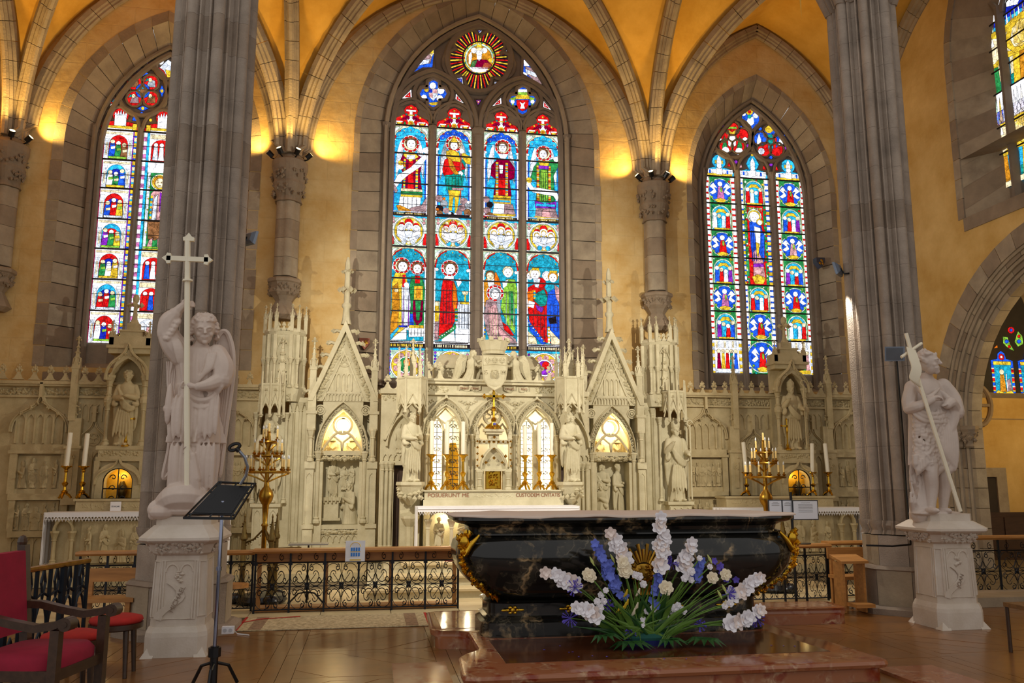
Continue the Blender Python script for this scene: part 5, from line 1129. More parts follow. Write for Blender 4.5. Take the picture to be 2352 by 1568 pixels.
def headp(mb, c, r, yaw=0, pitch=0, hair='short', beard=0, roll=0):
    """head with brow, eyes, nose, mouth, ears; r = half the head height; faces -y at yaw 0"""
    M = T(*c) @ RZ(yaw) @ RX(pitch) @ RY(roll); h = MB()
    h.ell((0, .06*r, .12*r), (.74*r, .86*r, .9*r), 14, 10); h.ell((0, -.22*r, -.38*r), (.55*r, .56*r, .62*r), 12, 8)
    h.tube([(0, -.82*r, .22*r), (0, -.98*r, -.08*r), (0, -.86*r, -.16*r)], [.08*r, .14*r, .1*r], 6)
    for s in (-1, 1):
        h.tube([(s*.12*r, -.78*r, .26*r), (s*.32*r, -.78*r, .32*r), (s*.55*r, -.6*r, .2*r)], [.07*r, .08*r, .05*r], 6)
        h.ell((s*.3*r, -.66*r, .1*r), (.15*r, .12*r, .09*r), 8, 6); h.ell((s*.36*r, -.5*r, -.22*r), (.22*r, .24*r, .2*r), 8, 6)
        h.ell((s*.74*r, .05*r, .0), (.08*r, .16*r, .22*r), 8, 6)
    h.ell((0, -.76*r, -.36*r), (.24*r, .1*r, .055*r), 8, 6); h.ell((0, -.74*r, -.47*r), (.19*r, .1*r, .06*r), 8, 6); h.ell((0, -.68*r, -.76*r), (.2*r, .2*r, .17*r), 8, 6)
    rnd = random.Random(3)
    if hair in ('curly', 'long', 'short'):
        for k in range(120 if hair != 'short' else 80):
            a = rnd.uniform(-.2, pi+.2); t = rnd.uniform(-.35, 1.25) if hair != 'short' else rnd.uniform(.0, 1.3)
            x, y, z = .84*r*math.cos(a)*math.cos(t*.9), .9*r*math.sin(a)*math.cos(t*.9)+.1*r, .95*r*math.sin(t)+.12*r
            if y < -.3*r and z < .5*r: continue
            blob(h, (x, y, z), r*.24)
        for k in range(16): a = rnd.uniform(0, pi); blob(h, (.6*r*math.cos(a), -.62*r*math.sin(a)*.9, .72*r+rnd.uniform(-.1, .1)*r), r*.17)
        if hair != 'short':
            for s in (-1, 1):
                for k in range(14): blob(h, (s*r*rnd.uniform(.72, .98), r*rnd.uniform(-.15, .6), r*rnd.uniform(-.75, .5)), r*.2)
        if hair == 'long':
            for k in range(9):
                a = pi*k/8; h.tube([(.8*r*math.cos(a), .7*r*math.sin(a)+.1*r, .4*r), (.92*r*math.cos(a), .8*r*math.sin(a)+.1*r, -.4*r), (.85*r*math.cos(a), .75*r*math.sin(a)+.1*r, -1.1*r)], [.16*r, .2*r, .12*r], 6)
    elif hair == 'veil':
        h.ell((0, .16*r, .15*r), (.95*r, .95*r, 1.05*r), 12, 8)
        for s in (-1, 1): h.tube([(s*.75*r, -.1*r, .3*r), (s*.85*r, 0, -.5*r), (s*.9*r, .2*r, -1.3*r)], [.2*r, .2*r, .25*r], 6)
    elif hair == 'mitre':
        h.loft([[(x*.82*r, y*.86*r+.05*r, z) for x, y in ((-1, 0), (-.7, -.7), (0, -1), (.7, -.7), (1, 0), (.7, .7), (0, 1), (-.7, .7))] for z in (.45*r, .8*r)]+[[(x*.9*r, y*.6*r+.05*r, 1.3*r) for x, y in ((-1, 0), (-.7, -.7), (0, -1), (.7, -.7), (1, 0), (.7, .7), (0, 1), (-.7, .7))], [(x*.1*r, y*.3*r+.05*r, 2.1*r) for x, y in ((-1, 0), (-.7, -.7), (0, -1), (.7, -.7), (1, 0), (.7, .7), (0, 1), (-.7, .7))]])
    elif hair == 'crown':
        h.lathe([(.85*r, .5*r), (.95*r, .95*r), (.8*r, .95*r)], 12, (0, .05*r, 0)); 
        for k in range(8): blob(h, (.9*r*math.cos(k*pi/4), .9*r*math.sin(k*pi/4)+.05*r, 1.05*r), r*.15)
    if beard:
        for k in range(34): a = rnd.uniform(-1.2, 1.2); z = rnd.uniform(0, 1); blob(h, (.5*r*math.sin(a)*(1-z*.6), -(.5+.24*math.cos(a))*r*(1-.15*z), (-.45-.55*z*beard)*r), r*.15)
    mb.join(h, M)
def spline(P, n=14):
    P = [Vector(p) if len(p) > 1 else p for p in P]; m = len(P)-1; out = []
    for k in range(n+1):
        t = k/n*m; i = min(int(t), m-1); f = t-i; a, b, c, d = P[max(0, i-1)], P[i], P[i+1], P[min(m, i+2)]
        out.append(.5*(2*b+(c-a)*f+(2*a-5*b+4*c-d)*f*f+(3*b-a-3*c+d)*f**3))
    return out
def limb(mb, P, R, n=12):
    q = spline([(*p, r) for p, r in zip(P, R)], 5*(len(P)-1)); mb.tube([v.to_3d() for v in q], [v[3] for v in q], n); [mb.ell(p, (r, r, r), 10, 8) for p, r in (q_ for q_ in ((P[0], R[0]), (P[-1], R[-1])))]
def robe(mb, prof, n=96, folds=9, amp=.05, seed=0):
    """draped body: prof = [(z, rx, ry, fold strength, cx, cy)]"""
    rnd = random.Random(seed); ph = [rnd.uniform(0, 6.28) for _ in range(5)]; rings = []
    z0, z1 = prof[0][0], prof[-1][0]
    for z, rx, ry, a, cx, cy in spline(prof, 6*(len(prof)-1)):
        ring = []; q = (z-z0)/(z1-z0)
        for k in range(n):
            t = 2*pi*k/n; u = t+.32*math.sin(2*t+ph[0])+.14*math.sin(5*t+ph[1])+.5*(q-.3)*math.sin(t+ph[2])
            w = (1-2*abs(math.sin(folds*u/2+ph[3]))**.75)*.7+.3*math.cos((folds+4)*u+ph[4]-3*q)
            m = 1+max(0, a)*amp/.05*.085*w; ring.append((cx+rx*m*math.cos(t), cy+ry*m*math.sin(t), z))
        rings.append(ring)
    mb.loft(rings)
def fold(mb, pts, r):
    q = spline(pts, 8); mb.tube(q, [r*(.25+1.1*math.sin(pi*k/8)**.6) for k in range(9)], 7)
def figure(seed=0, hair='short', beard=0, arms='hold', staff=False, yaw=0, kneel=False, cape=True):
    """standing draped figure, one unit tall, facing -y"""
    mb = MB(); rnd = random.Random(seed); sw = rnd.uniform(-.015, .015)
    if not kneel:
        robe(mb, [(0, .125, .1, 1.4, sw, 0), (.06, .115, .095, 1.4, sw, 0), (.25, .105, .09, 1.2, sw*.5, 0), (.45, .1, .085, .9, 0, 0), (.58, .088, .072, .6, -sw, 0), (.7, .1, .075, .4, -sw, 0), (.79, .1, .065, .2, 0, 0), (.825, .06, .05, .1, 0, 0), (.86, .036, .038, 0, 0, 0)], seed=seed)
        for s in (-1, 1): mb.ell((s*.055+sw, -.11, .02), (.03, .055, .022), 8, 6)
        if cape:
            for k in range(7):
                t = k/6; fold(mb, [(-.12+.02*t, -.03, .78-.05*t), (-.02, -.1, .6-.09*t), (.09, -.085, .5-.04*t), (.125, -.02, .56-.02*t)], .016)
            for k in range(6): x = -.1+k*.035; fold(mb, [(x*.7, -.095, .5-k*.012), (x, -.1, .3), (x*1.15, -.105, .1+.03*(k % 2))], .014)
            for s in (-1, 1): fold(mb, [(s*.1, .0, .74), (s*.125, .0, .5), (s*.12, .01, .2)], .028)
        hz = .915; hy = -.012
    else:
        robe(mb, [(0, .16, .2, 1, 0, .08), (.1, .14, .18, 1, 0, .06), (.25, .12, .13, .8, 0, .02), (.42, .11, .09, .4, 0, 0), (.52, .12, .075, .2, 0, 0), (.56, .07, .05, .1, 0, 0), (.6, .04, .042, 0, 0, 0)], seed=seed)
        hz = .655; hy = -.02
    dz = hz-.915
    headp(mb, (0, hy, hz), .075, yaw, .12, hair, beard)
    for s in (-1, 1):
        sh = Vector((s*.1, 0, .775+dz))
        if arms == 'hold': el = Vector((s*.14, -.02, .63+dz)); ha = Vector((s*.025, -.14, .63+dz+.02*s))
        elif arms == 'pray': el = Vector((s*.13, -.04, .63+dz)); ha = Vector((s*.012, -.15, .7+dz))
        elif arms == 'bless': el = Vector((s*.14, -.03, .63+dz)); ha = Vector((-.1, -.14, .74+dz)) if s < 0 else Vector((.12, -.14, .6+dz))
        else: el = Vector((s*.14, -.02, .6+dz)); ha = Vector((s*.13, -.1, .48+dz))
        limb(mb, [sh, (sh+el)/2, el], [.042, .045, .042]); limb(mb, [el, (el+ha)/2, ha], [.042, .04, .026]); hand(mb, ha, ha-el, .026, .6)
        fold(mb, [el+Vector((0, 0, -.02)), el+Vector((0, -.03, -.09)), (el+ha)/2+Vector((0, 0, -.07))], .026)
    if staff: mb.tube([(.15, -.13, .02), (.15, -.13, .98)], .012, 6); mb.tube([(.15+.04*math.cos(a*.7), -.13, 1.0+.04*math.sin(a*.7)) for a in range(8)], .011, 6)
    return remesh(mb, .0075, 2)
FIG = {'monk': figure(1, 'short', 0, 'hold'), 'man': figure(2, 'long', 1, 'hold', yaw=.9), 'bishop': figure(3, 'mitre', 1.2, 'bless', staff=True),
       'pray': figure(4, 'veil', 0, 'pray'), 'kneel': figure(5, 'long', 1, 'pray', yaw=.6, kneel=True), 'king': figure(6, 'crown', 1, 'down')}
def place_fig(kind, name, parent, x, y, z, h, m=None, yaw=0, flat=1, mir=1, **k):
    me = FIG[kind]
    if not me.materials: me.materials.append(CREAM)
    M = T(x, y, z) @ Matrix.Diagonal((h*mir, h*flat, h, 1)) @ RZ(yaw)
    o = put_mesh(name, me, None, parent, M, **k)
    if m is not None and m is not me.materials[0]: o.material_slots[0].link = 'OBJECT'; o.material_slots[0].material = m
    return o
def relief(parent, x0, x1, z0, z1, Y, kinds, rnd=None, m=None, depth=.35):
    """row of carved figures standing out of a panel"""
    obj('relief_ground', MB().box(x0, x1, Y, Y+.04, z0, z1), m or CREAM2, parent)
    n = len(kinds); w = (x1-x0)/n; h = (z1-z0)*.92
    for i, k in enumerate(kinds):
        hh = h*(1.3 if k == 'kneel' else 1)*(.94+.06*math.sin(i*2.1)); place_fig(k, 'relief_figure', parent, x0+w*(i+.5), Y-.01, z0+.01, min(hh, w*4.2), m, yaw=(.5-(i/(max(1, n-1))))*1.6, flat=depth, mir=1 if i % 2 else -1)
# ============================================================ CARVED STONE SCREENS AND ALTARS
class Sec:
    """writes stonework in picture columns/rows on an upright plane; mir reflects it about the church axis"""
    def __init__(s, Y, mir=False): s.Y = Y; s.m = mir
    def x(s, a, b=1000): v = atY(a, b, s.Y).x; return 2*XC-v if s.m else v
    def z(s, b, a=1176): return atY(a, b, s.Y).z
    def box(s, mb, a0, a1, t, b, d0, d1):
        c = (a0+a1)/2; x0, x1 = sorted((s.x(a0, (t+b)/2), s.x(a1, (t+b)/2))); return mb.box(x0, x1, s.Y+d0, s.Y+d1, s.z(b, c), s.z(t, c))
    def pts(s, P): return [(s.x(a, b), s.z(b, a)) for a, b in P]
    def span(s, a0, a1, b=1000): return sorted((s.x(a0, b), s.x(a1, b)))
def fleuron(mb, x, y, z, w, h):
    mb.prism([(x-w/2, z), (x+w/2, z), (x+w*.28, z+h*.12), (x+w*.1, z+h*.4), (x+w*.14, z+h*.5), (x-w*.14, z+h*.5), (x-w*.1, z+h*.4), (x-w*.28, z+h*.12)], y-.03, y+.03)
    for dx, dz, r in ((0, .75, .2), (-.2, .62, .15), (.2, .62, .15), (-.13, .82, .12), (.13, .82, .12), (0, .95, .1)): blob(mb, (x+dx*w, y-.01, z+dz*h), r*w, (1, .6, 1.2))
def moulded_arch(mb, path, y, w, d, side=1):
    mb.sweep(path, [(0, 0), (0, -d*.4), (w*.25, -d*.5), (w*.3, -d), (w*.6, -d), (w*.65, -d*.5), (w, -d*.45), (w, 0)], y, side)
def crockets(mb, P, y, r):
    for x, z in P:
        blob(mb, (x, y, z), r, (1.2, .8, 1)); blob(mb, (x, y, z+r*.8), r*.7)
        for k in range(3): blob(mb, (x+random.uniform(-r, r), y-.01, z+random.uniform(-r, r)), r*.55)
def blind(mb, x0, x1, z0, z1, y, n, d=.02):
    """row of little lancets: upright ribs with pointed heads"""
    w = (x1-x0)/n
    for i in range(n+1): mb.box(x0+i*w-w*.09, x0+i*w+w*.09, y-d, y, z0, z1)
    for i in range(n):
        p = parch(x0+i*w+w*.1, x0+(i+1)*w-w*.1, z1-w*.9, z1-.1*w, 4); q = [(a, z1) for a, b in p]
        mb.plate(p, q, y-d*.8, y)
def colonnette(mb, x, y, z0, z1, r):
    h = z1-z0; mb.lathe([(r*2, 0), (r*2, r), (r*1.3, r*2), (r*1.6, r*2.6), (r, r*3.2), (r, h-r*5), (r*1.4, h-r*4.8), (r*1.1, h-r*4.2), (r*2, h-r*1.2), (r*2.2, h-r), (r*2.2, h)], 8, (x, y, z0))
# ---- choir steps
st = thing('choir_steps', 'pale stone steps leading up to the central altar', 'steps', (XC, 12.5, 0), kind='structure')
xs0 = atZ(842, 1385, 0).x
for i, (y, z) in enumerate(((11.75, .14), (12.1, .28), (12.45, .42))):
    obj('step', MB().box(xs0+i*.25, 2*XC-xs0-i*.25, y, 16.15, .012 if i == 0 else (.14, .28)[i-1], z-.03), CREAM, st); obj('tread', MB().box(xs0+i*.25-.02, 2*XC-xs0-i*.25+.02, y-.03, y+.42 if i < 2 else 13.4, z-.03, z), SLAB, st)
obj('stair_carpet', MB().box(XC-.9, XC+.9, 12.7, 13.35, .42, .432), RED, st)
for s, n in ((1, 'left'), (-1, 'right')):
    x0, x1 = (-7.1, xs0-.02) if s > 0 else (2*XC-xs0+.02, 10.8)
    obj('altar_step', MB().box(x0, x1, 13.9, 16.15, .012, .15), CREAM2, kind='structure')
# ---- side reredos (written for the right side, reflected for the left)
def side_reredos(mir):
    S = Sec(15.8, mir); side = 'left' if mir else 'right'; M_ = CREAM2
    t = thing('reredos', 'carved stone reredos panelling behind the %s side altar' % side, 'reredos', (S.x(1750), 15.9, .15))
    a0, a1 = 1565, 2055
    b = MB(); S.box(b, a0, a1, 905, 1330, 0, .39); obj('panel_wall', b, M_, t)
    b = MB(); S.box(b, a0, a1, 906, 912, -.12, 0); S.box(b, a0, a1, 912, 916, -.09, 0); S.box(b, a0, a1, 934, 938, -.05, 0); obj('cornice', b, M_, t)
    b = MB(); x0, x1 = S.span(a0, a1); foliage(b, x0, x1, 15.78, S.z(933, 1700), S.z(918, 1700), .055, .035); obj('foliage_frieze', b, M_, t)
    for a in [1582, 1609, 1636, 1661, 1698, 1722, 1746, 1856, 1880, 1912, 1938, 1964, 1990, 2016]:
        b = MB(); fleuron(b, S.x(a, 890), 15.72, S.z(907, a), .2, .27); obj('cresting_leaf', b, M_, t)
    for a in (1681, 1895):
        b = MB(); pinnacle(b, (S.x(a, 900), 15.7, S.z(985, a)), .115, S.z(880, a)-S.z(985, a), S.z(830, a)-S.z(880, a)); obj('pinnacle', b, M_, t)
        b = MB(); x = S.x(a, 1000); b.box(x-.1, x+.1, 15.66, 15.82, S.z(1036, a), S.z(980, a)); b.box(x-.14, x+.14, 15.62, 15.82, S.z(1040, a), S.z(1034, a)); b.box(x-.12, x+.12, 15.64, 15.82, S.z(1150, a), S.z(1040, a))
        b.box(x-.035, x+.035, 15.62, 15.7, S.z(1120, a), S.z(1060, a)); obj('pilaster', b, M_, t); b = MB(); foliage(b, x-.06, x+.06, 15.62, S.z(1090, a), S.z(1048, a), .04, .03); foliage(b, x-.07, x+.07, 15.66, S.z(975, a), S.z(945, a), .04, .04); obj('pilaster_foliage', b, M_, t, kind='stuff')
    for c0, c1 in ((1571, 1668), (1908, 2005)):     # ogee bays with reliefs
        c = (c0+c1)/2; X0, X1 = S.span(c0+4, c1-4, 990); Xm = (X0+X1)/2
        b = MB(); moulded_arch(b, ogee(X0, X1, S.z(1008, c), S.z(938, c), 7), 15.8, .055, .1); b.box(Xm-.025, Xm+.025, 15.68, 15.8, S.z(940, c), S.z(912, c)); obj('ogee_arch', b, M_, t)
        b = MB(); og = ogee(X0, X1, S.z(1008, c), S.z(936, c), 7); crockets(b, [og[k] for k in (5, 8, 11, 17, 20, 23)], 15.7, .03); obj('crocket_row', b, M_, t, kind='stuff')
        b = MB(); blind(b, X0+.06, X1-.06, S.z(1030, c), S.z(972, c), 15.8, 5, .04); obj('blind_tracery', b, M_, t, kind='stuff')
        b = MB(); S.box(b, c0+3, c1-3, 1032, 1046, -.09, 0); S.box(b, c0, c1, 1044, 1050, -.12, 0); S.box(b, c0, c0+12, 1050, 1128, -.1, 0); S.box(b, c1-12, c1, 1050, 1128, -.1, 0); S.box(b, c0+6, c1-6, 1118, 1128, -.06, 0); S.box(b, c0, c1, 1128, 1140, -.12, 0); S.box(b, c0, c1, 1200, 1212, -.12, 0); S.box(b, c0, c0+10, 1140, 1200, -.1, 0); S.box(b, c1-10, c1, 1140, 1200, -.1, 0); obj('relief_frame', b, M_, t)
        r0, r1 = S.span(c0+12, c1-12, 1090); relief(t, r0, r1, S.z(1118, c), S.z(1054, c), 15.77, ('monk', 'king', 'man', 'pray', 'monk', 'bishop') if c0 < 1800 else ('kneel', 'man', 'king', 'pray'), m=M_, depth=.3)
        relief(t, r0, r1, S.z(1200, c), S.z(1142, c), 15.77, ('pray', 'man', 'kneel', 'monk', 'king'), m=M_, depth=.3)
        b = MB(); blind(b, r0, r1, S.z(1275, c), S.z(1214, c), 15.8, 6, .04); obj('blind_arcade', b, M_, t, kind='stuff')
    for c0, c1 in ((1694, 1762), (1842, 1888)):      # narrow panels beside the niche
        c = (c0+c1)/2; X0, X1 = S.span(c0, c1, 1000); Xm = (X0+X1)/2
        b = MB(); moulded_arch(b, ogee(X0, X1, S.z(1036, c), S.z(985, c), 7), 15.8, .045, .07); b.box(Xm-.03, Xm+.03, 15.72, 15.8, S.z(986, c), S.z(955, c)); fleuron(b, Xm, 15.76, S.z(968, c), .14, .14); obj('ogee_arch', b, M_, t)
        b = MB(); blind(b, X0, X1, S.z(985, c), S.z(950, c), 15.8, 4, .03)
        rr = (X1-X0)*.24; zc_ = S.z(1020, c); b.tube([(x, 15.79, z) for x, z in circ(Xm, zc_, rr, 16)], .015, 5, True)
        for k in range(3): b.tube([(x, 15.79, z) for x, z in circ(Xm+rr*.45*math.cos(pi/2+k*2.094), zc_+rr*.45*math.sin(pi/2+k*2.094), rr*.45, 10)], .012, 5, True)
        blind(b, X0+.04, X1-.04, S.z(1148, c), S.z(1045, c), 15.8, 2, .05); obj('blind_tracery', b, M_, t, kind='stuff')
    # niche in the middle
    c0, c1 = 1766, 1838; c = 1802; X0, X1 = S.span(c0, c1, 950); Xm = (X0+X1)/2; h = (X1-X0)/2
    n = thing('niche', 'canopied niche with pinnacled turret above the %s side altar' % side, 'niche', (Xm, 15.5, S.z(1150, c)))
    for xx in (X0+.05, X1-.05):
        b = MB(); colonnette(b, xx, 15.5, S.z(1034, c), S.z(945, c), .035); colonnette(b, xx, 15.5, S.z(945, c), S.z(895, c), .04); obj('colonnette', b, M_, n, smooth=40)
    b = MB(); b.box(X0+.02, X1-.02, 15.72, 15.8, S.z(1034, c), S.z(850, c)); obj('niche_back', b, M_, n)
    b = MB(); ar = parch(X0+.09, X1-.09, S.z(905, c), S.z(862, c), 8); ou = [(X0-.02, S.z(905, c))]+[(x, max(z, S.z(900, c))+.06+.1*(1-abs(x-Xm)/h)) for x, z in ar[1:-1]]+[(X1+.02, S.z(905, c))]
    b.plate(ar, ou, 15.42, 15.78); moulded_arch(b, ogee(X0+.02, X1-.02, S.z(905, c), S.z(836, c), 7), 15.42, .05, .05); obj('canopy_arch', b, M_, n)
    b = MB(); og = ogee(X0, X1, S.z(905, c), S.z(836, c), 7); crockets(b, [og[k] for k in (4, 7, 10, 18, 21, 24)], 15.4, .028); obj('crocket_row', b, M_, n, kind='stuff')
    b = MB(); b.box(X0, X1, 15.44, 15.78, S.z(852, c), S.z(818, c)); b.box(X0-.03, X1+.03, 15.4, 15.78, S.z(842, c), S.z(836, c)); b.box(Xm-h*.55, Xm+h*.55, 15.5, 15.76, S.z(830, c), S.z(806, c)); b.box(Xm-h*.62, Xm+h*.62, 15.48, 15.77, S.z(808, c), S.z(804, c)); b.box(Xm-.1, Xm+.1, 15.55, 15.72, S.z(806, c), S.z(790, c)); obj('turret', b, M_, n)
    for sx in (-1, 1):
        b = MB(); pinnacle(b, (Xm+sx*h*.9, 15.48, S.z(840, c)), .08, .18, .22, 2); obj('pinnacle', b, M_, n)
        b = MB(); b.tube([(Xm+sx*h*.9, 15.5, S.z(832, c)), (Xm+sx*h*.75, 15.55, S.z(815, c)), (Xm+sx*h*.55, 15.6, S.z(808, c))], .025, 5); obj('flying_strut', b, M_, n)
    b = MB(); b.lathe([(.1, 0), (.05, .1), (.035, .2), (.03, .42)], 6, (Xm, 15.64, S.z(792, c))); 
    for k in range(4): blob(b, (Xm+.1*math.cos(k*pi/2), 15.64+.1*math.sin(k*pi/2), S.z(792, c)+.36), .06)
    b.ell((Xm, 15.64, S.z(792, c)+.48), (.06, .06, .09), 8, 6); obj('cross_finial', b, M_, n)
    b = MB(); b.box(X0-.06, X1+.06, 15.38, 15.8, S.z(1042, c), S.z(1034, c)); b.box(X0-.02, X1+.02, 15.4, 15.8, S.z(1056, c), S.z(1042, c)); foliage(b, X0, X1, 15.4, S.z(1054, c), S.z(1044, c), .05, .04); b.box(X0-.05, X1+.05, 15.38, 15.8, S.z(1064, c), S.z(1056, c)); obj('niche_shelf', b, M_, n)
    # tabernacle under it, its dark grille lit gold from inside
    g0, g1 = X0+.1, X1-.1; zt, zb = S.z(1078, c), S.z(1152, c)
    b = MB(); fr_i = [(g0, zb)]+parch(g0, g1, S.z(1105, c), zt, 7)+[(g1, zb)]; fr_o = [(X0-.02, zb)]+[(x+(x-Xm)*.42, z+.1) for x, z in fr_i[1:-1]]+[(X1+.02, zb)]
    b.plate(fr_i, fr_o, 15.34, 15.6); moulded_arch(b, ogee(X0, X1, S.z(1110, c), S.z(1062, c), 6), 15.34, .04, .05); b.box(X0-.06, X0+.02, 15.36, 15.8, zb, S.z(1064, c)); b.box(X1-.02, X1+.06, 15.36, 15.8, zb, S.z(1064, c)); b.box(X0, X1, 15.45, 15.8, S.z(1080, c), S.z(1064, c)); obj('tabernacle_frame', b, M_, n)
    b = MB(); b.box(g0, g1, 15.6, 15.63, zb, zt); obj('gilded_back', b, mat('gilded_lining', s2l(226, 170, 40), .45, .2, var=.25, scale=6), n)
    b = MB(); b.tube([(x, 15.37, z) for x, z in [(g0, zb)]+parch(g0, g1, S.z(1105, c), zt, 7)+[(g1, zb)]], .02, 5); b.tube([(Xm, 15.37, zb), (Xm, 15.37, zt)], .01, 5); b.tube([(g0, 15.37, S.z(1118, c)), (g1, 15.37, S.z(1118, c))], .01, 5)
    for k in range(3):
        for sx in (-1, 1):
            cz = zb+.12+.18*k; b.tube([(Xm+sx*(.08+.06*(1-q/9)*math.cos(q*.8)), 15.37, cz+.06*(1-q/9)*math.sin(q*.8)) for q in range(9)], .009, 5)
    obj('grille', b, BLACK, n); b = MB(); b.lathe([(.02, 0), (.09, .02), (.03, .08), (.08, .22), (.09, .3), (.03, .42)], 10, (Xm+.04, 15.5, zb)); obj('reliquary', b, BRONZE, n, smooth=True)
    lamp('tabernacle_lamp', 'POINT', (Xm, 15.45, zt-.12), 1.6, (1, .75, .3), size=.03)
    place_fig('bishop' if not mir else 'monk', 'niche_statue', None, Xm, 15.53, S.z(1034, c), S.z(884, c)-S.z(1034, c), M_, yaw=0, label='stone bishop statue with mitre standing in the right side niche' if not mir else 'stone saint statue in draped mantle standing in the left side niche', cat='statue')
    # altar table
    A = Sec(14.75, mir); ax0, ax1 = A.span(1655, 1975, 1172); zt = 1.08
    t = thing('altar', 'carved stone side altar with relief front on the %s' % side, 'altar', ((ax0+ax1)/2, 15.1, .15))
    b = MB(); b.box(ax0+.12, ax1-.12, 14.8, 15.4, .15, 1.02); b.box(ax0+.05, ax1-.05, 14.72, 15.4, 1.02, zt); b.box(ax0+.05, ax1-.05, 14.72, 15.4, .15, .25); obj('altar_block', b, M_, t)
    fx0, fx1 = ax0+.55, ax1-.55; relief(t, fx0, fx1, .28, .95, 14.76, ('monk', 'pray', 'kneel', 'man', 'kneel', 'pray', 'monk') if mir else ('pray', 'kneel', 'man', 'king', 'kneel', 'monk'), m=M_, depth=.35)
    for x in (ax0+.16, ax0+.42, ax1-.42, ax1-.16): b = MB(); colonnette(b, x, 14.72, .25, .8, .032); obj('colonnette', b, M_, t, smooth=40)
    for xa, xb in ((ax0+.16, ax0+.42), (ax1-.42, ax1-.16)): b = MB(); p = parch(xa, xb, .8, .97, 6); b.plate(p, [(x, 1.02) for x, z in p], 14.7, 14.8); moulded_arch(b, p, 14.7, .03, .03); obj('arch', b, M_, t)
    b = MB(); foliage(b, ax0+.1, ax1-.1, 14.72, .97, 1.02, .04, .03); obj('foliage_frieze', b, M_, t)
    b = MB(); b.box(ax0+.3, ax1-.3, 15.15, 15.62, zt, 1.3); b.box(ax0+.27, ax1-.27, 15.12, 15.62, 1.26, 1.3); foliage(b, ax0+.4, ax1-.4, 15.15, 1.13, 1.23, .05, .02); obj('candle_shelf', b, M_, t)
    # cloth
    b = MB(); b.box(ax0, ax1, 14.68, 15.12, zt, zt+.014); b.box(ax0, ax1, 14.672, 14.684, zt-.06, zt+.014)
    for x, sg in ((ax0, -1), (ax1, 1)):
        P = [(x+sg*(.004+.012*math.sin(k*1.1)), 14.68+.44*k/16) for k in range(17)]
        b.loft([[(px_, py_, z) for px_, py_ in P]+[(px_+sg*.008, py_, z) for px_, py_ in reversed(P)] for z in (zt+.014, zt-.35, zt-.8)])
    cl = obj('altar_cloth', b, LINEN, label='white lace-edged cloth lying over the %s side altar' % side, cat='cloth')
    b = MB(); n_ = int((ax1-ax0)/.05)
    for k in range(n_):
        x = ax0+(k+.5)*(ax1-ax0)/n_; b.tube([(x-.022, 14.67, zt-.06), (x, 14.67, zt-.13), (x+.022, 14.67, zt-.06)], .006, 4); b.tube([(x-.022, 14.67, zt-.1), (x+.022, 14.67, zt-.1)], .005, 4)
    for x in (ax0, ax1):
        for k in range(9): y = 14.69+k*.05; b.tube([(x, y-.02, zt-.8), (x, y, zt-.88), (x, y+.02, zt-.8)], .006, 4)
    obj('lace_trim', b, LINEN, cl, kind='stuff')
    return S, A, (ax0, ax1), Xm
RL = side_reredos(True); RR = side_reredos(False)
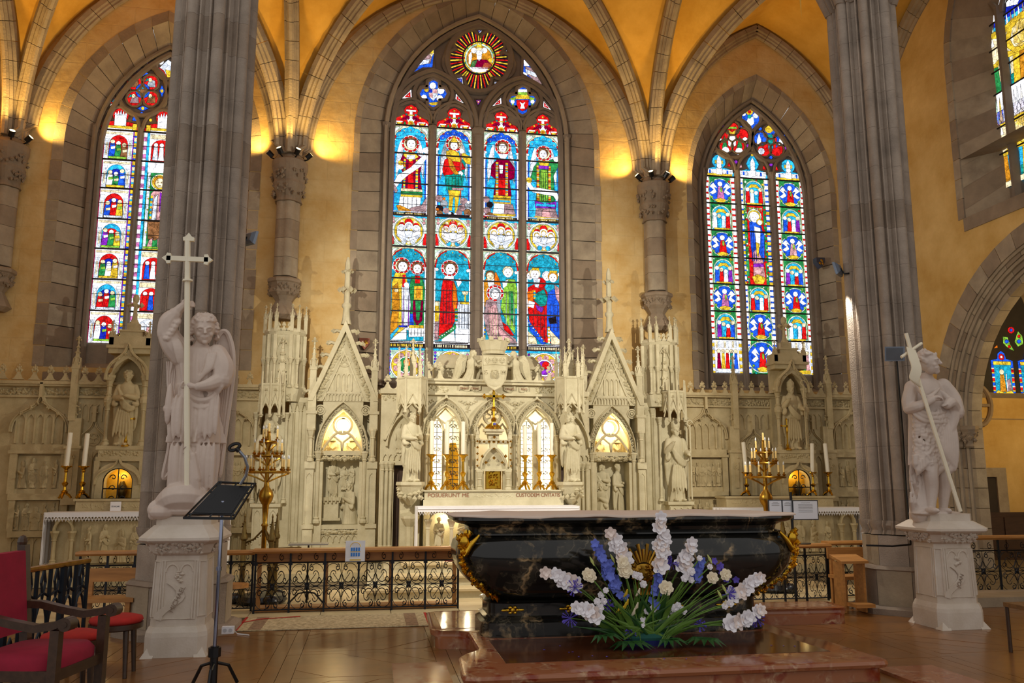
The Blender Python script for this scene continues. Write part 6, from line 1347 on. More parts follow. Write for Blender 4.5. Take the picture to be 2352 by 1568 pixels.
# ---- canopy towers
def tower(mir):
    S = Sec(15.85, mir); side = 'left' if mir else 'right'; c = 1517; xc = S.x(c, 900); h = abs(S.x(1557, 800)-S.x(1477, 800))/2
    t = thing('canopy_tower', 'octagonal carved stone canopy tower %s of the central retable' % side, 'tower', (xc, 15.8, .42))
    def oc(r, z, y=15.85): return [(xc+r*math.cos(a), y-r*.72*math.sin(a), z) for a in (0, pi/4, pi/2*.75, pi/2*1.25, pi*.75, pi)]
    def P(r, z0, z1): return MB().loft([oc(r, z0), oc(r, z1)])
    z = lambda v: S.z(v, c)
    obj('lower_shaft', P(h*.8, .42, z(960)), CREAM, t); b = P(h*.95, z(908), z(786)); obj('upper_stage', b, CREAM, t)
    b = MB(); b.loft([oc(h*1.0, z(936)), oc(h*1.12, z(915)), oc(h*1.14, z(908)), oc(h*1.0, z(904))]); b.loft([oc(h*.98, z(796)), oc(h*1.08, z(790)), oc(h*1.08, z(786)), oc(h*.98, z(782))]); obj('cornice', b, CREAM, t)
    yf = lambda r: 15.85-r*.72*math.sin(pi/2*.75)
    for k, a in enumerate((0, pi/4, pi/2*.75, pi/2*1.25, pi*.75, pi)):
        x, y = xc+h*1.0*math.cos(a), 15.85-h*.72*math.sin(a)-.01
        b = MB(); pinnacle(b, (x, y, z(790)), .062, z(760)-z(790), z(738)-z(760), 3); obj('pinnacle', b, CREAM, t)
        b = MB(); colonnette(b, x, y-.02, z(908), z(845), .024); b.box(x-.03, x+.03, y-.045, y+.02, z(845), z(796)); foliage(b, x-.04, x+.04, y-.03, z(848), z(840), .02, .02); obj('colonnette', b, CREAM, t)
    fx = h*math.cos(pi/2*.75); yy = yf(h)-.01
    b = MB(); moulded_arch(b, parch(xc-fx*.8, xc+fx*.8, z(835), z(806), 6), yy, .02, .025); zz = z(900)
    b.loft([[(xc-fx*.5, yy, zz), (xc+fx*.5, yy, zz), (xc+fx*.5, yy-.07, zz), (xc-fx*.5, yy-.07, zz)], [(xc-.02, yy, z(822)), (xc+.02, yy, z(822)), (xc+.02, yy-.03, z(822)), (xc-.02, yy-.03, z(822))]]); finial(b, (xc, yy-.03, z(826)), z(800)-z(826), .12); crockets(b, [(xc+sx*fx*.5*(1-q), zz+(z(822)-zz)*q) for sx in (-1, 1) for q in (.1, .35, .6, .8)], yy-.05, .028); obj('spirelet', b, CREAM, t)
    b = MB()
    for sx in (-1, 0, 1): fleuron(b, xc+sx*fx*.7, yf(h*1.08), z(788), .13, .16)
    obj('cresting_leaf', b, CREAM, t)
    b = MB()
    for sx in (-1.6, -.6, .4, 1.4): x = xc+sx*fx*.6; foliage(b, x-.06, x+.06, yf(h*1.1)-.0, z(934), z(918), .03, .03)
    obj('foliage_frieze', b, CREAM, t)
    # hanging canopy over the statue
    xk = S.x(1535, 940); r = h*.6; yk = 15.5; b = MB(); ov = lambda r, z_: [(xk+r*math.cos(a), yk-r*.8*math.sin(a), z_) for a in [pi*i/4 for i in range(5)]]+[(xk-r, 15.75, z_), (xk+r, 15.75, z_)]
    b.loft([ov(r, z(945)), ov(r, z(908)), ov(r*1.08, z(905)), ov(r*1.08, z(902))]); obj('canopy', b, CREAM, t)
    b = MB()
    for i in range(4):
        a0, a1 = pi*i/4, pi*(i+1)/4; p0, p1 = Vector((xk+r*math.cos(a0), yk-r*.8*math.sin(a0), 0)), Vector((xk+r*math.cos(a1), yk-r*.8*math.sin(a1), 0)); m_ = (p0+p1)/2; up = lambda v, q: Vector((v.x, v.y-.01, q))
        b.tube([up(p0, z(950)), up(m_, z(922)), up(p1, z(950))], .018, 5); b.tube([up(p0, z(960)), up(p0*.7+p1*.3, z(946)), up(m_, z(942)), up(p0*.3+p1*.7, z(946)), up(p1, z(960))], .014, 5); b.tube([up(p0, z(972)), up(p0, z(900)), up(p0, z(878))], [.03, .022, .012], 5); blob(b, up(p0, z(968)), .045)
        finial(b, up(m_, z(922)), .1, .06)
    obj('canopy_gablets', b, CREAM, t, kind='stuff')
    b = MB(); zb = z(1150); b.box(xk-.26, xk+.26, 15.3, 15.8, zb-.06, zb); b.box(xk-.22, xk+.22, 15.34, 15.8, .42, zb-.06); blind(b, xk-.2, xk+.2, .5, zb-.1, 15.34, 3, .02); obj('statue_base', b, CREAM, t)
    for sx in (-1, 1): b = MB(); colonnette(b, xk+sx*.27, 15.62, z(1150), z(960), .028); obj('colonnette', b, CREAM, t, smooth=40)
    place_fig('bishop' if not mir else 'man', 'tower_statue', None, xk, 15.52, zb, z(975)-zb, CREAM, yaw=.1, label='stone bishop statue with crosier under the %s canopy tower' % side if not mir else 'stone saint statue behind the candelabrum under the left canopy tower', cat='statue')
tower(True); tower(False)
# ---- gabled wall niches with a lit lunette (written for the left, reflected for the right)
def gable_niche(mir):
    S = Sec(15.55, mir); side = 'right' if mir else 'left'; c = 788; z = lambda v: S.z(v, c); x = lambda a, b=950: S.x(a, b)
    xc = x(788); Y = 15.55; hw = abs(x(860)-x(716))/2
    t = thing('gabled_niche', 'tall gabled stone niche with glowing lunette %s of the central altar' % side, 'niche', (xc, Y, .42))
    G_ = [(xc-hw*1.12, z(922)), (xc, z(738)), (xc+hw*1.12, z(922))]
    ins = lambda k: [(xc+(a-xc)*k, z(922)+(b_-z(922))*k) for a, b_ in G_]
    b = MB(); b.plate(ins(.86), G_, Y-.16, Y+.12); obj('gable_rake', b, CREAM, t)
    b = MB(); b.prism(ins(.88), Y-.04, Y+.12); obj('gable_field', b, CREAM, t)
    b = MB()
    for sx in (-1, 1):
        for k in range(22):
            q = .05+.9*k/21; px_, pz_ = xc+sx*hw*1.12*.78*(1-q), z(922)+(z(738)-z(922))*.8*q
            for j in range(3): blob(b, (px_+random.uniform(-.03, .03), Y-.06, pz_+random.uniform(-.03, .03)), .032, (1, .8, 1))
    obj('foliage_band', b, CREAM, t, kind='stuff')
    k_ = ins(.62); b = MB(); b.plate(ins(.58), k_, Y-.075, Y-.03)
    zb = z(922); w = hw*.6; blind(b, xc-w*.95, xc+w*.95, zb+.02, z(905), Y-.04, 11, .03); b.box(xc-w*.9, xc+w*.9, Y-.075, Y-.04, z(905), z(900)); blind(b, xc-w*.42, xc+w*.42, z(898), z(858), Y-.04, 3, .03); b.tube([(a, Y-.05, d) for a, d in circ(xc, z(830), .1, 16)], .018, 5, True); b.tube([(xc-.07, Y-.05, z(830)-.07), (xc+.07, Y-.05, z(830)+.07)], .01, 4); b.tube([(xc-.07, Y-.05, z(830)+.07), (xc+.07, Y-.05, z(830)-.07)], .01, 4); obj('gable_tracery', b, CREAM, t)
    for sx in (-1, 1):
        for k in range(6):
            q = .12+.15*k; b = MB(); px_, pz_ = xc+sx*(hw*1.12*(1-q)+.06), z(922)+(z(738)-z(922))*q
            b.tube([(px_-sx*.06, Y, pz_), (px_+sx*.02, Y, pz_+.02), (px_+sx*.07, Y, pz_-.01)], [.035, .035, .03], 5); crockets(b, [(px_+sx*.08, pz_)], Y, .04); obj('crocket', b, CREAM, t)
    b = MB(); b.lathe([(.1, 0), (.075, .1), (.06, .3), (.09, .34), (.09, .38), (.055, .42), (.055, .72), (.05, .95), (.06, 1.0), (.045, 1.2), (.02, 1.3)], 8, (xc, Y, z(745)))
    for zz_, r in ((.66, .14), (1.02, .09)):
        for k in range(6): blob(b, (xc+r*math.cos(k*pi/3), Y+r*math.sin(k*pi/3), z(745)+zz_), r*.42)
    b.ell((xc, Y, z(652)), (.05, .05, .11), 8, 6); obj('gable_finial', b, CREAM, t, smooth=40)
    for sx in (-1, 1):
        xx = xc+sx*hw*.98
        b = MB(); pinnacle(b, (xx, Y-.05, z(905)), .115, z(850)-z(905), z(790)-z(850), 4); obj('pinnacle', b, CREAM, t)
        b = MB(); b.box(xx-.07, xx+.07, Y-.14, Y+.2, z(945), z(900)); b.box(xx-.1, xx+.1, Y-.17, Y+.2, z(952), z(945)); b.box(xx-.075, xx+.075, Y-.15, Y+.2, z(988), z(952)); colonnette(b, xx, Y-.12, z(1060), z(985), .035); b.box(xx-.06, xx+.06, Y-.06, Y+.2, z(1060), z(988)); b.box(xx-.09, xx+.09, Y-.16, Y+.2, z(1076), z(1060))
        b.box(xx-.075, xx+.075, Y-.13, Y+.2, z(1205), z(1076)); blind(b, xx-.06, xx+.06, z(1200), z(1085), Y-.13, 1, .02); b.box(xx-.1, xx+.1, Y-.17, Y+.2, z(1212), z(1203)); b.box(xx-.085, xx+.085, Y-.14, Y+.2, .42, z(1212)); obj('buttress', b, CREAM, t)
    for sx in (-1, 1):
        b = MB(); xa, xb = sorted((xc+sx*hw*1.0, xc+sx*(hw+.42))); b.box(xa, xb, 15.78, 16.15, .42, z(912)); b.box(xa, xb, 15.74, 15.8, z(924), z(912)); [colonnette(b, xa+.08+k*.13, 15.76, .42, z(925), .03) for k in range(3)]; obj('linking_pier', b, CREAM, t)
    # arch
    ih = hw*.64; ar = parch(xc-ih, xc+ih, z(1035), z(942), 9); out = [(xc-hw*.9, z(1035))]+[(xc+(a-xc)*1.34, d+.09) for a, d in ar[1:-1]]+[(xc+hw*.9, z(1035))]
    b = MB(); full = [(a, z(922)) for a, d in ar]; b.plate(ar, full, Y-.02, Y+.3); obj('spandrel', b, CREAM, t)
    b = MB(); moulded_arch(b, parch(xc-ih*1.22, xc+ih*1.22, z(1035), z(926), 9), Y-.02, .035, .08); moulded_arch(b, ar, Y-.02, .03, .06); obj('arch_moulding', b, CREAM, t, smooth=30)
    b = MB(); ar2 = parch(xc-ih*1.12, xc+ih*1.12, z(1035), z(933), 24); leafrow(b, [(a, Y-.05, d) for a, d in ar2], .03, .8); obj('foliage_arch', b, CREAM, t, kind='stuff')
    for sx in (-1, 1):
        b = MB(); b.tube([(a, Y-.03, d) for a, d in circ(xc+sx*hw*.72, z(942), .085, 14)], .016, 5, True); b.tube([(a, Y-.03, d) for a, d in circ(xc+sx*hw*.72, z(942), .05, 10)], .014, 5, True); b.ell((xc+sx*hw*.72, Y-.02, z(942)), (.03, .03, .03), 8, 6); obj('roundel', b, CREAM, t)
        b = MB(); xx = xc+sx*ih*1.14; b.box(xx-.09, xx+.09, Y-.05, Y+.3, .42, z(1060)); colonnette(b, xx, Y-.06, z(1200), z(1036), .035); foliage(b, xx-.08, xx+.08, Y-.06, z(1060), z(1036), .04, .05); obj('jamb', b, CREAM, t)
    b = MB(); b.box(xc-hw*.95, xc+hw*.95, Y+.3, Y+.36, .42, z(922)); obj('niche_back', b, CREAM, t)
    # tracery of the lunette: circle over two half arches, carved arms between
    b = MB(); r = ih*.44; cz = z(975); b.tube([(a, Y+.06, d) for a, d in circ(xc, cz, r, 20)], .028, 6, True)
    for sx in (-1, 1): b.tube([(xc+sx*ih*(1-.98*q), Y+.06, z(1035)+(cz-r*.75-z(1035))*math.sin(q*pi/2)) for q in [k/8 for k in range(9)]], .026, 6); b.tube([(xc, Y+.06, z(1035)), (xc+sx*.02, Y+.06, z(1015)), (xc+sx*ih*.5, Y+.06, cz-r*1.15)], .02, 6)
    obj('lunette_tracery', b, CREAM, t, smooth=True)
    for sx in (-1, 1):
        b = MB(); xx = xc+sx*ih*.5; zz_ = z(1030); b.prism([(xx-.07, zz_+.13), (xx+.07, zz_+.13), (xx+.065, zz_+.05), (xx, zz_), (xx-.065, zz_+.05)], Y+.22, Y+.3); b.box(xx-.06, xx+.06, Y+.2, Y+.3, zz_+.15, zz_+.18); 
        for k in range(5): blob(b, (xx-.06+.03*k, Y+.24, zz_+.21), .02)
        for k in range(8): blob(b, (xx+(-1)**k*.1, Y+.25, zz_+.02+.013*k), .022)
        obj('carved_arms', b, CREAM, t)
    b = MB(); b.box(xc-ih, xc+ih, Y+.02, Y+.3, z(1045), z(1035)); foliage(b, xc-ih*.95, xc+ih*.95, Y+.02, z(1056), z(1046), .06, .05); b.box(xc-ih, xc+ih, Y+.1, Y+.3, z(1058), z(1045)); obj('lintel', b, CREAM, t)
    # big relief
    lm, zb_ = Y+.24, z(1205)
    if not mir:
        place_fig('man', 'relief_figure', t, xc-ih*.42, lm, z(1150), (z(1056)-z(1150))*1.05, None, yaw=.5, flat=.6); place_fig('kneel', 'relief_figure', t, xc+ih*.42, lm-.02, zb_, (z(1108)-zb_)*1.4, None, yaw=-.7, flat=.7)
        place_fig('pray', 'relief_figure', t, xc+ih*.5, lm+.02, z(1120), z(1066)-z(1120), None, yaw=-.4, flat=.5); place_fig('monk', 'relief_figure', t, xc+ih*.12, lm+.02, z(1125), z(1070)-z(1125), None, yaw=.2, flat=.5)
        b = MB(); x0_, x1_ = xc-ih*.95, xc+ih*.02; b.box(x0_, x1_, lm-.1, lm+.06, z(1150), z(1142)); b.box(x0_+.03, x1_-.04, lm-.06, lm+.06, z(1190), z(1150)); b.box(x0_, x1_, lm-.1, lm+.06, z(1196), z(1190))
        for k in range(6): b.tube([(x0_+.04+k*.07, lm-.1, z(1142)), (x0_+.05+k*.07, lm-.1, z(1155)+.01*(k % 2))], .016, 5)
        obj('carved_table', b, CREAM, t)
    else:
        place_fig('monk', 'relief_figure', t, xc+ih*.45, lm-.02, zb_, z(1060)-zb_, None, yaw=.7, flat=.6); place_fig('man', 'relief_figure', t, xc-ih*.35, lm, z(1180), (z(1062)-z(1180)), None, yaw=-.3, flat=.6); place_fig('kneel', 'relief_figure', t, xc-ih*.5, lm-.05, zb_, (z(1110)-zb_)*1.4, None, yaw=-.5, flat=.6)
    b = MB(); b.box(xc-ih*1.02, xc+ih*1.02, Y, Y+.3, z(1215), zb_); foliage(b, xc-ih*.95, xc+ih*.95, Y+.02, z(1226), z(1216), .07, .05); b.box(xc-ih, xc+ih, Y+.06, Y+.3, .42, z(1216)); blind(b, xc-ih*.9, xc+ih*.9, z(1245), z(1228), Y+.06, 6, .03); b.box(xc-ih*1.02, xc+ih*1.02, Y-.02, Y+.3, z(1262), z(1250)); obj('pedestal_frieze', b, CREAM, t)
    # the lamp hidden in the head of the niche
    lp = thing('niche_lamp', 'bright bulb glowing inside the %s gabled niche' % side, 'lamp', (xc, Y+.2, cz-.02), 'lamps in the gabled niches')
    obj('bulb', MB().ell((xc, Y+.22, cz), (r*.72, .06, r*.72), 12, 8), emi('niche_bulb', (1, .82, .5), 9, sample=True), lp, smooth=True); obj('socket', MB().lathe([(.03, 0), (.03, .06), (.015, .08)], 8, (xc, Y+.26, cz+r*.7)), BLACK, lp)
    lamp('niche_glow', 'POINT', (xc, Y+.1, cz-.06), 26, (1, .72, .34), size=.06)
gable_niche(False); gable_niche(True)
# ---- walls joining the retable to the gabled niches, with a door
def link_wall(mir):
    S = Sec(14.75, mir); side = 'right' if mir else 'left'; c = 905; z = lambda v: S.z(v, c); x0, x1 = S.span(874, 955, 1000); Y = 14.75
    outer = S.x(874, 1000); inner = S.x(955, 1000)
    t = thing('screen_bay', 'stone screen bay with gabled arch and doorway %s of the retable' % side, 'screen', ((x0+x1)/2, Y, .42)); xm = (x0+x1)/2
    b = MB(); b.box(x0, x1, Y, Y+.2, z(1062), z(892)); b.box(x0-.02, x1+.02, Y-.06, Y+.2, z(904), z(893)); foliage(b, x0, x1, Y, z(920), z(906), .05, .04); obj('screen_wall', b, CREAM, t)
    for k in range(3): b = MB(); fleuron(b, x0+(x1-x0)*(k+.5)/3, Y+.05, z(893), .2, .26); obj('cresting_leaf', b, CREAM, t)
    ap = parch(x0+.14, x1-.02, z(1025), z(955), 8); b = MB(); moulded_arch(b, ap, Y, .05, .08); b.plate(*[[((x0+x1)/2+.05+(a-(x0+x1)/2)*k*1.0, z(1025)+(d-z(1025))*1) for a, d in ((x0, z(1010)), (xm+.05, z(915)), (x1, z(1010)))] for k in (.86, 1)], Y-.06, Y); obj('gable', b, CREAM, t)
    place_fig('king', 'relief_figure', t, xm+.02, Y+.0, z(1040), z(972)-z(1040), None, flat=.5)
    d0, d1 = sorted((S.x(903, 1150), S.x(955, 1150))); b = MB(); p0, p1 = sorted((outer, S.x(903, 1150))); b.box(p0, p1, Y-.04, Y+.2, .42, z(1062)); b.box(x0, x1, Y-.05, Y+.2, z(1068), z(1058)); blind(b, x0+.05, x1, z(1056), z(1042), Y-.0, 6, .03)
    for k in range(3): colonnette(b, p0+.05+k*(p1-p0-.1)/2, Y-.06, .42, z(1062), .028)
    obj('door_jamb', b, CREAM, t); b = MB(); b.box(d0, d1, Y+.12, Y+.16, .42, z(1066)); obj('door_leaf', b, mat('dark_door', s2l(52, 34, 24), .6, var=.3, scale=6), t); b = MB()
    for k in range(4): b.box(d0+k*(d1-d0)/4, d0+(k+.9)*(d1-d0)/4, Y+.1, Y+.12, .44, z(1075))
    obj('door_boards', b, mat('dark_door2', s2l(64, 42, 28), .6, var=.3, scale=6), t)
link_wall(False); link_wall(True)
# ============================================================ CENTRAL RETABLE AND HIGH ALTAR
S = Sec(14.04); Y = 14.04; z = lambda v, a=1130: S.z(v, a); x = lambda a, b=1000: S.x(a, b)
t = thing('retable', 'central carved stone retable with three traceried arches', 'retable', (XC, Y, .42))
X0, X1 = x(972), x(1288); RXM = (X0+X1)/2
def text_obj(name, s, m, parent, loc, size, align='CENTER', rot=(pi/2, 0, 0), ext=.003, fit=None):
    cu = bpy.data.curves.new('t', 'FONT'); cu.body = s; cu.size = size; cu.extrude = ext; cu.align_x = align; cu.align_y = 'CENTER'
    o = bpy.data.objects.new('t', cu); COL.objects.link(o); dg = bpy.context.evaluated_depsgraph_get(); dg.update()
    me = bpy.data.meshes.new_from_object(o.evaluated_get(dg)); bpy.data.objects.remove(o)
    k = 1
    if fit and me.vertices: w = max(v.co.x for v in me.vertices)-min(v.co.x for v in me.vertices); k = fit/w
    me.materials.clear(); me.materials.append(m)
    M = T(*loc) @ Matrix.Rotation(rot[2], 4, 'Z') @ RX(rot[0]) @ Matrix.Diagonal((k, 1, 1, 1))
    return put_mesh(name, me, m, parent, M)
# body: piers and spandrels round three real openings
arch = [(987, 1060), (1093, 1172), (1194, 1271)]
spr, apx = z(1000), z(936)
OPN = [(x(a), x(b)) for a, b in arch]
b = MB()
edges = [X0]+[v for o in OPN for v in o]+[X1]
for i in range(0, 8, 2): b.box(edges[i], edges[i+1], Y, Y+.25, .42, spr)
for a, c in OPN:
    p = parch(a, c, spr, apx, 9); b.plate(p, [(q[0], z(906)) for q in p], Y, Y+.25)
    b.box(a, c, Y, Y+.25, .42, z(1128))
for i in range(0, 8, 2): b.box(edges[i], edges[i+1], Y, Y+.25, spr, z(906))
obj('retable_body', b, CREAM, t)
b = MB(); b.box(X0, X1, Y, Y+.25, z(906), z(880)); b.box(X0-.04, X1+.04, Y-.08, Y+.27, z(884), z(878)); b.box(X0-.06, X1+.06, Y-.11, Y+.27, z(878), z(873)); b.box(X0-.02, X1+.02, Y-.06, Y+.25, z(909), z(904)); obj('cornice', b, CREAM, t)
for a0, a1 in ((976, 1030), (1228, 1281)):
    b = MB(); foliage(b, x(a0, 890), x(a1, 890), Y, z(902), z(886), .045, .04); obj('foliage_frieze', b, CREAM, t)
INK = mat('red_brown_lettering', s2l(150, 98, 70), .8)
for k, (a, w_) in enumerate(((1066, .2), (1090, .2), (1170, .2), (1203, .16))):
    b = MB(); xx = x(a, 892); P = [(xx+w_*(q/8-.5), Y-.02-.012*math.sin(q*.9), z(893)+.018*math.sin(q*.8+k)) for q in range(9)]
    b.loft([[(p[0], p[1], p[2]-.035) for p in P]+[(p[0], p[1]+.006, p[2]-.035) for p in reversed(P)], [(p[0], p[1], p[2]+.035) for p in P]+[(p[0], p[1]+.006, p[2]+.035) for p in reversed(P)]]); obj('banderole', b, CREAM, t)
    text_obj('lettering', ('MUNIT', 'CIVILE', 'QUASI', 'EGO')[k], INK, t, (xx, Y-.036, z(893)), .05)
for (a, c) in OPN:
    w_ = c-a; b = MB(); moulded_arch(b, parch(a-.11, c+.11, spr, apx+.14, 9), Y, .04, .07); moulded_arch(b, parch(a-.02, c+.02, spr, apx+.02, 9), Y, .03, .05); b.prism([((a+c)/2-.03, apx+.15), ((a+c)/2+.03, apx+.15), ((a+c)/2, apx+.26)], Y-.05, Y); obj('arch_moulding', b, CREAM, t, smooth=30)
    b = MB(); leafrow(b, [(q[0], Y-.02, q[1]) for q in parch(a-.065, c+.065, spr, apx+.08, 22)], .022, .9); obj('foliage_arch', b, CREAM, t)
    for xx in (a-.06, c+.06): b = MB(); colonnette(b, xx, Y-.03, z(1126), spr+.02, .026); obj('colonnette', b, CREAM, t, smooth=40)
for xx in (x(978, 930), x(1075, 925), x(1183, 925), x(1279, 930)):
    b = MB(); zz = z(925); b.ell((xx, Y-.02, zz), (.03, .03, .035), 8, 6)
    for sx in (-1, 1): 
        for k in range(6): blob(b, (xx+sx*(.03+.022*k), Y-.01, zz-.02+.012*k-.02*(k % 2)), .024, (1, .7, 1))
    for k in range(5): blob(b, (xx+random.uniform(-.03, .03), Y-.01, zz-.05-.025*k), .022)
    obj('cherub_relief', b, CREAM, t)
# tracery and iron grilles in the outer arches
def grille(a, c, z0, z1, Yg):
    b = MB(); m_ = (a+c)/2; w_ = (c-a)/2
    b.tube([(m_, Yg, z0), (m_, Yg, z1)], .006, 4)
    for q in range(6): zz = z0+(z1-z0)*(q+.5)/6; b.tube([(a, Yg, zz+(z1-z0)/12), (c, Yg, zz+(z1-z0)/12)], .005, 4)
    for q in range(6):
        zz = z0+(z1-z0)*(q+.5)/6
        for sx in (-1, 1):
            b.tube([(m_+sx*w_*(.12+.5*(1-k/9)*abs(math.cos(k*.75))), Yg, zz+.05*math.sin(k*.75)*(1-k/11)) for k in range(10)], .0055, 4)
            b.tube([(m_+sx*w_*.75+w_*.22*math.cos(k*.8), Yg, zz+.035*math.sin(k*.8)) for k in range(8)], .0045, 4)
        blob(b, (m_, Yg, zz), .016)
    return b
for k, (a, c) in enumerate(OPN):
    m_ = (a+c)/2; g = .03; Yt = Y+.12
    if k == 1:
        b = MB(); b.tube([(q[0], Yt, q[1]) for q in circ(m_, z(955), (c-a)*.24, 18)], .024, 6, True)
        for q in range(6): b.tube([(p[0], Yt, p[1]) for p in circ(m_+(c-a)*.13*math.cos(q*1.047), z(955)+(c-a)*.13*math.sin(q*1.047), (c-a)*.085, 8)], .01, 5, True)
        for sx in (-1, 1): b.tube([(m_+sx*(c-a)*.5, Yt, spr-.05), (m_+sx*(c-a)*.42, Yt, z(985)), (m_+sx*(c-a)*.3, Yt, z(972)), (m_+sx*(c-a)*.16, Yt, z(985)), (m_+sx*(c-a)*.1, Yt, spr-.05)], .022, 6)
        obj('tracery', b, CREAM, t, smooth=True); continue
    b = MB(); zh = z(985)
    b.box(m_-.035, m_+.035, Y+.06, Y+.18, z(1128), zh)
    for s0, s1 in ((a, m_-.02), (m_+.02, c)):
        b.tube([(q[0], Yt, q[1]) for q in parch(s0+.01, s1-.01, z(990), z(958), 6)], .022, 6); b.box(s0, s0+.03, Y+.07, Y+.17, z(1128), z(990)); b.box(s1-.03, s1, Y+.07, Y+.17, z(1128), z(990))
    b.tube([(m_, Yt, apx-.02), (m_-(c-a)*.26, Yt, z(958)), (m_-(c-a)*.12, Yt, z(967)), (m_, Yt, z(972)), (m_+(c-a)*.12, Yt, z(967)), (m_+(c-a)*.26, Yt, z(958))], .02, 6, True)
    obj('tracery', b, CREAM, t, smooth=30)
    for s0, s1 in ((a+.03, m_-.035), (m_+.035, c-.03)): obj('iron_grille', grille(s0, s1, z(1128), z(966), Y+.14), IRON, t)
# the bright space behind: whitewashed screen with lamps
SCR = thing('lit_screen', 'white wall brightly lit behind the retable grilles', 'wall', (RXM, 14.75, .42))
obj('panel', MB().box(X0-.02, X1+.02, 14.8, 14.85, .42, z(900)), mat('white_limewash', s2l(250, 244, 228), .8, var=.03), SCR)
obj('side_panel', MB().box(X0-.02, X0+.03, 14.29, 14.8, .42, z(900)), CREAM, SCR); obj('side_panel', MB().box(X1-.03, X1+.02, 14.29, 14.8, .42, z(900)), CREAM, SCR)
for k in range(2):
    xx = (OPN[0][0]+OPN[0][1])/2 if k == 0 else (OPN[2][0]+OPN[2][1])/2
    for zz in (z(1100), z(1000)): lamp('screen_lamp', 'POINT', (xx+.3*(1 if k else -1), 14.42, zz), 22, (1, .9, .72), size=.08)
sh = thing('golden_shrine', 'golden reliquary shrine seen through the left grille', 'reliquary', ((OPN[0][0]+OPN[0][1])/2+.15, 14.6, z(1128)))
bx_ = (OPN[0][0]+OPN[0][1])/2+.17
obj('casket', MB().box(bx_-.12, bx_+.12, 14.52, 14.68, .42+.3, z(1060)), GOLD, sh); obj('roof', MB().prism([(bx_-.13, z(1060)), (bx_+.13, z(1060)), (bx_+.05, z(1015)), (bx_-.05, z(1015))], 14.5, 14.7), GOLD, sh)
b = MB(); [blob(b, (bx_+random.uniform(-.11, .11), 14.51, random.uniform(.75, z(1060))), .025) for _ in range(50)]; obj('ornament', b, BRASS, sh); obj('plinth', MB().box(bx_-.16, bx_+.16, 14.48, 14.72, .42, .72), CREAM, sh)
# ---- attic: cresting, chest, arms with crown, two angels
for a in (985, 1010, 1236, 1262): b = MB(); fleuron(b, x(a, 850), Y+.02, z(873), .2, .3); obj('cresting_leaf', b, CREAM, t)
ch = thing('stone_chest', 'long stone sarcophagus chest on top of the central retable', 'chest', (RXM, Y+.5, z(873)))
c0, c1 = x(1000, 850), x(1252, 850)
obj('body', MB().box(c0, c1, Y+.3, Y+.75, z(873), z(842)), CREAM, ch); b = MB(); b.box(c0-.04, c1+.04, Y+.26, Y+.79, z(842), z(836)); b.box(c0+.1, c1-.1, Y+.28, Y+.3, z(868), z(846)); obj('rim', b, CREAM, ch)
obj('lid', MB().loft([[(c0-.02, Y+.28, z(836)), (c1+.02, Y+.28, z(836)), (c1+.02, Y+.77, z(836)), (c0-.02, Y+.77, z(836))], [(c0+.12, Y+.44, z(808)), (c1-.12, Y+.44, z(808)), (c1-.12, Y+.62, z(808)), (c0+.12, Y+.62, z(808))]]), CREAM, ch)
obj('support', MB().box(c0+.05, c1-.05, Y+.26, Y+.74, z(906), z(873)), CREAM, ch)
sc = thing('coat_of_arms', 'carved shield with three lilies, a saint bust and a stone crown', 'shield', (RXM, Y-.1, z(898)))
sx0, sx1 = x(1105, 830), x(1160, 830); sm = (sx0+sx1)/2
so = [(sx0, z(820)), (sx1, z(820)), (sx1, z(850)), (sx1-.03, z(875)), (sm+.1, z(890)), (sm, z(898)), (sm-.1, z(890)), (sx0+.03, z(875)), (sx0, z(850))]
obj('shield', MB().prism(so, Y-.2, Y-.1), CREAM, sc); b = MB(); b.tube([(a, Y-.2, c) for a, c in so], .014, 5, True); b.tube([(sx0+.02, Y-.2, z(842)), (sm, Y-.205, z(839)), (sx1-.02, Y-.2, z(842))], .01, 5); obj('rim', b, CREAM, sc)
for k in (-1, 0, 1):
    b = MB(); xx = sm+k*(sx1-sx0)*.3; zz = z(831)
    b.ell((xx, Y-.2, zz+.02), (.018, .02, .045), 6, 6); [b.tube([(xx, Y-.2, zz-.02), (xx+s_*.035, Y-.2, zz+.03), (xx+s_*.045, Y-.2, zz)], .012, 5) for s_ in (-1, 1)]; b.box(xx-.03, xx+.03, Y-.215, Y-.2, zz-.028, zz-.014); b.tube([(xx, Y-.2, zz-.02), (xx, Y-.2, zz-.06)], .012, 5); obj('lily', b, CREAM, sc)
b = MB(); headp(b, (sm, Y-.19, z(862)), .075, 0, 0, 'short', .8); b.ell((sm, Y-.18, z(884)), (.12, .04, .06), 10, 6); b.tube([(a, Y-.19, c) for a, c in circ(sm, z(860), .12, 16)], .01, 5, True); obj('saint_bust', b, CREAM, sc)
text_obj('letter', 'S', CREAM, sc, (sm-.15, Y-.205, z(858)), .1, ext=.012); text_obj('letter', 'M', CREAM, sc, (sm+.15, Y-.205, z(858)), .1, ext=.012)
b = MB(); b.lathe([(.2, 0), (.21, .03), (.19, .05), (.21, .07), (.26, .2), (.27, .23), (.25, .23), (.2, .1)], 16, (sm, Y-.05, z(816)))
for k in range(10): a = 2*pi*k/10; b.cbox((sm+.25*math.cos(a), Y-.05+.25*math.sin(a), z(816)+.25), (.07, .07, .06))
obj('crown', b, CREAM, sc)
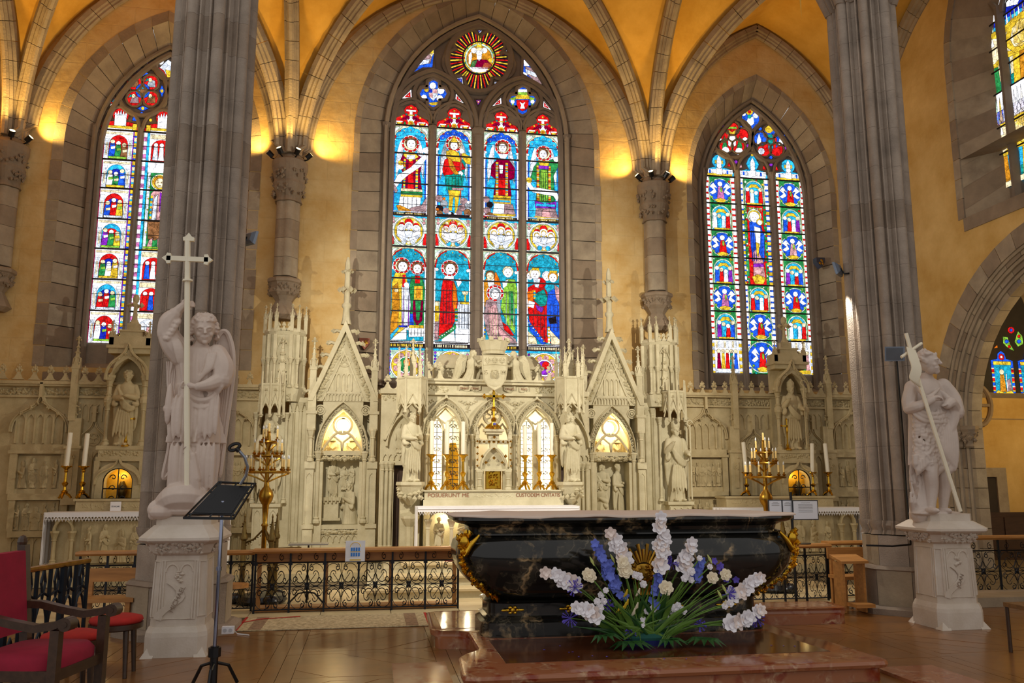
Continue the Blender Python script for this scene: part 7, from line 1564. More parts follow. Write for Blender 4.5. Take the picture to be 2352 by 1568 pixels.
def angel(mir):
    s_ = -1 if mir else 1; px_ = 1080 if not mir else 1184; xx = x(px_, 850); h = z(806)-z(878)
    b = MB()
    robe(b, [(0, .26, .16, 1.2, -.1, .05), (.12, .2, .15, 1, -.06, .03), (.3, .15, .12, .8, 0, 0), (.5, .13, .1, .4, .02, 0), (.66, .15, .09, .2, .04, 0), (.74, .06, .055, 0, .05, 0), (.78, .05, .05, 0, .05, 0)], seed=11)
    headp(b, (.07, -.01, .88), .11, -.5, .1, 'curly'); 
    for k, (e, hnd) in enumerate((((.2, -.05, .5), (.36, -.06, .5)), ((.2, .05, .62), (.38, .0, .7)))): b.tube([(.1, 0, .66), e], [.06, .05], 8); b.tube([e, hnd], [.05, .035], 8); hand(b, hnd, (1, 0, 0), .035)
    b.ell((-.28, -.05, .05), (.14, .06, .05), 8, 6)
    me = remesh(b, .012, 1); at = thing('angel_sculpture', 'kneeling stone angel holding the shield on its %s' % ('right' if mir else 'left'), 'sculpture', (xx, Y-.05, z(878)))
    put_mesh('body', me, CREAM, at, T(xx, Y-.05, z(878)) @ Matrix.Diagonal((h*s_, h, h, 1)))
    for k in range(2):
        b = MB(); base = [(-.02, .6+.1*k), (-.16, .86), (-.3, .9), (-.42, .7), (-.52, .3), (-.56, .0), (-.44, .2), (-.3, .4), (-.14, .42)]
        b.prism([(xx+s_*u*h, z(878)+v*h) for u, v in base], Y+.02+.05*k, Y+.05+.05*k)
        for q in range(9): u0 = -.1-.04*q; b.tube([(xx+s_*u0*h, Y+.01+.05*k, z(878)+(.82-.02*q)*h), (xx+s_*(u0-.06)*h, Y+.01+.05*k, z(878)+(.5-.05*q)*h), (xx+s_*(u0-.09)*h, Y+.015+.05*k, z(878)+max(.02, .32-.05*q)*h)], .016, 5)
        obj('wing', b, CREAM, at)
angel(False); angel(True)
# ---- tabernacle with gilded door
tb = thing('tabernacle', 'stone tabernacle with gilded door and crosslet gable on the retable', 'tabernacle', (x(1132), Y-.1, z(1126)))
m_ = x(1132); b = MB(); hw = x(1172)-m_; w2 = hw*.72
b.box(m_-hw, m_-w2, Y-.14, Y, z(1126), z(1080)); b.box(m_+w2, m_+hw, Y-.14, Y, z(1126), z(1080)); b.box(m_-w2, m_-.16, Y-.1, Y+.02, z(1126), z(1080)); b.box(m_+.16, m_+w2, Y-.1, Y+.02, z(1126), z(1080)); b.box(m_-w2, m_+w2, Y-.1, Y+.02, z(1078), z(1062)); b.box(m_-hw, m_+hw, Y-.16, Y, z(1082), z(1077)); obj('body', b, CREAM, tb)
b = MB(); p = parch(m_-w2*.9, m_+w2*.9, z(1078), z(1030), 8); moulded_arch(b, p, Y-.1, .05, .06); b.prism(p, Y-.08, Y); b.box(m_-.06, m_+.06, Y-.1, Y, z(1034), z(1012)); b.box(m_-hw*.95, m_+hw*.95, Y-.08, Y, z(1020), z(1010)); b.box(m_-.09, m_+.09, Y-.12, Y, z(1012), z(992)); b.box(m_-.17, m_+.17, Y-.2, Y+.02, z(992), z(986)); b.box(m_-.14, m_+.14, Y-.17, Y, z(998), z(992)); obj('gable', b, CREAM, tb)
for s_ in (-1, 1): b = MB(); colonnette(b, m_+s_*.24, Y-.14, z(1126), z(1080), .03); colonnette(b, m_+s_*hw*.92, Y-.1, z(1080), z(1006), .02); pinnacle(b, (m_+s_*hw*.92, Y-.1, z(1006)), .06, .06, .12, 2); obj('side_shaft', b, CREAM, tb)
b = MB()
for k in range(5):
    for s_ in (-1, 1): blob(b, (m_+s_*(hw*.94), Y-.16, z(1070-14*k)), .022)
for k in range(7): blob(b, (m_-hw*.8+k*hw*.27, Y-.1, z(1015)), .026)
for a, v in ((0, 1030), (0, 1052), (-.14, 1062), (.14, 1062), (-.2, 1048), (.2, 1048), (0, 1004)): blob(b, (m_+a, Y-.15, z(v)), .03)
obj('gilded_bosses', b, BRASS, tb)
obj('gilded_door', MB().box(m_-.125, m_+.125, Y-.06, Y-.03, z(1122), z(1076)), GOLD, tb); b = MB(); b.tube([(m_-.125, Y-.06, z(1122)), (m_-.125, Y-.06, z(1076)), (m_+.125, Y-.06, z(1076)), (m_+.125, Y-.06, z(1122))], .014, 5, True)
for k in range(40): blob(b, (m_+random.uniform(-.08, .08), Y-.065, z(1099)+random.uniform(-.14, .14)), .016)
obj('door_relief', b, BRASS, tb)
# altar cross
cr = thing('altar_cross', 'tall gilded altar cross standing on the tabernacle', 'cross', (m_, Y-.1, z(986))); b = MB(); zb = z(986)
b.lathe([(.12, 0), (.1, .03), (.05, .06), (.035, .12), (.05, .16), (.02, .2), (.018, .3), (.045, .34), (.018, .38), (.014, .6)], 8, (m_, Y-.1, zb))
for k in range(3): a = k*2.094+pi/2; b.tube([(m_, Y-.1, zb+.1), (m_+.1*math.cos(a), Y-.1-.1*math.sin(a), zb+.05), (m_+.15*math.cos(a), Y-.1-.15*math.sin(a), zb+.01)], [.03, .025, .02], 6)
obj('stand', b, GOLD, cr, smooth=30); b = MB(); zc_ = z(911); b.box(m_-.02, m_+.02, Y-.115, Y-.085, zb+.5, z(890)); b.box(m_-.15, m_+.15, Y-.115, Y-.085, zc_-.018, zc_+.018)
for dx, dz in ((-.16, 0), (.16, 0), (0, z(888)-zc_)): [blob(b, (m_+dx+.025*math.cos(q*1.57), Y-.1, zc_+dz+.025*math.sin(q*1.57)), .022) for q in range(4)]
for q in range(8): b.tube([(m_, Y-.1, zc_), (m_+.07*math.cos(q*.785+.39), Y-.1, zc_+.07*math.sin(q*.785+.39))], .006, 4)
obj('crosspiece', b, GOLD, cr)
obj('enamel', MB().ell((m_, Y-.2, zb+.08), (.03, .015, .03), 8, 6), mat('blue_enamel', s2l(90, 90, 170), .3), cr)
# ---- shelf with the inscription
YS = 13.72; S2 = Sec(YS); zs = lambda v: S2.z(v, 1130); g0, g1 = S2.x(975, 1135), S2.x(1291, 1135)
sf = thing('inscribed_shelf', 'stone candle shelf with red inscription above the high altar', 'shelf', ((g0+g1)/2, YS+.15, 1.2))
obj('shelf', MB().box(g0, g1, YS, Y, 1.2, zs(1128)), CREAM, sf); b = MB(); b.box(g0-.02, g1+.02, YS-.03, Y, zs(1128), zs(1125)); b.box(g0-.02, g1+.02, YS-.02, YS, 1.2, zs(1147)); foliage(b, S2.x(1089, 1137), S2.x(1178, 1137), YS, zs(1142), zs(1132), .05, .02); obj('moulding', b, CREAM, sf)
text_obj('inscription', 'POSUERUNT ME', INK, sf, (S2.x(1030, 1137), YS-.004, zs(1137)), .085, fit=S2.x(1077, 1137)-S2.x(983, 1137)); text_obj('inscription', 'CUSTODEM CIVITATIS', INK, sf, (S2.x(1236, 1137), YS-.004, zs(1137)), .085, fit=S2.x(1287, 1137)-S2.x(1186, 1137))
# ---- candlesticks and candles
def make_stick(h, w_, legs=3, m=GOLD):
    o = thing('candlestick', '', 'candlestick'); b = MB()
    b.lathe([(w_*.16, h*.14), (w_*.34, h*.2), (w_*.16, h*.26), (w_*.12, h*.36), (w_*.24, h*.42), (w_*.3, h*.47), (w_*.14, h*.52), (w_*.11, h*.8), (w_*.2, h*.84), (w_*.14, h*.88), (w_*.45, h*.98), (w_*.46, h), (.01, h)], 10); obj('stem', b, m, o, smooth=30)
    b = MB(); b.lathe([(w_*.3, h*.14), (w_*.2, h*.18), (.01, h*.2)], 8)
    for k in range(legs): a = -pi/2+2*pi*k/legs; b.tube([(w_*.15*math.cos(a), w_*.15*math.sin(a), h*.16), (w_*.42*math.cos(a), w_*.42*math.sin(a), h*.1), (w_*.6*math.cos(a), w_*.6*math.sin(a), h*.015)], [w_*.14, w_*.13, w_*.1], 6); blob(b, (w_*.6*math.cos(a), w_*.6*math.sin(a), h*.03), w_*.13)
    obj('foot', b, m, o, smooth=30); b = MB(); [blob(b, (w_*.45*math.cos(k*1.05), w_*.45*math.sin(k*1.05), h*.985), w_*.09) for k in range(6)]; obj('drip_pan', b, m, o)
    return o
def make_candle(h, r): return obj('candle', MB().lathe([(r, 0), (r, h*.985), (r*.85, h), (.001, h*.998)], 10).tube([(0, 0, h), (0, 0, h+.012)], .002, 4), WAX, smooth=40)
PRJ = {}
def set_pair(Sx, a, vb, vm, vt, w_, r, lab, clab, zb, grp='', lean=0):
    xx = Sx.x(a, vb); h = Sx.z(vm, a)-zb; k = (round(h, 2), w_)
    if k not in PRJ:
        PRJ[k] = make_stick(h, w_); o = PRJ[k]; o.location = (xx, Sx.Y, zb); o['label'] = lab
    else: o = copy_tree(PRJ[k], (xx, Sx.Y, zb), label=lab)
    o['group'] = grp; H = Sx.z(vt, a)-Sx.z(vm, a); c = make_candle(H, r); c.location = (xx, Sx.Y, zb+h); tag(c, clab, 'candle', 'candles '+grp); c.rotation_euler = (0, lean, 0)
C2 = Sec(13.84); pos = ['leftmost', 'middle', 'rightmost']
for i, (a, vt) in enumerate(((990, 966), (1026, 968), (1063, 968), (1206, 978), (1239, 972), (1268, 971))):
    g = ('left', 'right')[i // 3]; set_pair(C2, a, 1126, 1043 if i < 3 else 1045, vt, .17, .034, '%s gilded candlestick in the %s trio on the high altar' % (pos[i % 3], g), '%s white candle of the %s trio on the high altar' % (pos[i % 3], g), zs(1125)+.001, grp='on the high altar')
for mir, (Sx, A, ax, Xm) in ((True, RL), (False, RR)):
    B = Sec(15.35); s_ = 'left' if mir else 'right'
    for i, (a, vb, vm, vt, ln) in enumerate(((147, 1138, 1070, 993, 0.03), (187, 1138, 1070, 995, .03)) if mir else ((1716, 1142, 1084, 1015, -.05), (1869, 1142, 1084, 1018, .05), (1905, 1142, 1083, 1018, -.05))):
        lab = (('outer', 'inner') if mir else ('leftmost', 'middle', 'rightmost'))[i]
        set_pair(B, a, vb, vm, vt, .18, .04, '%s brass candlestick on the %s side altar' % (lab, s_), '%s white candle on the %s side altar' % (lab, s_), 1.301, grp='on the side altars', lean=ln)
    cx_ = B.x(287 if mir else 1812, 1000); zb = Sec(15.42).z(1034, 1802); o = thing('crucifix', 'small brass crucifix in front of the %s niche statue' % s_, 'crucifix', (cx_, 15.42, zb)); hh = .62
    b = MB(); b.lathe([(.08, 0), (.07, .02), (.025, .06), (.03, .1), (.014, .14), (.012, .3)], 8, (cx_, 15.42, zb)); obj('stand', b, GOLD, o); b = MB(); b.box(cx_-.012, cx_+.012, 15.41, 15.43, zb+.25, zb+hh); b.box(cx_-.11, cx_+.11, 15.41, 15.43, zb+hh*.78-.012, zb+hh*.78+.012); [blob(b, (cx_+dx, 15.42, zb+dz), .028) for dx, dz in ((-.11, hh*.78), (.11, hh*.78), (0, hh))]; b.ell((cx_, 15.4, zb+hh*.66), (.02, .015, .07), 6, 6); obj('crosspiece', b, GOLD, o)
cd = thing('name_card', 'small white name card standing on the left side altar', 'sign', (Sec(15.1).x(266, 1160), 15.1, 1.094)); cx_ = Sec(15.1).x(266, 1160)
obj('card', MB().box(cx_-.085, cx_+.085, 15.09, 15.1, 1.096, 1.25), LINEN, cd); text_obj('lettering', 'STE MACAIRE', mat('grey_ink', s2l(90, 90, 95), .8), cd, (cx_, 15.088, 1.17), .035, ext=.001, fit=.13)
# ---- high altar
a0, a1 = Sec(13.4).x(962, 1160), Sec(13.4).x(1322, 1160); zt = 1.2
al = thing('high_altar', 'stone high altar with lit figure niches below the retable', 'altar', ((a0+a1)/2, 13.7, .42))
obj('mensa', MB().box(a0, a1, 13.3, Y, zt-.07, zt-.012), CREAM, al); obj('core', MB().box(a0+.1, a1-.1, 13.72, Y, .42, zt-.07), CREAM, al)
nn = 6; wn = (a1-a0-.3)/nn
for i in range(nn+1): b = MB(); colonnette(b, a0+.15+i*wn, 13.42, .5, 1.0, .03); obj('colonnette', b, CREAM, al, smooth=40)
for i in range(nn):
    xa, xb = a0+.15+i*wn, a0+.15+(i+1)*wn; b = MB(); p = parch(xa+.03, xb-.03, .98, 1.1, 6); b.plate(p, [(q[0], zt-.07) for q in p], 13.38, 13.48); moulded_arch(b, p, 13.38, .02, .03); obj('arch', b, CREAM, al)
    place_fig(('monk', 'pray', 'king', 'man', 'bishop', 'pray')[i], 'niche_figure', al, (xa+xb)/2, 13.56, .5, .52, None, yaw=.2*(i % 3-1))
    if i in (0, 1): lamp('altar_niche_lamp', 'POINT', ((xa+xb)/2+.1, 13.62, 1.0), 3.2, (1, .86, .6), size=.03)
obj('altar_plinth', MB().box(a0+.05, a1-.05, 13.36, 13.72, .42, .5), CREAM, al)
b = MB(); b.box(a0-.02, a1+.02, 13.27, YS, zt-.012, zt); b.box(a0-.02, a1+.02, 13.258, 13.27, zt-.08, zt)
for xx, sg in ((a0-.02, -1), (a1+.02, 1)):
    P = [(xx+sg*(.004+.015*math.sin(k*1.3)), 13.27+.45*k/12) for k in range(13)]; b.loft([[(p[0], p[1], q) for p in P]+[(p[0]+sg*.008, p[1], q) for p in reversed(P)] for q in (zt, zt-.4, zt-.75)])
cl = obj('altar_cloth', b, LINEN, label='white lace-edged cloth lying over the central high altar', cat='cloth')
b = MB(); n_ = 60
for k in range(n_): xx = a0+(k+.5)*(a1-a0)/n_; b.tube([(xx-.02, 13.255, zt-.08), (xx, 13.255, zt-.13), (xx+.02, 13.255, zt-.08)], .005, 4)
b.box(a0-.02, a1+.02, 13.25, 13.256, zt-.04, zt-.034); obj('lace_trim', b, LINEN, cl, kind='stuff')
# ---- two statues on corbels with canopies at the retable's ends
def end_statue(left):
    a = 945 if left else 1311; Q = Sec(13.75); xx = Q.x(a, 1030); zq = lambda v: Q.z(v, a); side = 'left' if left else 'right'
    o = thing('canopy', 'pinnacled stone canopy at the %s end of the central retable' % side, 'canopy', (xx, 13.8, zq(935))); r = .24
    oc = lambda k, v: [(xx+k*math.cos(q*pi/3), 13.8+k*.8*math.sin(q*pi/3), v) for q in range(6)]
    b = MB().loft([oc(r, zq(928)), oc(r, zq(872)), oc(r*1.08, zq(869)), oc(r*1.08, zq(865))]); obj('drum', b, CREAM, o)
    b = MB()
    for q in range(6):
        p0, p1 = Vector(oc(r, 0)[q]), Vector(oc(r, 0)[(q+1) % 6]); m2 = (p0+p1)/2; up = lambda v, zz: Vector((v.x, v.y, zz)); b.tube([up(p0, zq(935)), up(m2, zq(905)), up(p1, zq(935))], .016, 5); b.tube([up(p0, zq(942)), up(m2, zq(925)), up(p1, zq(942))], .013, 5); b.tube([up(p0, zq(948)), up(p0, zq(868))], [.028, .016], 5); blob(b, up(p0, zq(946)), .035)
    obj('gablets', b, CREAM, o)
    for q in range(6): p0 = oc(r*.95, 0)[q]; b = MB(); pinnacle(b, (p0[0], p0[1], zq(868)), .055, .2, .28, 3); obj('pinnacle', b, CREAM, o)
    b = MB(); pinnacle(b, (xx, 13.8, zq(868)), .1, zq(828)-zq(868), zq(790)-zq(828), 4); [fleuron(b, xx+d, 13.66, zq(866), .13, .17) for d in (-.12, .12)]; obj('spire', b, CREAM, o); obj('bracket', MB().box(xx-.1, xx+.1, 13.8, Y+.1, zq(925), zq(872)), CREAM, o)
    cb = thing('corbel', 'leafy stone corbel under the %s statue of the retable' % side, 'corbel', (xx, 13.8, .42)); b = MB(); b.lathe([(.23, 0), (.24, -.05), (.21, -.08), (.18, -.2), (.1, -.32), (.04, -.38)], 8, (xx, 13.8, zq(1106))); obj('bracket', b, CREAM, cb); b = MB(); [blob(b, (xx+.19*math.cos(q), 13.8+.19*math.sin(q), zq(1106)-random.uniform(.1, .28)), .045) for q in [k*.42 for k in range(30)]]; obj('leaves', b, CREAM, cb)
    b = MB(); b.box(xx-.16, xx+.16, 13.85, Y+.2, .42, zq(1120)); b.lathe([(.14, 0), (.12, .06), (.07, .1), (.07, .45), (.1, .5), (.15, .58), (.15, .62)], 8, (xx, 13.78, .42)); obj('shaft', b, CREAM, cb)
    place_fig('monk' if left else 'man', 'retable_statue', None, xx, 13.78, zq(1106), zq(945)-zq(1106), CREAM, yaw=.5 if left else .2, label='stone statue of a monk with folded hands left of the retable' if left else 'stone statue of a bearded man in profile right of the retable', cat='statue')
end_statue(True); end_statue(False)
# ---- floodlights on the piers
def flood(px_, py_, Yp, lab, tgt, power, col=(1, .93, .8), pier=0, sx=1, spot=110):
    p = atY(px_, py_, Yp); o = thing('floodlight', lab, 'floodlight', p); d = (Vector(tgt)-p).normalized(); u = Vector((0, 0, 1)); s_ = d.cross(u).normalized(); u = s_.cross(d)
    b = MB(); R4 = lambda c, w_, h: [c+s_*w_+u*h, c-s_*w_+u*h, c-s_*w_-u*h, c+s_*w_-u*h]; b.loft([R4(p-d*.03, .07, .05), R4(p, .11, .085), R4(p+d*.03, .12, .09)]); obj('housing', b, mat('grey_floodlight', s2l(120, 130, 145), .4, .3), o)
    b = MB(); b.loft([R4(p+d*.031, .1, .075), R4(p+d*.034, .1, .075)]); obj('lens', b, emi('flood_lens', (1, .97, .9), 5) if power > 1 else mat('dark_lens', s2l(90, 96, 104), .2), o)
    q = Vector(PIERS[pier]); q.z = p.z-.08; e = p+(q-p).normalized()*min(.35, (q-p).length); b = MB(); b.tube([p-d*.03, p-d*.05-u*.09, e], .012, 5); obj('bracket', b, BLACK, o)
    if power > 1: lamp('flood', 'SPOT', p+d*.08, power, col, tgt, .05, spot, .5); return p
flood(571, 547, 10.3, 'grey floodlight on the back of the left pier', (3.2, 15.4, 2.6), 820, pier=0)
flood(1926, 618, 10.1, 'grey floodlight lighting the edge of the right pier', (1.2, 15.4, 2.6), 900, pier=1)
e_ = atY(1930, 655, 10.05); lamp('flood_spill', 'SPOT', e_, 170, (1, .95, .85), (PIERS[1].x-.4, 9.95, .8), .03, 60, .6)
flood(2053, 812, 9.25, 'small square floodlight facing out from the right pier', (5.0, 4, 2.0), 0, pier=1)
# ============================================================ BLACK MARBLE ALTAR, PLATFORM, FLOWERS
BMAR = mat_marble('black_gold_marble', s2l(24, 23, 20), s2l(196, 164, 118), s2l(130, 118, 96), .1, 2.4, 1.3, .05, s2l(58, 54, 44))
RMAR = mat_marble('red_languedoc_marble', s2l(156, 98, 64), s2l(206, 176, 136), s2l(120, 46, 24), .14, 3.4, 1.1, .16, s2l(134, 46, 22))
RMAR2 = mat_marble('pale_red_marble', s2l(170, 128, 98), s2l(200, 176, 146), s2l(150, 80, 54), .13, 2.2, 1.2, .1, s2l(150, 92, 62))
def rrect(cx, cy, a, b, zz, n=56, e=7, k=None):
    out = []
    for i in range(n):
        tt = 2*pi*(i+.5)/n; c, s_ = math.cos(tt), math.sin(tt); r = (abs(c)**e+abs(s_)**e)**(-1/e); out.append((cx+a*r*c, cy+b*r*s_, zz))
    return out
PZ = .17
def slab_outline(P, r=.12):
    out = []
    n = len(P)
    for i in range(n):
        p0, p1, p2 = Vector(P[i-1]), Vector(P[i]), Vector(P[(i+1) % n]); a = p1+(p0-p1).normalized()*min(r, (p0-p1).length*.4); b = p1+(p2-p1).normalized()*min(r, (p2-p1).length*.4)
        for k in range(5): q = k/4; v = a*(1-q)**2+p1*2*q*(1-q)+b*q*q; out.append((v.x, v.y))
    return out
pf = thing('altar_platform', 'red and cream marble platform stepping out below the black altar', 'platform', (2.4, 8, 0))
P = [(.72, 6.5), (4.28, 6.5), (4.2, 7.4), (4.08, 7.6), (4.08, 9.2), (5.5, 9.15), (5.55, 9.72), (.66, 9.7), (.62, 8.5), (.98, 8.42), (.98, 7.5), (.76, 7.25)]
q = slab_outline(P); cxm, cym = 2.4, 8.0
ring = lambda g, zz: [(a+g*(1 if a < cxm else -1)*-1*(-1), b+g*(1 if b < cym else -1), zz) for a, b in q]
obj('slab', MB().loft([ring(.05, .0), ring(.05, .1), ring(.01, .115), ring(-.0, .14), ring(.01, .165), ring(.03, PZ)]), RMAR, pf, smooth=35)
obj('polished_inlay', MB().prismz([(1.12, 6.92), (3.96, 6.92), (3.86, 7.9), (1.12, 7.9)], PZ, PZ+.002), mat('inlay_with_altar_reflection', s2l(84, 44, 22), .12, var=.3, scale=3, stretch=(.5, 4, 4)), pf)  # polished insert; the altar's dark reflection is painted into its brown
obj('rear_paving', MB().prismz([(.74, 8.56), (4.0, 8.56), (4.1, 9.3), (5.4, 9.25), (5.45, 9.62), (.74, 9.6)], PZ, PZ+.002), RMAR2, pf)
lw = thing('marble_floor_slab', 'low worn marble slab on the parquet left of the altar platform', 'slab', (.4, 6.8, 0))
x0_ = atZ(893, 1485, .03).x; y1_ = atZ(893, 1484, .03).y
for k in range(3): obj('slab', MB().box(x0_+.01, .7 if k else .58, 5.2+k*.85, min(y1_, 5.2+k*.85+.845), 0, .03), RMAR2, lw)
obj('slab', MB().box(4.36, 4.9, 5.2, 6.9, 0, .03), RMAR, lw)
AX, AY = 2.53, 8.36
al = thing('sarcophagus_altar', 'black veined marble altar shaped like a swelling sarcophagus', 'altar', (AX, AY, PZ))
yz = lambda v: atY(1400, v, 7.92).z
def rings(L): return [rrect(AX+c, AY, a+.07, b, zz) for a, b, zz, c in L]
obj('base', MB().loft(rings([(1.36, .4, PZ+.002, -.03), (1.36, .4, .3, -.03), (1.32, .37, .32, -.03), (1.33, .38, .345, -.03), (1.29, .35, .36, -.03), (1.29, .35, .47, -.03), (1.32, .37, .485, -.03), (1.27, .34, .5, -.02)])), BMAR, al, smooth=35)
body = [(1.25, .33, .5, -.01), (1.3, .36, .53, 0), (1.42, .43, .6, 0), (1.53, .49, .7, 0), (1.6, .52, .8, 0), (1.63, .53, .9, 0), (1.635, .525, .97, 0), (1.62, .5, 1.03, 0), (1.58, .47, 1.07, 0), (1.53, .44, 1.1, 0)]
obj('body', MB().loft(rings(body)), BMAR, al, smooth=50)
obj('neck', MB().loft(rings([(1.53, .44, 1.1, 0), (1.55, .46, 1.11, 0), (1.55, .46, 1.125, 0), (1.5, .42, 1.14, 0), (1.51, .43, 1.18, 0), (1.56, .47, 1.21, 0)])), BMAR, al, smooth=35)
obj('mensa', MB().loft(rings([(1.58, .48, 1.21, 0), (1.64, .51, 1.225, 0), (1.67, .53, 1.25, 0), (1.67, .53, 1.275, 0), (1.64, .51, 1.29, 0)])), BMAR, al, smooth=35)
for k, xx in enumerate((1.36, 1.92, 2.95, 3.5)):
    b = MB(); [b.ell((xx+.045*math.cos(a*1.047), AY-.36, .415+.028*math.sin(a*1.047)), (.02, .012, .014), 6, 4) for a in range(6)]; b.ell((xx, AY-.365, .415), (.022, .016, .022), 8, 6); [b.ell((xx+s_*.08, AY-.36, .415), (.03, .008, .012), 6, 4) for s_ in (-1, 1)]; obj('gilt_rosette', b, GOLD, al)
for k in range(3): b = MB(); b.box(1.5+k*.72, 1.5+k*.72+.3, AY-.357, AY-.345, .385, .45); obj('base_panel', b, BMAR, al)
for s_ in (-1, 1):      # gilt corner mounts: mask, shoulder and a chain of husks
    pt = lambda f: Vector(rings([f])[0][0]) if False else Vector((AX+s_*(f[0]+.07)*.975, AY-f[1]*.9, f[2])); b = MB(); c = pt(body[7])
    b.ell(c+Vector((0, -.02, .03)), (.05, .04, .06), 10, 8); [blob(b, c+Vector((random.uniform(-.06, .06), -.02, .03+random.uniform(-.06, .08))), .03) for _ in range(14)]
    b.tube([c+Vector((s_*-.14, -.03, .09)), c+Vector((s_*-.06, -.03, .0)), c+Vector((0, -.02, -.1))], [.012, .03, .035], 6); b.tube([c+Vector((s_*.06, .08, .09)), c+Vector((s_*.02, .02, .0)), c+Vector((0, -.02, -.1))], [.012, .03, .035], 6)
    for k in range(16):
        f = k/15*5+1.2; i0 = int(f); fr_ = f-i0; g = tuple(body[7-i0][j]*(1-fr_)+body[6-i0][j]*fr_ if 6-i0 >= 0 else body[0][j] for j in range(3)); p_ = pt(g)
        for j in range(3): blob(b, p_+Vector((random.uniform(-.03, .03), -.015, random.uniform(-.015, .015))), .024)
    obj('gilt_corner_mount', b, GOLD, al, smooth=60)
b = MB(); ec = Vector((atY(1478, 1300, AY-.53).x, AY-.535, 0)); ez = atY(1478, 1315, AY-.53).z
for k in range(17):
    a = pi*k/16; L_ = .2+.05*(k % 2); b.tube([(ec.x+.1*math.cos(a), ec.y, ez+.1*math.sin(a)), (ec.x+L_*math.cos(a), ec.y+.01, ez+L_*1.1*math.sin(a))], [.012, .016], 5)
b.ell((ec.x, ec.y, ez), (.13, .03, .09), 12, 8); [blob(b, (ec.x+random.uniform(-.12, .12), ec.y-.02, ez+random.uniform(-.07, .08)), .025) for _ in range(40)]; b.lathe([(.07, 0), (.05, .03), (.09, .1), (.1, .12)], 10, (ec.x, ec.y, ez-.2), .4); obj('gilt_emblem', b, BRASS, al, smooth=60)
b = MB(); nx, ny = 40, 10; top = lambda u, v: 1.297+.006*math.sin(u*9+v*4)+.004*math.sin(u*23)
L_ = []
for g, dz in ((1.0, 0), (1.012, -.012), (1.01, -.022)): L_.append([(a[0]*1, a[1], top((a[0]-AX)/1.6, (a[1]-AY))+dz) for a in rrect(AX, AY, 1.73*g, .525*g, 0, 96, 9)])
b.loft([L_[2], L_[1], L_[0], [(AX+(a[0]-AX)*.9, AY+(a[1]-AY)*.9, 1.3) for a in L_[0]]]); obj('altar_top_cloth', b, PINKCLOTH, smooth=50, label='plain cream cloth covering the top of the black marble altar', cat='cloth')
# ---- flowers
FY = 7.45
PET = mat('white_petals', s2l(240, 236, 240), .7, var=.04); PETC = mat('cream_petals', s2l(244, 232, 204), .7, var=.05); BLU = mat('blue_petals', s2l(98, 114, 206), .7, var=.2, scale=30); PUR = mat('violet_petals', s2l(96, 80, 190), .7, var=.2, scale=30); PNK = mat('blush_petals', s2l(238, 222, 214), .7, var=.05)
GRN = mat('flower_stem', s2l(92, 128, 44), .55, var=.25, scale=12); GRN2 = mat('dark_leaf', s2l(40, 82, 34), .4, var=.3, scale=9); YEL = mat('yellow_buds', s2l(226, 192, 50), .6, var=.1)
fl = thing('flower_arrangement', 'large white and blue flower arrangement in front of the black altar', 'flowers', (atY(1480, 1480, FY).x, FY, PZ))
def petals(b, c, n, L_, w_, tilt, d=(0, -1, .2), ph=0):
    c = Vector(c); d = Vector(d).normalized(); u = d.cross(Vector((.3, .1, 1))).normalized(); v = d.cross(u)
    for k in range(n):
        a = 2*pi*k/n+ph; o = u*math.cos(a)+v*math.sin(a); s_ = d.cross(o)
        b.add([c, c+o*L_*.55+d*L_*tilt*.6+s_*w_, c+o*L_+d*L_*tilt+s_*w_*.3, c+o*L_*.98+d*L_*tilt*.9-s_*w_*.4, c+o*L_*.55+d*L_*tilt*.6-s_*w_], [(0, 1, 2, 3, 4)])
def fpt(a, v, dy=0): p = atY(a, v, FY); p.y += dy; return p
BASE = fpt(1478, 1478, .02)
def stem(p, r=.006, bow=.25, name='stem', m=None, parent=None):
    q = Vector(p); b0 = BASE+Vector(((q.x-BASE.x)*.22, random.uniform(-.08, .12), .02)); mid = (b0+q)/2+Vector(((q.x-b0.x)*-.12, .0, abs(q.x-b0.x)*bow*.5)); P_ = [b0*(1-t)**2+mid*2*t*(1-t)+q*t*t for t in [k/6 for k in range(7)]]
    obj(name, MB().tube(P_, r, 5), m or GRN, fl); return (P_[-1]-P_[-2]).normalized()
def gladiolus(tip, root, n, dy=0, m=PET):
    a, c = fpt(*tip, dy), fpt(*root, dy); stem(c, .008)
    b = MB().tube([c, a], [.008, .004], 5); obj('stem', b, GRN, fl)
    for k in range(n):
        q = k/(n-1); p_ = c*(1-q)+a*q+Vector((random.uniform(-.03, .03), -.03, random.uniform(-.02, .02))); b = MB(); s_ = .085*(1-.3*q); petals(b, p_, 6, s_, s_*.45, .35, (random.uniform(-.4, .4), -1, random.uniform(-.1, .5)), k); petals(b, p_+Vector((0, -.01, 0)), 4, s_*.6, s_*.32, .6, (random.uniform(-.3, .3), -1, .2), k*.7); obj('blossom', b, m if k % 4 != 1 else PNK, fl)
gladiolus((1514, 1186), (1518, 1262), 7); gladiolus((1402, 1228), (1428, 1278), 6); gladiolus((1262, 1318), (1325, 1345), 6, .05); gladiolus((1750, 1325), (1690, 1365), 6, .05); gladiolus((1592, 1246), (1568, 1300), 7, .03)
gladiolus((1742, 1398), (1665, 1425), 6, -.05); gladiolus((1316, 1388), (1362, 1412), 5, -.05); gladiolus((1512, 1250), (1512, 1300), 4)
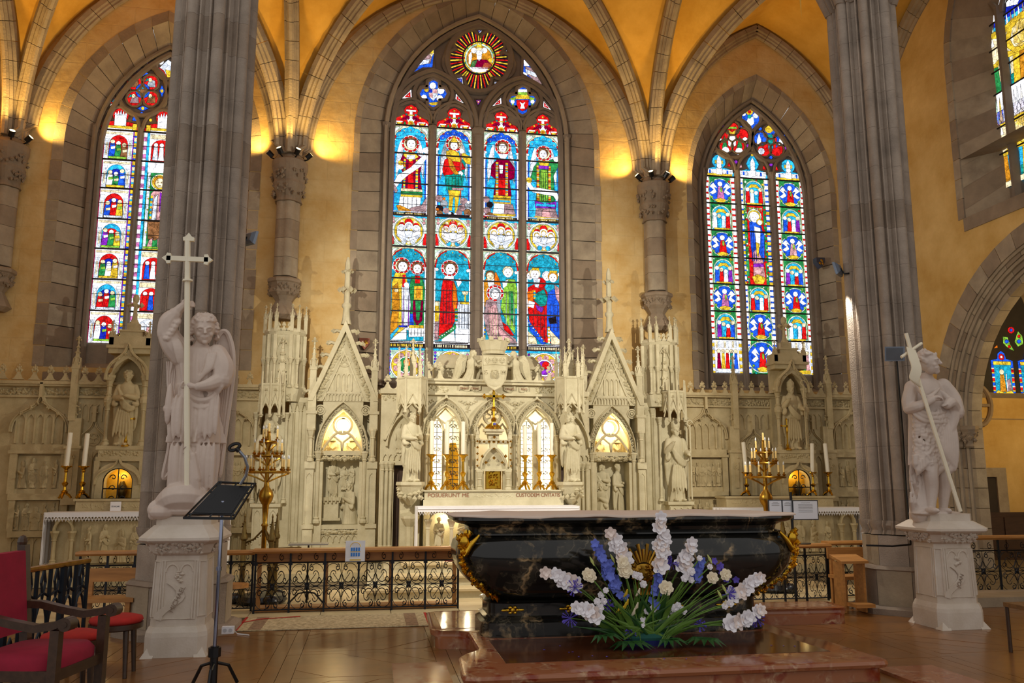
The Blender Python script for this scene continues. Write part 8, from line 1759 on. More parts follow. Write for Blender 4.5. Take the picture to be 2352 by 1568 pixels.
def spike(tip, root, n, m, s_, dy=0):
    a, c = fpt(*tip, dy), fpt(*root, dy); stem(c, .005); obj('stem', MB().tube([c, a], .004, 4), GRN, fl)
    for k in range(n):
        q = k/(n-1); p_ = c*(1-q)+a*q+Vector((random.uniform(-.04, .04)*(1.2-q), random.uniform(-.05, 0), random.uniform(-.02, .02))); b = MB(); petals(b, p_, 5, s_*1.3, s_*.6, .25, (random.uniform(-.5, .5), -1, random.uniform(-.2, .4)), k); obj('floret', b, m, fl)
spike((1365, 1245), (1408, 1345), 16, BLU, .032); spike((1375, 1262), (1415, 1340), 12, BLU, .034, -.03); spike((1612, 1285), (1588, 1330), 14, BLU, .034); spike((1512, 1300), (1502, 1395), 14, BLU, .028); spike((1404, 1340), (1430, 1372), 9, BLU, .03); spike((1640, 1290), (1680, 1335), 8, PUR, .026)
def umbel(c, r, dy=-.03):
    p_ = fpt(*c, dy); d = stem(p_, .005); b = MB()
    for k in range(26): a, e = random.uniform(0, 6.28), random.uniform(-1, 1); q = Vector((math.cos(a)*math.sqrt(1-e*e), math.sin(a)*math.sqrt(1-e*e)*.7, e))*r; b.tube([p_, p_+q*.6, p_+q], [.0015, .003, .007], 4)
    obj('agapanthus_head', b, PUR, fl)
for c, r in (((1318, 1348), .08), ((1308, 1418), .08), ((1540, 1292), .07), ((1735, 1420), .08), ((1445, 1448), .07), ((1605, 1434), .06), ((1672, 1362), .07), ((1395, 1390), .06)): umbel(c, r)
def rose(c, r, m=PETC, dy=-.06):
    p_ = fpt(*c, dy); stem(p_, .006); b = MB(); r *= 1.25
    for k, (n, L_, w_, t_) in enumerate(((6, 1, .55, .5), (5, .8, .5, .8), (5, .55, .42, 1.2), (4, .3, .3, 2))): petals(b, p_+Vector((0, -r*.12*k, 0)), n, r*L_, r*w_, t_*.55, (random.uniform(-.2, .2), -1, .25), k*.6)
    b.ell(p_+Vector((0, .0, 0)), (r*.6, r*.5, r*.6), 8, 6); obj('rose', b, m, fl, smooth=80)
for c, r in (((1430, 1308), .06), ((1524, 1348), .055), ((1630, 1325), .045), ((1347, 1318), .05), ((1660, 1318), .045), ((1425, 1290), .05), ((1352, 1322), .045)): rose(c, r)
for k, c in enumerate(((1378, 1365), (1366, 1378), (1372, 1392), (1360, 1402), (1384, 1352), (1382, 1378), (1474, 1340), (1464, 1322), (1452, 1318), (1484, 1402), (1498, 1396), (1545, 1395), (1552, 1388), (1538, 1402), (1525, 1412), (1514, 1422), (1560, 1398), (1468, 1430), (1472, 1420), (1580, 1310), (1572, 1318), (1566, 1326), (1582, 1330), (1600, 1280), (1668, 1382), (1655, 1388), (1690, 1420), (1658, 1432), (1700, 1428), (1624, 1300))): rose(c, random.uniform(.022, .032), PET, random.uniform(-.1, -.02))
for c in ((1412, 1403), (1425, 1398), (1430, 1390), (1452, 1398), (1445, 1412), (1428, 1368), (1456, 1366), (1652, 1392), (1420, 1406)): p_ = fpt(*c, -.06); b = MB().tube([p_, p_+Vector((.015, -.03, .03)), p_+Vector((.02, -.05, .07))], [.006, .014, .006], 6); obj('freesia_bud', b, YEL if c[0] < 1440 else PETC, fl, smooth=True); stem(p_, .004)
for c in ((1358, 1288), (1405, 1282), (1627, 1283), (1660, 1350), (1650, 1364)): p_ = fpt(*c, -.03); obj('lily_bud', MB().tube([p_+Vector((.02, 0, -.04)), p_, p_+Vector((-.02, 0, .04))], [.004, .014, .004], 6), mat('lily_green', s2l(196, 206, 120), .6), fl, smooth=True); stem(p_, .004)
for k in range(64):
    a = random.uniform(-1.25, 1.25); L_ = random.uniform(.25, .62); d = Vector((math.sin(a), random.uniform(-.35, .1), math.cos(a)*.95)).normalized(); p0 = BASE+Vector((random.uniform(-.2, .2), random.uniform(-.06, .1), .05)); s_ = d.cross(Vector((0, 1, 0))).normalized()*random.uniform(.01, .03)
    obj('blade_leaf', MB().add([p0-s_*.5, p0+d*L_*.5-s_, p0+d*L_+Vector((math.sin(a)*.05, -.02, -.03)), p0+d*L_*.5+s_, p0+s_*.5, p0+d*L_*.5+Vector((0, -.006, 0))], [(0, 1, 5, 4), (1, 2, 5), (2, 3, 5), (3, 4, 5)]), (GRN, GRN2, GRN)[k % 3], fl)
for c, sc_, tw in (((1440, 1474), .27, 0), ((1525, 1462), .22, .5), ((1610, 1458), .26, -.6), ((1380, 1452), .22, .4)):
    p_ = fpt(*c, -.1); p_.z = max(p_.z, PZ+.06)
    for k in range(8):
        a = tw+(-1.35+2.7*k/7)-pi/2; d = Vector((math.cos(a), math.sin(a)*.9, -.12-.05*abs(k-3.5))); L_ = sc_*(1-.05*abs(k-3.5)); s_ = Vector((-math.sin(a), math.cos(a), 0))*L_*.13; e = p_+d*L_; e.z = max(e.z, PZ+.006); m2 = p_+d*L_*.5+Vector((0, 0, .03))
        obj('palmate_leaflet', MB().add([p_, m2-s_, e, m2+s_, m2+Vector((0, 0, -.012))], [(0, 1, 4), (1, 2, 4), (2, 3, 4), (3, 0, 4)]), GRN2, fl)
bw = BASE.copy(); obj('blue_tray', MB().lathe([(.2, 0), (.24, .05), (.23, .05), (.19, .01)], 20, (bw.x+.05, bw.y, PZ+.002), .5), mat('blue_tray', s2l(40, 50, 110), .3), fl, smooth=40); obj('flower_foam', MB().ell((bw.x+.04, bw.y, PZ+.07), (.2, .09, .07), 10, 6), mat('green_foam', s2l(30, 84, 74), .9), fl)
PTM = mesh_of('petal', MB().add([(-.012, 0, .001), (0, -.008, .004), (.014, 0, .001), (0, .008, .005)], [(0, 1, 2, 3)]), PUR)
for k, (a, v) in enumerate(((1250, 1492), (1307, 1498), (1315, 1497), (1330, 1508), (1360, 1506), (1394, 1508), (1286, 1483), (1772, 1482), (1800, 1483), (1825, 1484), (1526, 1513), (1576, 1513))):
    p_ = atZ(a, v, PZ+.003); o = shared('fallen_petal', PTM, None, T(*p_) @ RZ(k*1.3)); tag(o, 'tiny fallen violet petal lying on the marble platform', 'petal', 'fallen petals on the platform')
# ============================================================ THE TWO LARGE STATUES
def pedestal(x, y, Rb, zt, lab, word, rot=0):
    o = thing('pedestal', lab, 'pedestal', (x, y, 0)); k = .42
    def og(r, zz):
        c = r*(1-k*.62); P = [(-c, -r), (c, -r), (r, -c), (r, c), (c, r), (-c, r), (-r, c), (-r, -c)]; cr, sr = math.cos(rot), math.sin(rot); return [(x+a*cr-b*sr, y+a*sr+b*cr, zz) for a, b in P]
    obj('plinth', MB().loft([og(Rb*1.06, 0), og(Rb*1.06, .14), og(Rb*1.06, .18), og(Rb*1.04, .22), og(Rb*.97, .27)]), MARBP, o)
    obj('shaft', MB().loft([og(Rb*.93, .27), og(Rb*.87, .92)]), MARBP, o); obj('neck', MB().loft([og(Rb*.9, .92), og(Rb*1.0, .94), og(Rb*1.12, 1.02), og(Rb*1.3, 1.05)]), MARBP, o)
    obj('cap', MB().loft([og(Rb*1.36, 1.05), og(Rb*1.42, 1.065), og(Rb*1.42, 1.09), og(Rb*1.0, zt-.08)]), MARBP, o); obj('top_block', MB().loft([og(Rb*.95, zt-.08), og(Rb*.95, zt)]), MARBP, o)
    M = T(x, y, 0) @ RZ(rot)
    b = MB(); [blob(b, Matrix.Rotation(a, 3, 'Z') @ Vector((u, -Rb*(1.02+2.2*(zz-.94)), zz)), .02) for a, L in ((0, .78), (pi/2, .78), (-pi/2, .78), (pi/4, .3), (-pi/4, .3)) for u, zz in ((random.uniform(-L, L)*Rb, random.uniform(.94, 1.04)) for _ in range(int(75*L)))]; obj('leaf_frieze', b.xform(M), MARBP, o, kind='stuff')
    b = MB(); F = -Rb*.91; w_ = Rb*.5
    for k_ in (1, 1.2): [b.tube([RZ(a) @ Vector(p) for p in ((-w_*k_, F-.005, .34), (-w_*k_, F+.012, .87), (w_*k_, F+.012, .87), (w_*k_, F-.005, .34))], .012, 5, True) for a in (0, pi/2, -pi/2)]
    for s_ in (-1, 1): b.tube([(s_*w_*.5+w_*.42*math.cos(q*pi/8), F+.008, .77+.07*math.sin(q*pi/8)) for q in range(9)], .012, 5)
    [blob(b, (random.uniform(-.03, .03), F, .72+random.uniform(-.04, .05)), .022) for _ in range(9)]; obj('panel_tracery', b.xform(M), MARBP, o, kind='stuff')
    b = MB(); pth = [(-.07+.1*math.sin(q*.55), -Rb*.93-.008, .66-.036*q) for q in range(10)]
    b.loft([[Vector(p)+Vector((-.035, 0, .01)) for p in pth]+[Vector(p)+Vector((-.035, .012, .01)) for p in reversed(pth)], [Vector(p)+Vector((.035, 0, -.01)) for p in pth]+[Vector(p)+Vector((.035, .012, -.01)) for p in reversed(pth)]]); obj('scroll', b.xform(M), MARBP, o)
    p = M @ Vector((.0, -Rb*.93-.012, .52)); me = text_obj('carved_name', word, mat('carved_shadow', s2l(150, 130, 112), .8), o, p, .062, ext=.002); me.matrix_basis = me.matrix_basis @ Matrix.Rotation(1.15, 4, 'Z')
    for sx in (-1, 1):
        for sy in (-1, 1): b = MB(); c = Vector((sx*Rb*.9, sy*Rb*.9, 0)); b.loft([[(c.x+.08*math.cos(q*pi/2+pi/4), c.y+.08*math.sin(q*pi/2+pi/4), 0) for q in range(4)], [(c.x-sx*.08+.02*math.cos(q*pi/2+pi/4), c.y-sy*.08+.02*math.sin(q*pi/2+pi/4), .2) for q in range(4)]]); obj('corner_spur', b.xform(M), MARBP, o)
    for s_ in (-1, 1): b = MB(); c_ = lambda u, zz, k: (s_*(Rb*k+u*.7), -Rb*k+u*.7, zz); b.tube([c_(-.04, .36, .81), c_(-.038, .86, .765), c_(.038, .86, .765), c_(.04, .36, .81)], .012, 5, True); obj('corner_panel', b.xform(M), MARBP, o)
SY = 8.75
pl_ = atY(416, 1450, SY); pr_ = atY(2184, 1420, SY); ZL = atY(430, 1183, SY).z; ZR = atY(2170, 1178, SY).z
pedestal(pl_.x, SY, .265, ZL, 'pale stone pedestal with a carved name scroll under the angel', 'MICHAEL'); pedestal(pr_.x, SY+.05, .27, ZR, 'pale stone pedestal standing by the right pier', 'JOAN')
def Q(a, v, dy=0): return atY(a, v, SY-.03+dy)
def rows(L): return [(Q((a+b_)/2, v).z, (Q(b_, v).x-Q(a, v).x)/2, ry, f, Q((a+b_)/2, v).x, SY-.03+dy) for v, a, b_, ry, f, dy in L]
U = Q(430, 900).z-Q(430, 901).z      # metres in one picture row
# ---- angel
b = MB()
robe(b, rows([(1135, 388, 492, .2, 1.3, 0), (1110, 384, 497, .2, 1.3, 0), (1070, 388, 502, .2, 1.2, 0), (1030, 392, 503, .19, 1.1, 0), (985, 394, 500, .18, 1, 0), (940, 399, 496, .165, .8, 0), (900, 404, 494, .15, .5, 0), (860, 406, 500, .15, .4, 0), (825, 404, 505, .15, .3, 0), (805, 412, 498, .13, .2, 0), (795, 440, 482, .08, .1, 0), (783, 449, 474, .055, 0, -.01)]), 120, 11, .07, 21)
robe(b, rows([(1018, 383, 516, .215, 1.6, -.01), (1000, 388, 512, .205, 1.4, -.01), (960, 393, 507, .195, 1.1, 0), (920, 398, 500, .18, .8, 0), (885, 403, 497, .165, .4, 0)]), 120, 10, .08, 5)
for k in range(9): a = 398+k*12; fold(b, [Q(a+8, 905, -.15), Q(a+2, 955, -.19), Q(a, 1012-6*(k % 3), -.205)], .022+.008*(k % 2))
for k in range(9): a = 392+k*12; fold(b, [Q(a+4, 1015, -.19), Q(a, 1070, -.2), Q(a-3, 1130, -.19)], .022+.008*(k % 2))
for k in range(7): fold(b, [Q(503-k*4, 895+k*13, -.1), Q(478-k*4, 918+k*17, -.18), Q(445-k*3, 915+k*16, -.175), Q(418-k*2, 885+k*16, -.14)], .026)
for k in range(5): fold(b, [Q(418+k*9, 805, -.13), Q(420+k*8, 850, -.15), Q(424+k*7, 890, -.15)], .02)
for k in range(4): fold(b, [Q(478+k*6, 808, -.12), Q(474+k*3, 845, -.145), Q(452, 880-k*4, -.155)], .02)
headp(b, Q(469, 758, -.05), 33*U, .28, .28, 'curly', roll=-.06)
# raised arm with pushed-up sleeve
limb(b, [Q(418, 815, -.02), Q(398, 790, -.05), Q(384, 762, -.07)], [.125, .12, .1], 10); limb(b, [Q(384, 764, -.07), Q(388, 738, -.09), Q(402, 722, -.1)], [.1, .095, .07], 10); limb(b, [Q(396, 728, -.1), Q(414, 708, -.11), Q(424, 700, -.11)], [.055, .048, .036], 8)
hand(b, Q(428, 700, -.11), (.75, -.1, .15), .046, 1.3, up=(0, -1, 0)); b.tube([Q(420, 694, -.11), Q(430, 688, -.14)], [.024, .018], 6)
for k in range(5): fold(b, [Q(372+k*6, 770-k*9, -.08), Q(384+k*6, 778-k*9, -.17), Q(402+k*3, 764-k*8, -.1)], .02)
for k in range(4): fold(b, [Q(396+k*4, 776, -.14), Q(404+k*5, 802, -.17), Q(412+k*5, 838, -.15)], .018)
# lower arm across the waist with hanging sleeve
limb(b, [Q(498, 815, .0), Q(512, 845, -.05), Q(510, 872, -.1)], [.11, .115, .1], 10); limb(b, [Q(508, 872, -.1), Q(478, 884, -.2), Q(456, 888, -.24)], [.09, .062, .044], 10); hand(b, Q(437, 886, -.25), (-.9, 0, .12), .05, 1.1, up=(0, 1, .1))
b.loft([[Q(516, 862, -.05), Q(470, 872, -.17), Q(468, 880, -.2), Q(512, 884, -.1)], [Q(514, 890, -.06), Q(478, 898, -.15), Q(474, 900, -.18), Q(508, 900, -.1)], [Q(500, 905, -.08), Q(484, 912, -.13), Q(482, 913, -.15), Q(498, 908, -.1)]])
for k in range(5): fold(b, [Q(516-k*5, 858, -.08), Q(512-k*6, 882, -.16), Q(500-k*5, 906-k*2, -.14)], .016)
fold(b, [Q(392, 880, -.12), Q(388, 930, -.16), Q(384, 975, -.15)], .03); b.ell(Q(388, 938, -.15), (.06, .05, .05), 8, 6)
# beaten demon under the feet
limb(b, [Q(372, 1160, -.12), Q(400, 1142, -.2), Q(440, 1140, -.2), Q(470, 1150, -.1)], [.09, .13, .13, .1], 10); limb(b, [Q(372, 1160, -.12), Q(356, 1168, -.16), Q(352, 1182, -.16)], [.08, .075, .05], 8); b.ell(Q(372, 1176, -.2), (.12, .1, .07), 10, 6); b.ell(Q(458, 1152, -.22), (.1, .09, .085), 10, 8)
limb(b, [Q(450, 1140, -.22), Q(446, 1100, -.24), Q(441, 1062, -.24)], [.065, .055, .04], 8); limb(b, [Q(450, 1100, -.24), Q(442, 1046, -.24)], [.05, .036], 8); hand(b, Q(436, 1040, -.24), (-.5, 0, .8), .045, 1.2, up=(0, 1, 0)); b.ell(Q(420, 1172, -.12), (.28, .16, .06), 12, 6)
an = thing('angel_statue', 'white marble angel statue spearing a demon with a long cross staff', 'statue', (Q(430, 1183).x, SY, ZL))
me = remesh(b, .0068, 3, .5); me.materials.append(MARBW); put_mesh('body', me, MARBW, an, Matrix())
for s_, P in ((1, [(478, 800), (496, 768), (508, 756), (520, 764), (530, 800), (531, 850), (524, 910), (514, 980), (505, 1050), (498, 1092), (486, 1060), (480, 960), (478, 880)]), (-1, [(424, 800), (404, 800), (392, 830), (384, 880), (383, 960), (384, 1020), (370, 1090), (378, 1092), (400, 1060), (416, 980), (424, 880)])):
    b = MB(); pts_ = [(Q(*u).x, Q(*u).z) for u in spline(P, 44)]; b.prism(pts_, SY+.1, SY+.16); b.tube([(a, SY+.09, c) for a, c in pts_[3:38]], .028, 6)
    for k in range(8):
        a0 = (492+k*5) if s_ > 0 else (412-k*4); b.tube([Q(a0, 775+k*6 if s_ > 0 else 830, .12), Q(a0-3*s_, 880, .1), Q(a0-s_*(10+k*1.5), 1000+4*k, .11), Q(a0-s_*(14+k*2), 1050+k*3, .12)], [.01, .02, .022, .01], 5)
    obj('wing', b, MARBW, an, smooth=50)
IVO = mat('ivory_painted_wood', s2l(240, 230, 204), .5, var=.04)
b = MB(); b.tube([Q(431, 552, -.18), Q(430, 700, -.16), Q(429, 890, -.26), Q(430, 1125, -.26)], .028, 8); b.tube([Q(431, 642, -.175), Q(431, 646, -.175)], .05, 8); c = Q(431, 595, -.18); b.box(c.x-.2, c.x+.2, c.y-.02, c.y+.02, c.z-.024, c.z+.024)
for dx, dz in ((-.19, 0), (.19, 0), (0, Q(431, 558).z-c.z)):
    e = Vector((c.x+dx, c.y, c.z+dz)); sx, sz = (1 if dx else 0), (1 if dz else 0); g = 1 if (dx > 0 or dz > 0) else -1
    b.prism([(e.x+p*sx*g+q*sz, e.z+p*sz*g+q*sx) for p, q in ((-.03, -.05), (.005, -.055), (.015, -.03), (.055, 0), (.015, .03), (.005, .055), (-.03, .05))], e.y-.02, e.y+.02)
obj('cross_staff', b, IVO, an, smooth=40)
# ---- baptist
SY2 = SY+.02; b = MB()
R2 = lambda L: [(Q((a+b_)/2, v).z, (Q(b_, v).x-Q(a, v).x)/2, ry, f, Q((a+b_)/2, v).x, SY2+dy) for v, a, b_, ry, f, dy in L]
robe(b, R2([(1068, 2100, 2192, .2, 1.5, 0), (1040, 2100, 2196, .2, 1.2, 0), (1000, 2099, 2194, .19, .9, 0), (960, 2098, 2188, .18, .6, 0), (925, 2092, 2180, .17, .4, 0), (895, 2086, 2172, .16, .3, 0), (876, 2092, 2160, .13, .2, 0), (866, 2118, 2148, .08, .1, 0), (855, 2122, 2146, .065, 0, 0)]), 110, 8, .05, 33)
rnd = random.Random(9)
for k in range(420):
    a, v = rnd.uniform(2098, 2196), rnd.uniform(945, 1068); u = (a-2147)/49
    blob(b, Q(a, v, -.145*math.sqrt(max(0, 1-u*u))), .034, (.8, .8, 1.6))
for k in range(16): a = 2102+k*6; v = 1066+(k*7 % 4)*5; b.tube([Q(a, v-22, -.11), Q(a+1, v, -.12), Q(a-1, v+12, -.11)], [.04, .035, .008], 7)
fold(b, [Q(2100, 880, -.1), Q(2128, 912, -.17), Q(2160, 890, -.12)], .02)
for k in range(3): fold(b, [Q(2096, 925+k*12, -.08), Q(2128, 950+k*9, -.15), Q(2176, 945+k*12, -.14)], .02)
headp(b, Q(2133, 833, -.04), 31*U, .75, .05, 'short', .9)
for aL, aR, dy in ((2140, 2138, -.06), (2168, 2170, .0)):
    limb(b, [Q(aL, 1050, dy), Q(aL-2, 1085, dy-.03), Q(aL, 1120, dy), Q(aL-1, 1160, dy), Q(aL-1, 1172, dy)], [.095, .082, .075, .05, .05], 10); b.ell(Q(aL+1, 1172, dy-.09), (.05, .12, .04), 10, 6)
limb(b, [Q(2096, 890, .0), Q(2088, 918, -.02), Q(2088, 938, -.03)], [.085, .08, .068], 10); limb(b, [Q(2088, 938, -.03), Q(2110, 932, -.14), Q(2140, 918, -.19)], [.068, .06, .042], 10); hand(b, Q(2148, 914, -.2), (.9, -.1, .05), .046, .9, up=(0, .2, 1))
limb(b, [Q(2166, 886, 0), Q(2186, 915, -.02), Q(2192, 945, -.05)], [.09, .1, .11], 10); limb(b, [Q(2190, 945, -.05), Q(2184, 925, -.16), Q(2176, 930, -.2)], [.09, .07, .05], 10); hand(b, Q(2176, 932, -.2), (-.5, -.2, .2), .045, .9)
for k in range(9): fold(b, [Q(2158+k*4, 896+k*3, -.1), Q(2186+k, 930+k*4, -.12), Q(2184-k*2, 975+k*6, -.12)], .034)
for k in range(7): fold(b, [Q(2192-k*5, 970, -.12), Q(2196-k*5, 1030, -.15), Q(2194-k*4, 1082-k*5, -.14)], .026)
for k in range(26): a = rnd.uniform(2096, 2128); v = rnd.uniform(1075, 1165); b.tube([Q(a, v+20, .06), Q(a-3, v, .0), Q(a-6, v-22, -.01)], [.03, .026, .008], 5)
limb(b, [Q(2116, 1178, .06), Q(2114, 1120, .07), Q(2118, 1070, .08)], [.13, .1, .08], 8); b.ell(Q(2150, 1178, 0), (.3, .18, .035), 12, 6)
bp = thing('baptist_statue', 'white stone statue of a bearded man in furs beside the right pier', 'statue', (Q(2150, 1178).x, SY2, ZR))
me = remesh(b, .0075, 3, .5); me.materials.append(mat('grey_white_stone', s2l(206, 190, 178), .75, var=.08, scale=5)); put_mesh('body', me, MARBW, bp, Matrix())
b = MB(); b.tube([Q(2081, 765, -.2), Q(2112, 880, -.22), Q(2206, 1174, -.24)], .022, 7); b.tube([Q(2070, 820, -.21), Q(2117, 788, -.21)], .018, 7); obj('reed_cross', b, IVO, bp, smooth=True)
P = [Q(a, v, -.24+d) for a, v, d in ((2093, 802, 0), (2100, 826, -.03), (2106, 850, -.04), (2100, 872, -.02), (2108, 886, .0), (2118, 893, .01))]; w_ = [.055, .065, .06, .055, .04, .015]
b = MB().loft([[Vector(v[:3])+Vector((-v[3], 0, .03)), Vector(v[:3])+Vector((v[3], 0, -.01)), Vector(v[:3])+Vector((v[3], .012, -.01)), Vector(v[:3])+Vector((-v[3], .012, .03))] for v in spline([(*p, w) for p, w in zip(P, w_)], 20)]); obj('banderole', b, IVO, bp, smooth=60)
# ============================================================ RAILS, CHAIRS, STANDS, CANDELABRA
def scroll(cx, cz, r, a0, turns, s_=1, n=12): return [(cx+r*(1-.75*k/n)*math.cos(a0+s_*turns*2*pi*k/n), 0, cz+r*(1-.75*k/n)*math.sin(a0+s_*turns*2*pi*k/n)) for k in range(n+1)]
def iron_panel(w, h):
    b = MB(); c = w/2; m_ = h*.42; R_ = min(w*.46, h*.36)
    b.tube([(0, 0, h*.82), (w, 0, h*.82)], .009, 4); b.tube([(0, 0, .03), (w, 0, .03)], .009, 4); b.tube([(0, 0, m_), (w, 0, m_)], .005, 4); b.tube([(c, 0, .03), (c, 0, h*.82)], .005, 4)
    for sx in (-1, 1):
        for sz in (-1, 1):
            b.tube([(c+sx*w*.25+w*.235*math.cos(k*pi/9), 0, m_+sz*h*.19+h*.185*math.sin(k*pi/9)) for k in range(18)], .0045, 4, True)
            b.tube(scroll(c+sx*R_*.52, m_+sz*R_*.52, R_*.46, pi/2*(1-sx)+pi, .95, sx*sz), .006, 4); b.tube([(c, 0, m_), (c+sx*R_*.6, 0, m_+sz*R_*.6)], .005, 4)
            b.tube(scroll(c+sx*R_*.3, m_+sz*R_*.85, R_*.18, pi/2, 1.1, sx), .007, 4); b.tube(scroll(c+sx*R_*.85, m_+sz*R_*.3, R_*.18, 0, 1.1, -sx), .007, 4); b.ell((c+sx*R_*.1, 0, m_+sz*R_*.1), (.022, .012, .022), 6, 4)
        b.tube(scroll(c+sx*w*.25, h*.91, h*.07, pi/2, 1.2, sx), .006, 4)
    b.ell((c, -.005, m_), (.03, .02, .03), 6, 4); return b
PANEL = mesh_of('scroll_panel', iron_panel(.62, .72), IRON)
def rail(lab, x0, x1, Yr, n, boards=True, zt=.76):
    t = thing('communion_rail', lab, 'railing', ((x0+x1)/2, Yr, 0)); w = (x1-x0)/n
    for i in range(n): shared('scroll_panel', PANEL, t, T(x0+i*w, Yr, .02) @ Matrix.Diagonal((w/.62, 1, 1, 1)))
    for i in range(n+1): b = MB(); b.box(x0+i*w-.012, x0+i*w+.012, Yr-.012, Yr+.012, 0, zt-.03); b.box(x0+i*w-.025, x0+i*w+.025, Yr-.02, Yr+.02, .58, .62); obj('post', b, IRON, t)
    b = MB(); b.prismx([(Yr-.09, zt-.03), (Yr-.11, zt-.005), (Yr-.1, zt+.02), (Yr+.1, zt+.02), (Yr+.11, zt-.005), (Yr+.09, zt-.03)], x0-.03, x1+.03); obj('handrail', b, WOOD, t)
    if boards:
        obj('kneeler_board', MB().box(x0, x1, Yr+.06, Yr+.08, zt-.15, zt-.04), WOOD, t); obj('kneeler_board', MB().box(x0, x1, Yr+.06, Yr+.3, .02, .07), WOOD, t)
        for k in range(4): xx = x0+.04+(x1-x0-.08)*k/3; obj('wood_post', MB().box(xx-.025, xx+.025, Yr+.06, Yr+.1, .07, zt-.15), WOOD, t)
YRL = 10.88; xr = lambda a, v=1340: atY(a, v, YRL).x
rail('wrought iron communion rail with wooden top between pier and black altar', xr(585), xr(1052), YRL, 6)
rail('short lower section of scrolled rail just right of the left pier', xr(470), xr(574), YRL+.2, 2, False, .73)
rail('scrolled iron rail with wooden top at the far left behind the bench', xr(180), xr(430), YRL, 4, False)
rail('scrolled iron rail ending right of the black altar', xr(1640), xr(1888), YRL-.15, 5, False, .74)
rail('scrolled iron rail running behind the right pier', xr(1905), xr(2060), YRL, 2, False)
rail('dark scrolled iron rail right of the right pedestal', atY(2225, 1300, 10.9).x, 10.6, 10.95, 4, False, .8)
# black Gothic balustrade with brass rail at the left
A_, B_ = atZ(20, 1316, .92), atZ(203, 1287, .92); t = thing('balustrade', 'black Gothic iron balustrade with brass top rail behind the armchair', 'railing', ((A_.x+B_.x)/2, (A_.y+B_.y)/2, 0)); d = (B_-A_); n = 6; pt = lambda q, zz: Vector((A_.x+d.x*q, A_.y+d.y*q, zz))
obj('brass_rail', MB().tube([pt(-.3, .92), pt(1.01, .92)], .024, 8), BRASS, t, smooth=True)
for k in range(-2, n+1): obj('baluster', MB().tube([pt(k/n, 0), pt(k/n, .9)], .018 if k % 4 else .032, 6), mat('blue_black_iron', s2l(22, 30, 40), .4, .3), t)
for k in range(-2, n):
    b = MB(); [b.tube([pt((k+u)/n, zz) for u, zz in P], .012, 5) for P in (((0, .4), (.1, .52), (.3, .62), (.5, .66), (.7, .62), (.9, .52), (1, .4)), ((.5, .9), (.35, .8), (.5, .66), (.65, .8), (.5, .9)), ((0, .68), (.5, .72), (1, .68)), ((.2, .3), (.5, .15), (.8, .3), (.5, .42), (.2, .3)))]; obj('arch_panel', b, MATS['blue_black_iron'], t)
# ---- seating
def armchair(x, y, rz):
    t = thing('armchair', 'dark wooden armchair with crimson velvet seat and back at the left edge', 'armchair', (0, 0, 0)); h = .3
    obj('seat', MB().loft([rrect(0, .02, h, .28, zz, 32, 5) for zz in (.4, .46)]+[rrect(0, .02, h*.9, .25, .5, 32, 5)]), RED, t, smooth=60); obj('seat_frame', MB().box(-h, h, -.27, .3, .33, .4), WOODD, t)
    obj('backrest', MB().loft([[(-.26, .27+(zz-.5)*.12, zz), (.26, .27+(zz-.5)*.12, zz), (.26, .34+(zz-.5)*.12, zz), (-.26, .34+(zz-.5)*.12, zz)] for zz in (.56, 1.12)]), RED, t)
    for s_ in (-1, 1):
        obj('leg', MB().box(s_*h-.03, s_*h+.03, -.29, -.23, 0, .66), WOODD, t); b = MB().box(s_*h-.03, s_*h+.03, .28, .34, 0, .5); b.loft([[(s_*h-.03, .28+(zz-.5)*.12, zz), (s_*h+.03, .28+(zz-.5)*.12, zz), (s_*h+.03, .34+(zz-.5)*.12, zz), (s_*h-.03, .34+(zz-.5)*.12, zz)] for zz in (.5, 1.16)]); b.ell((s_*h, .4, 1.18), (.035, .035, .05), 8, 6); obj('leg', b, WOODD, t)
        b = MB(); P = [(.34, .74), (.2, .735), (.05, .7), (-.12, .67), (-.25, .69), (-.32, .72)]; b.loft([[(s_*h-.035, yy, zz-.025), (s_*h+.035, yy, zz-.025), (s_*h+.035, yy, zz+.025), (s_*h-.035, yy, zz+.025)] for yy, zz in P]); b.tube([(s_*h-.045, -.33, .7), (s_*h+.045, -.33, .7)], .045, 12); b.tube([(s_*h-.05, -.33, .7), (s_*h+.05, -.33, .7)], .02, 8); obj('armrest', b, WOODD, t, smooth=40)
        obj('stretcher', MB().box(s_*h-.02, s_*h+.02, -.25, .3, .12, .16), WOODD, t)
    obj('stretcher', MB().box(-h, h, -.02, .02, .12, .16), WOODD, t); t.location = (x, y, 0); t.rotation_euler = (0, 0, rz)
p = atZ(72, 1490, .48); armchair(p.x+.08, p.y-.02, pi/2-.2)
def stool():
    t = thing('stool', '', 'stool'); obj('cushion', MB().lathe([(.2, .43), (.215, .45), (.205, .475), (.15, .49), (.001, .492)], 24), RED2, t, smooth=60); obj('seat_ring', MB().lathe([(.2, .38), (.215, .39), (.215, .43), (.2, .43)], 24), WOODD, t, smooth=40)
    for k in range(4): a = pi/4+k*pi/2; obj('leg', MB().tube([(.16*math.cos(a), .16*math.sin(a), .4), (.19*math.cos(a), .19*math.sin(a), 0)], [.026, .018], 8), WOODD, t)
    return t
o = stool(); p = atZ(268, 1415, .48); o.location = (p.x, p.y, 0); tag(o, 'round red-cushioned wooden stool beside the angel pedestal', group='red stools'); p = atZ(165, 1452, .48); copy_tree(o, (p.x, p.y, 0), .5, 'round red-cushioned wooden stool half hidden behind the armchair')
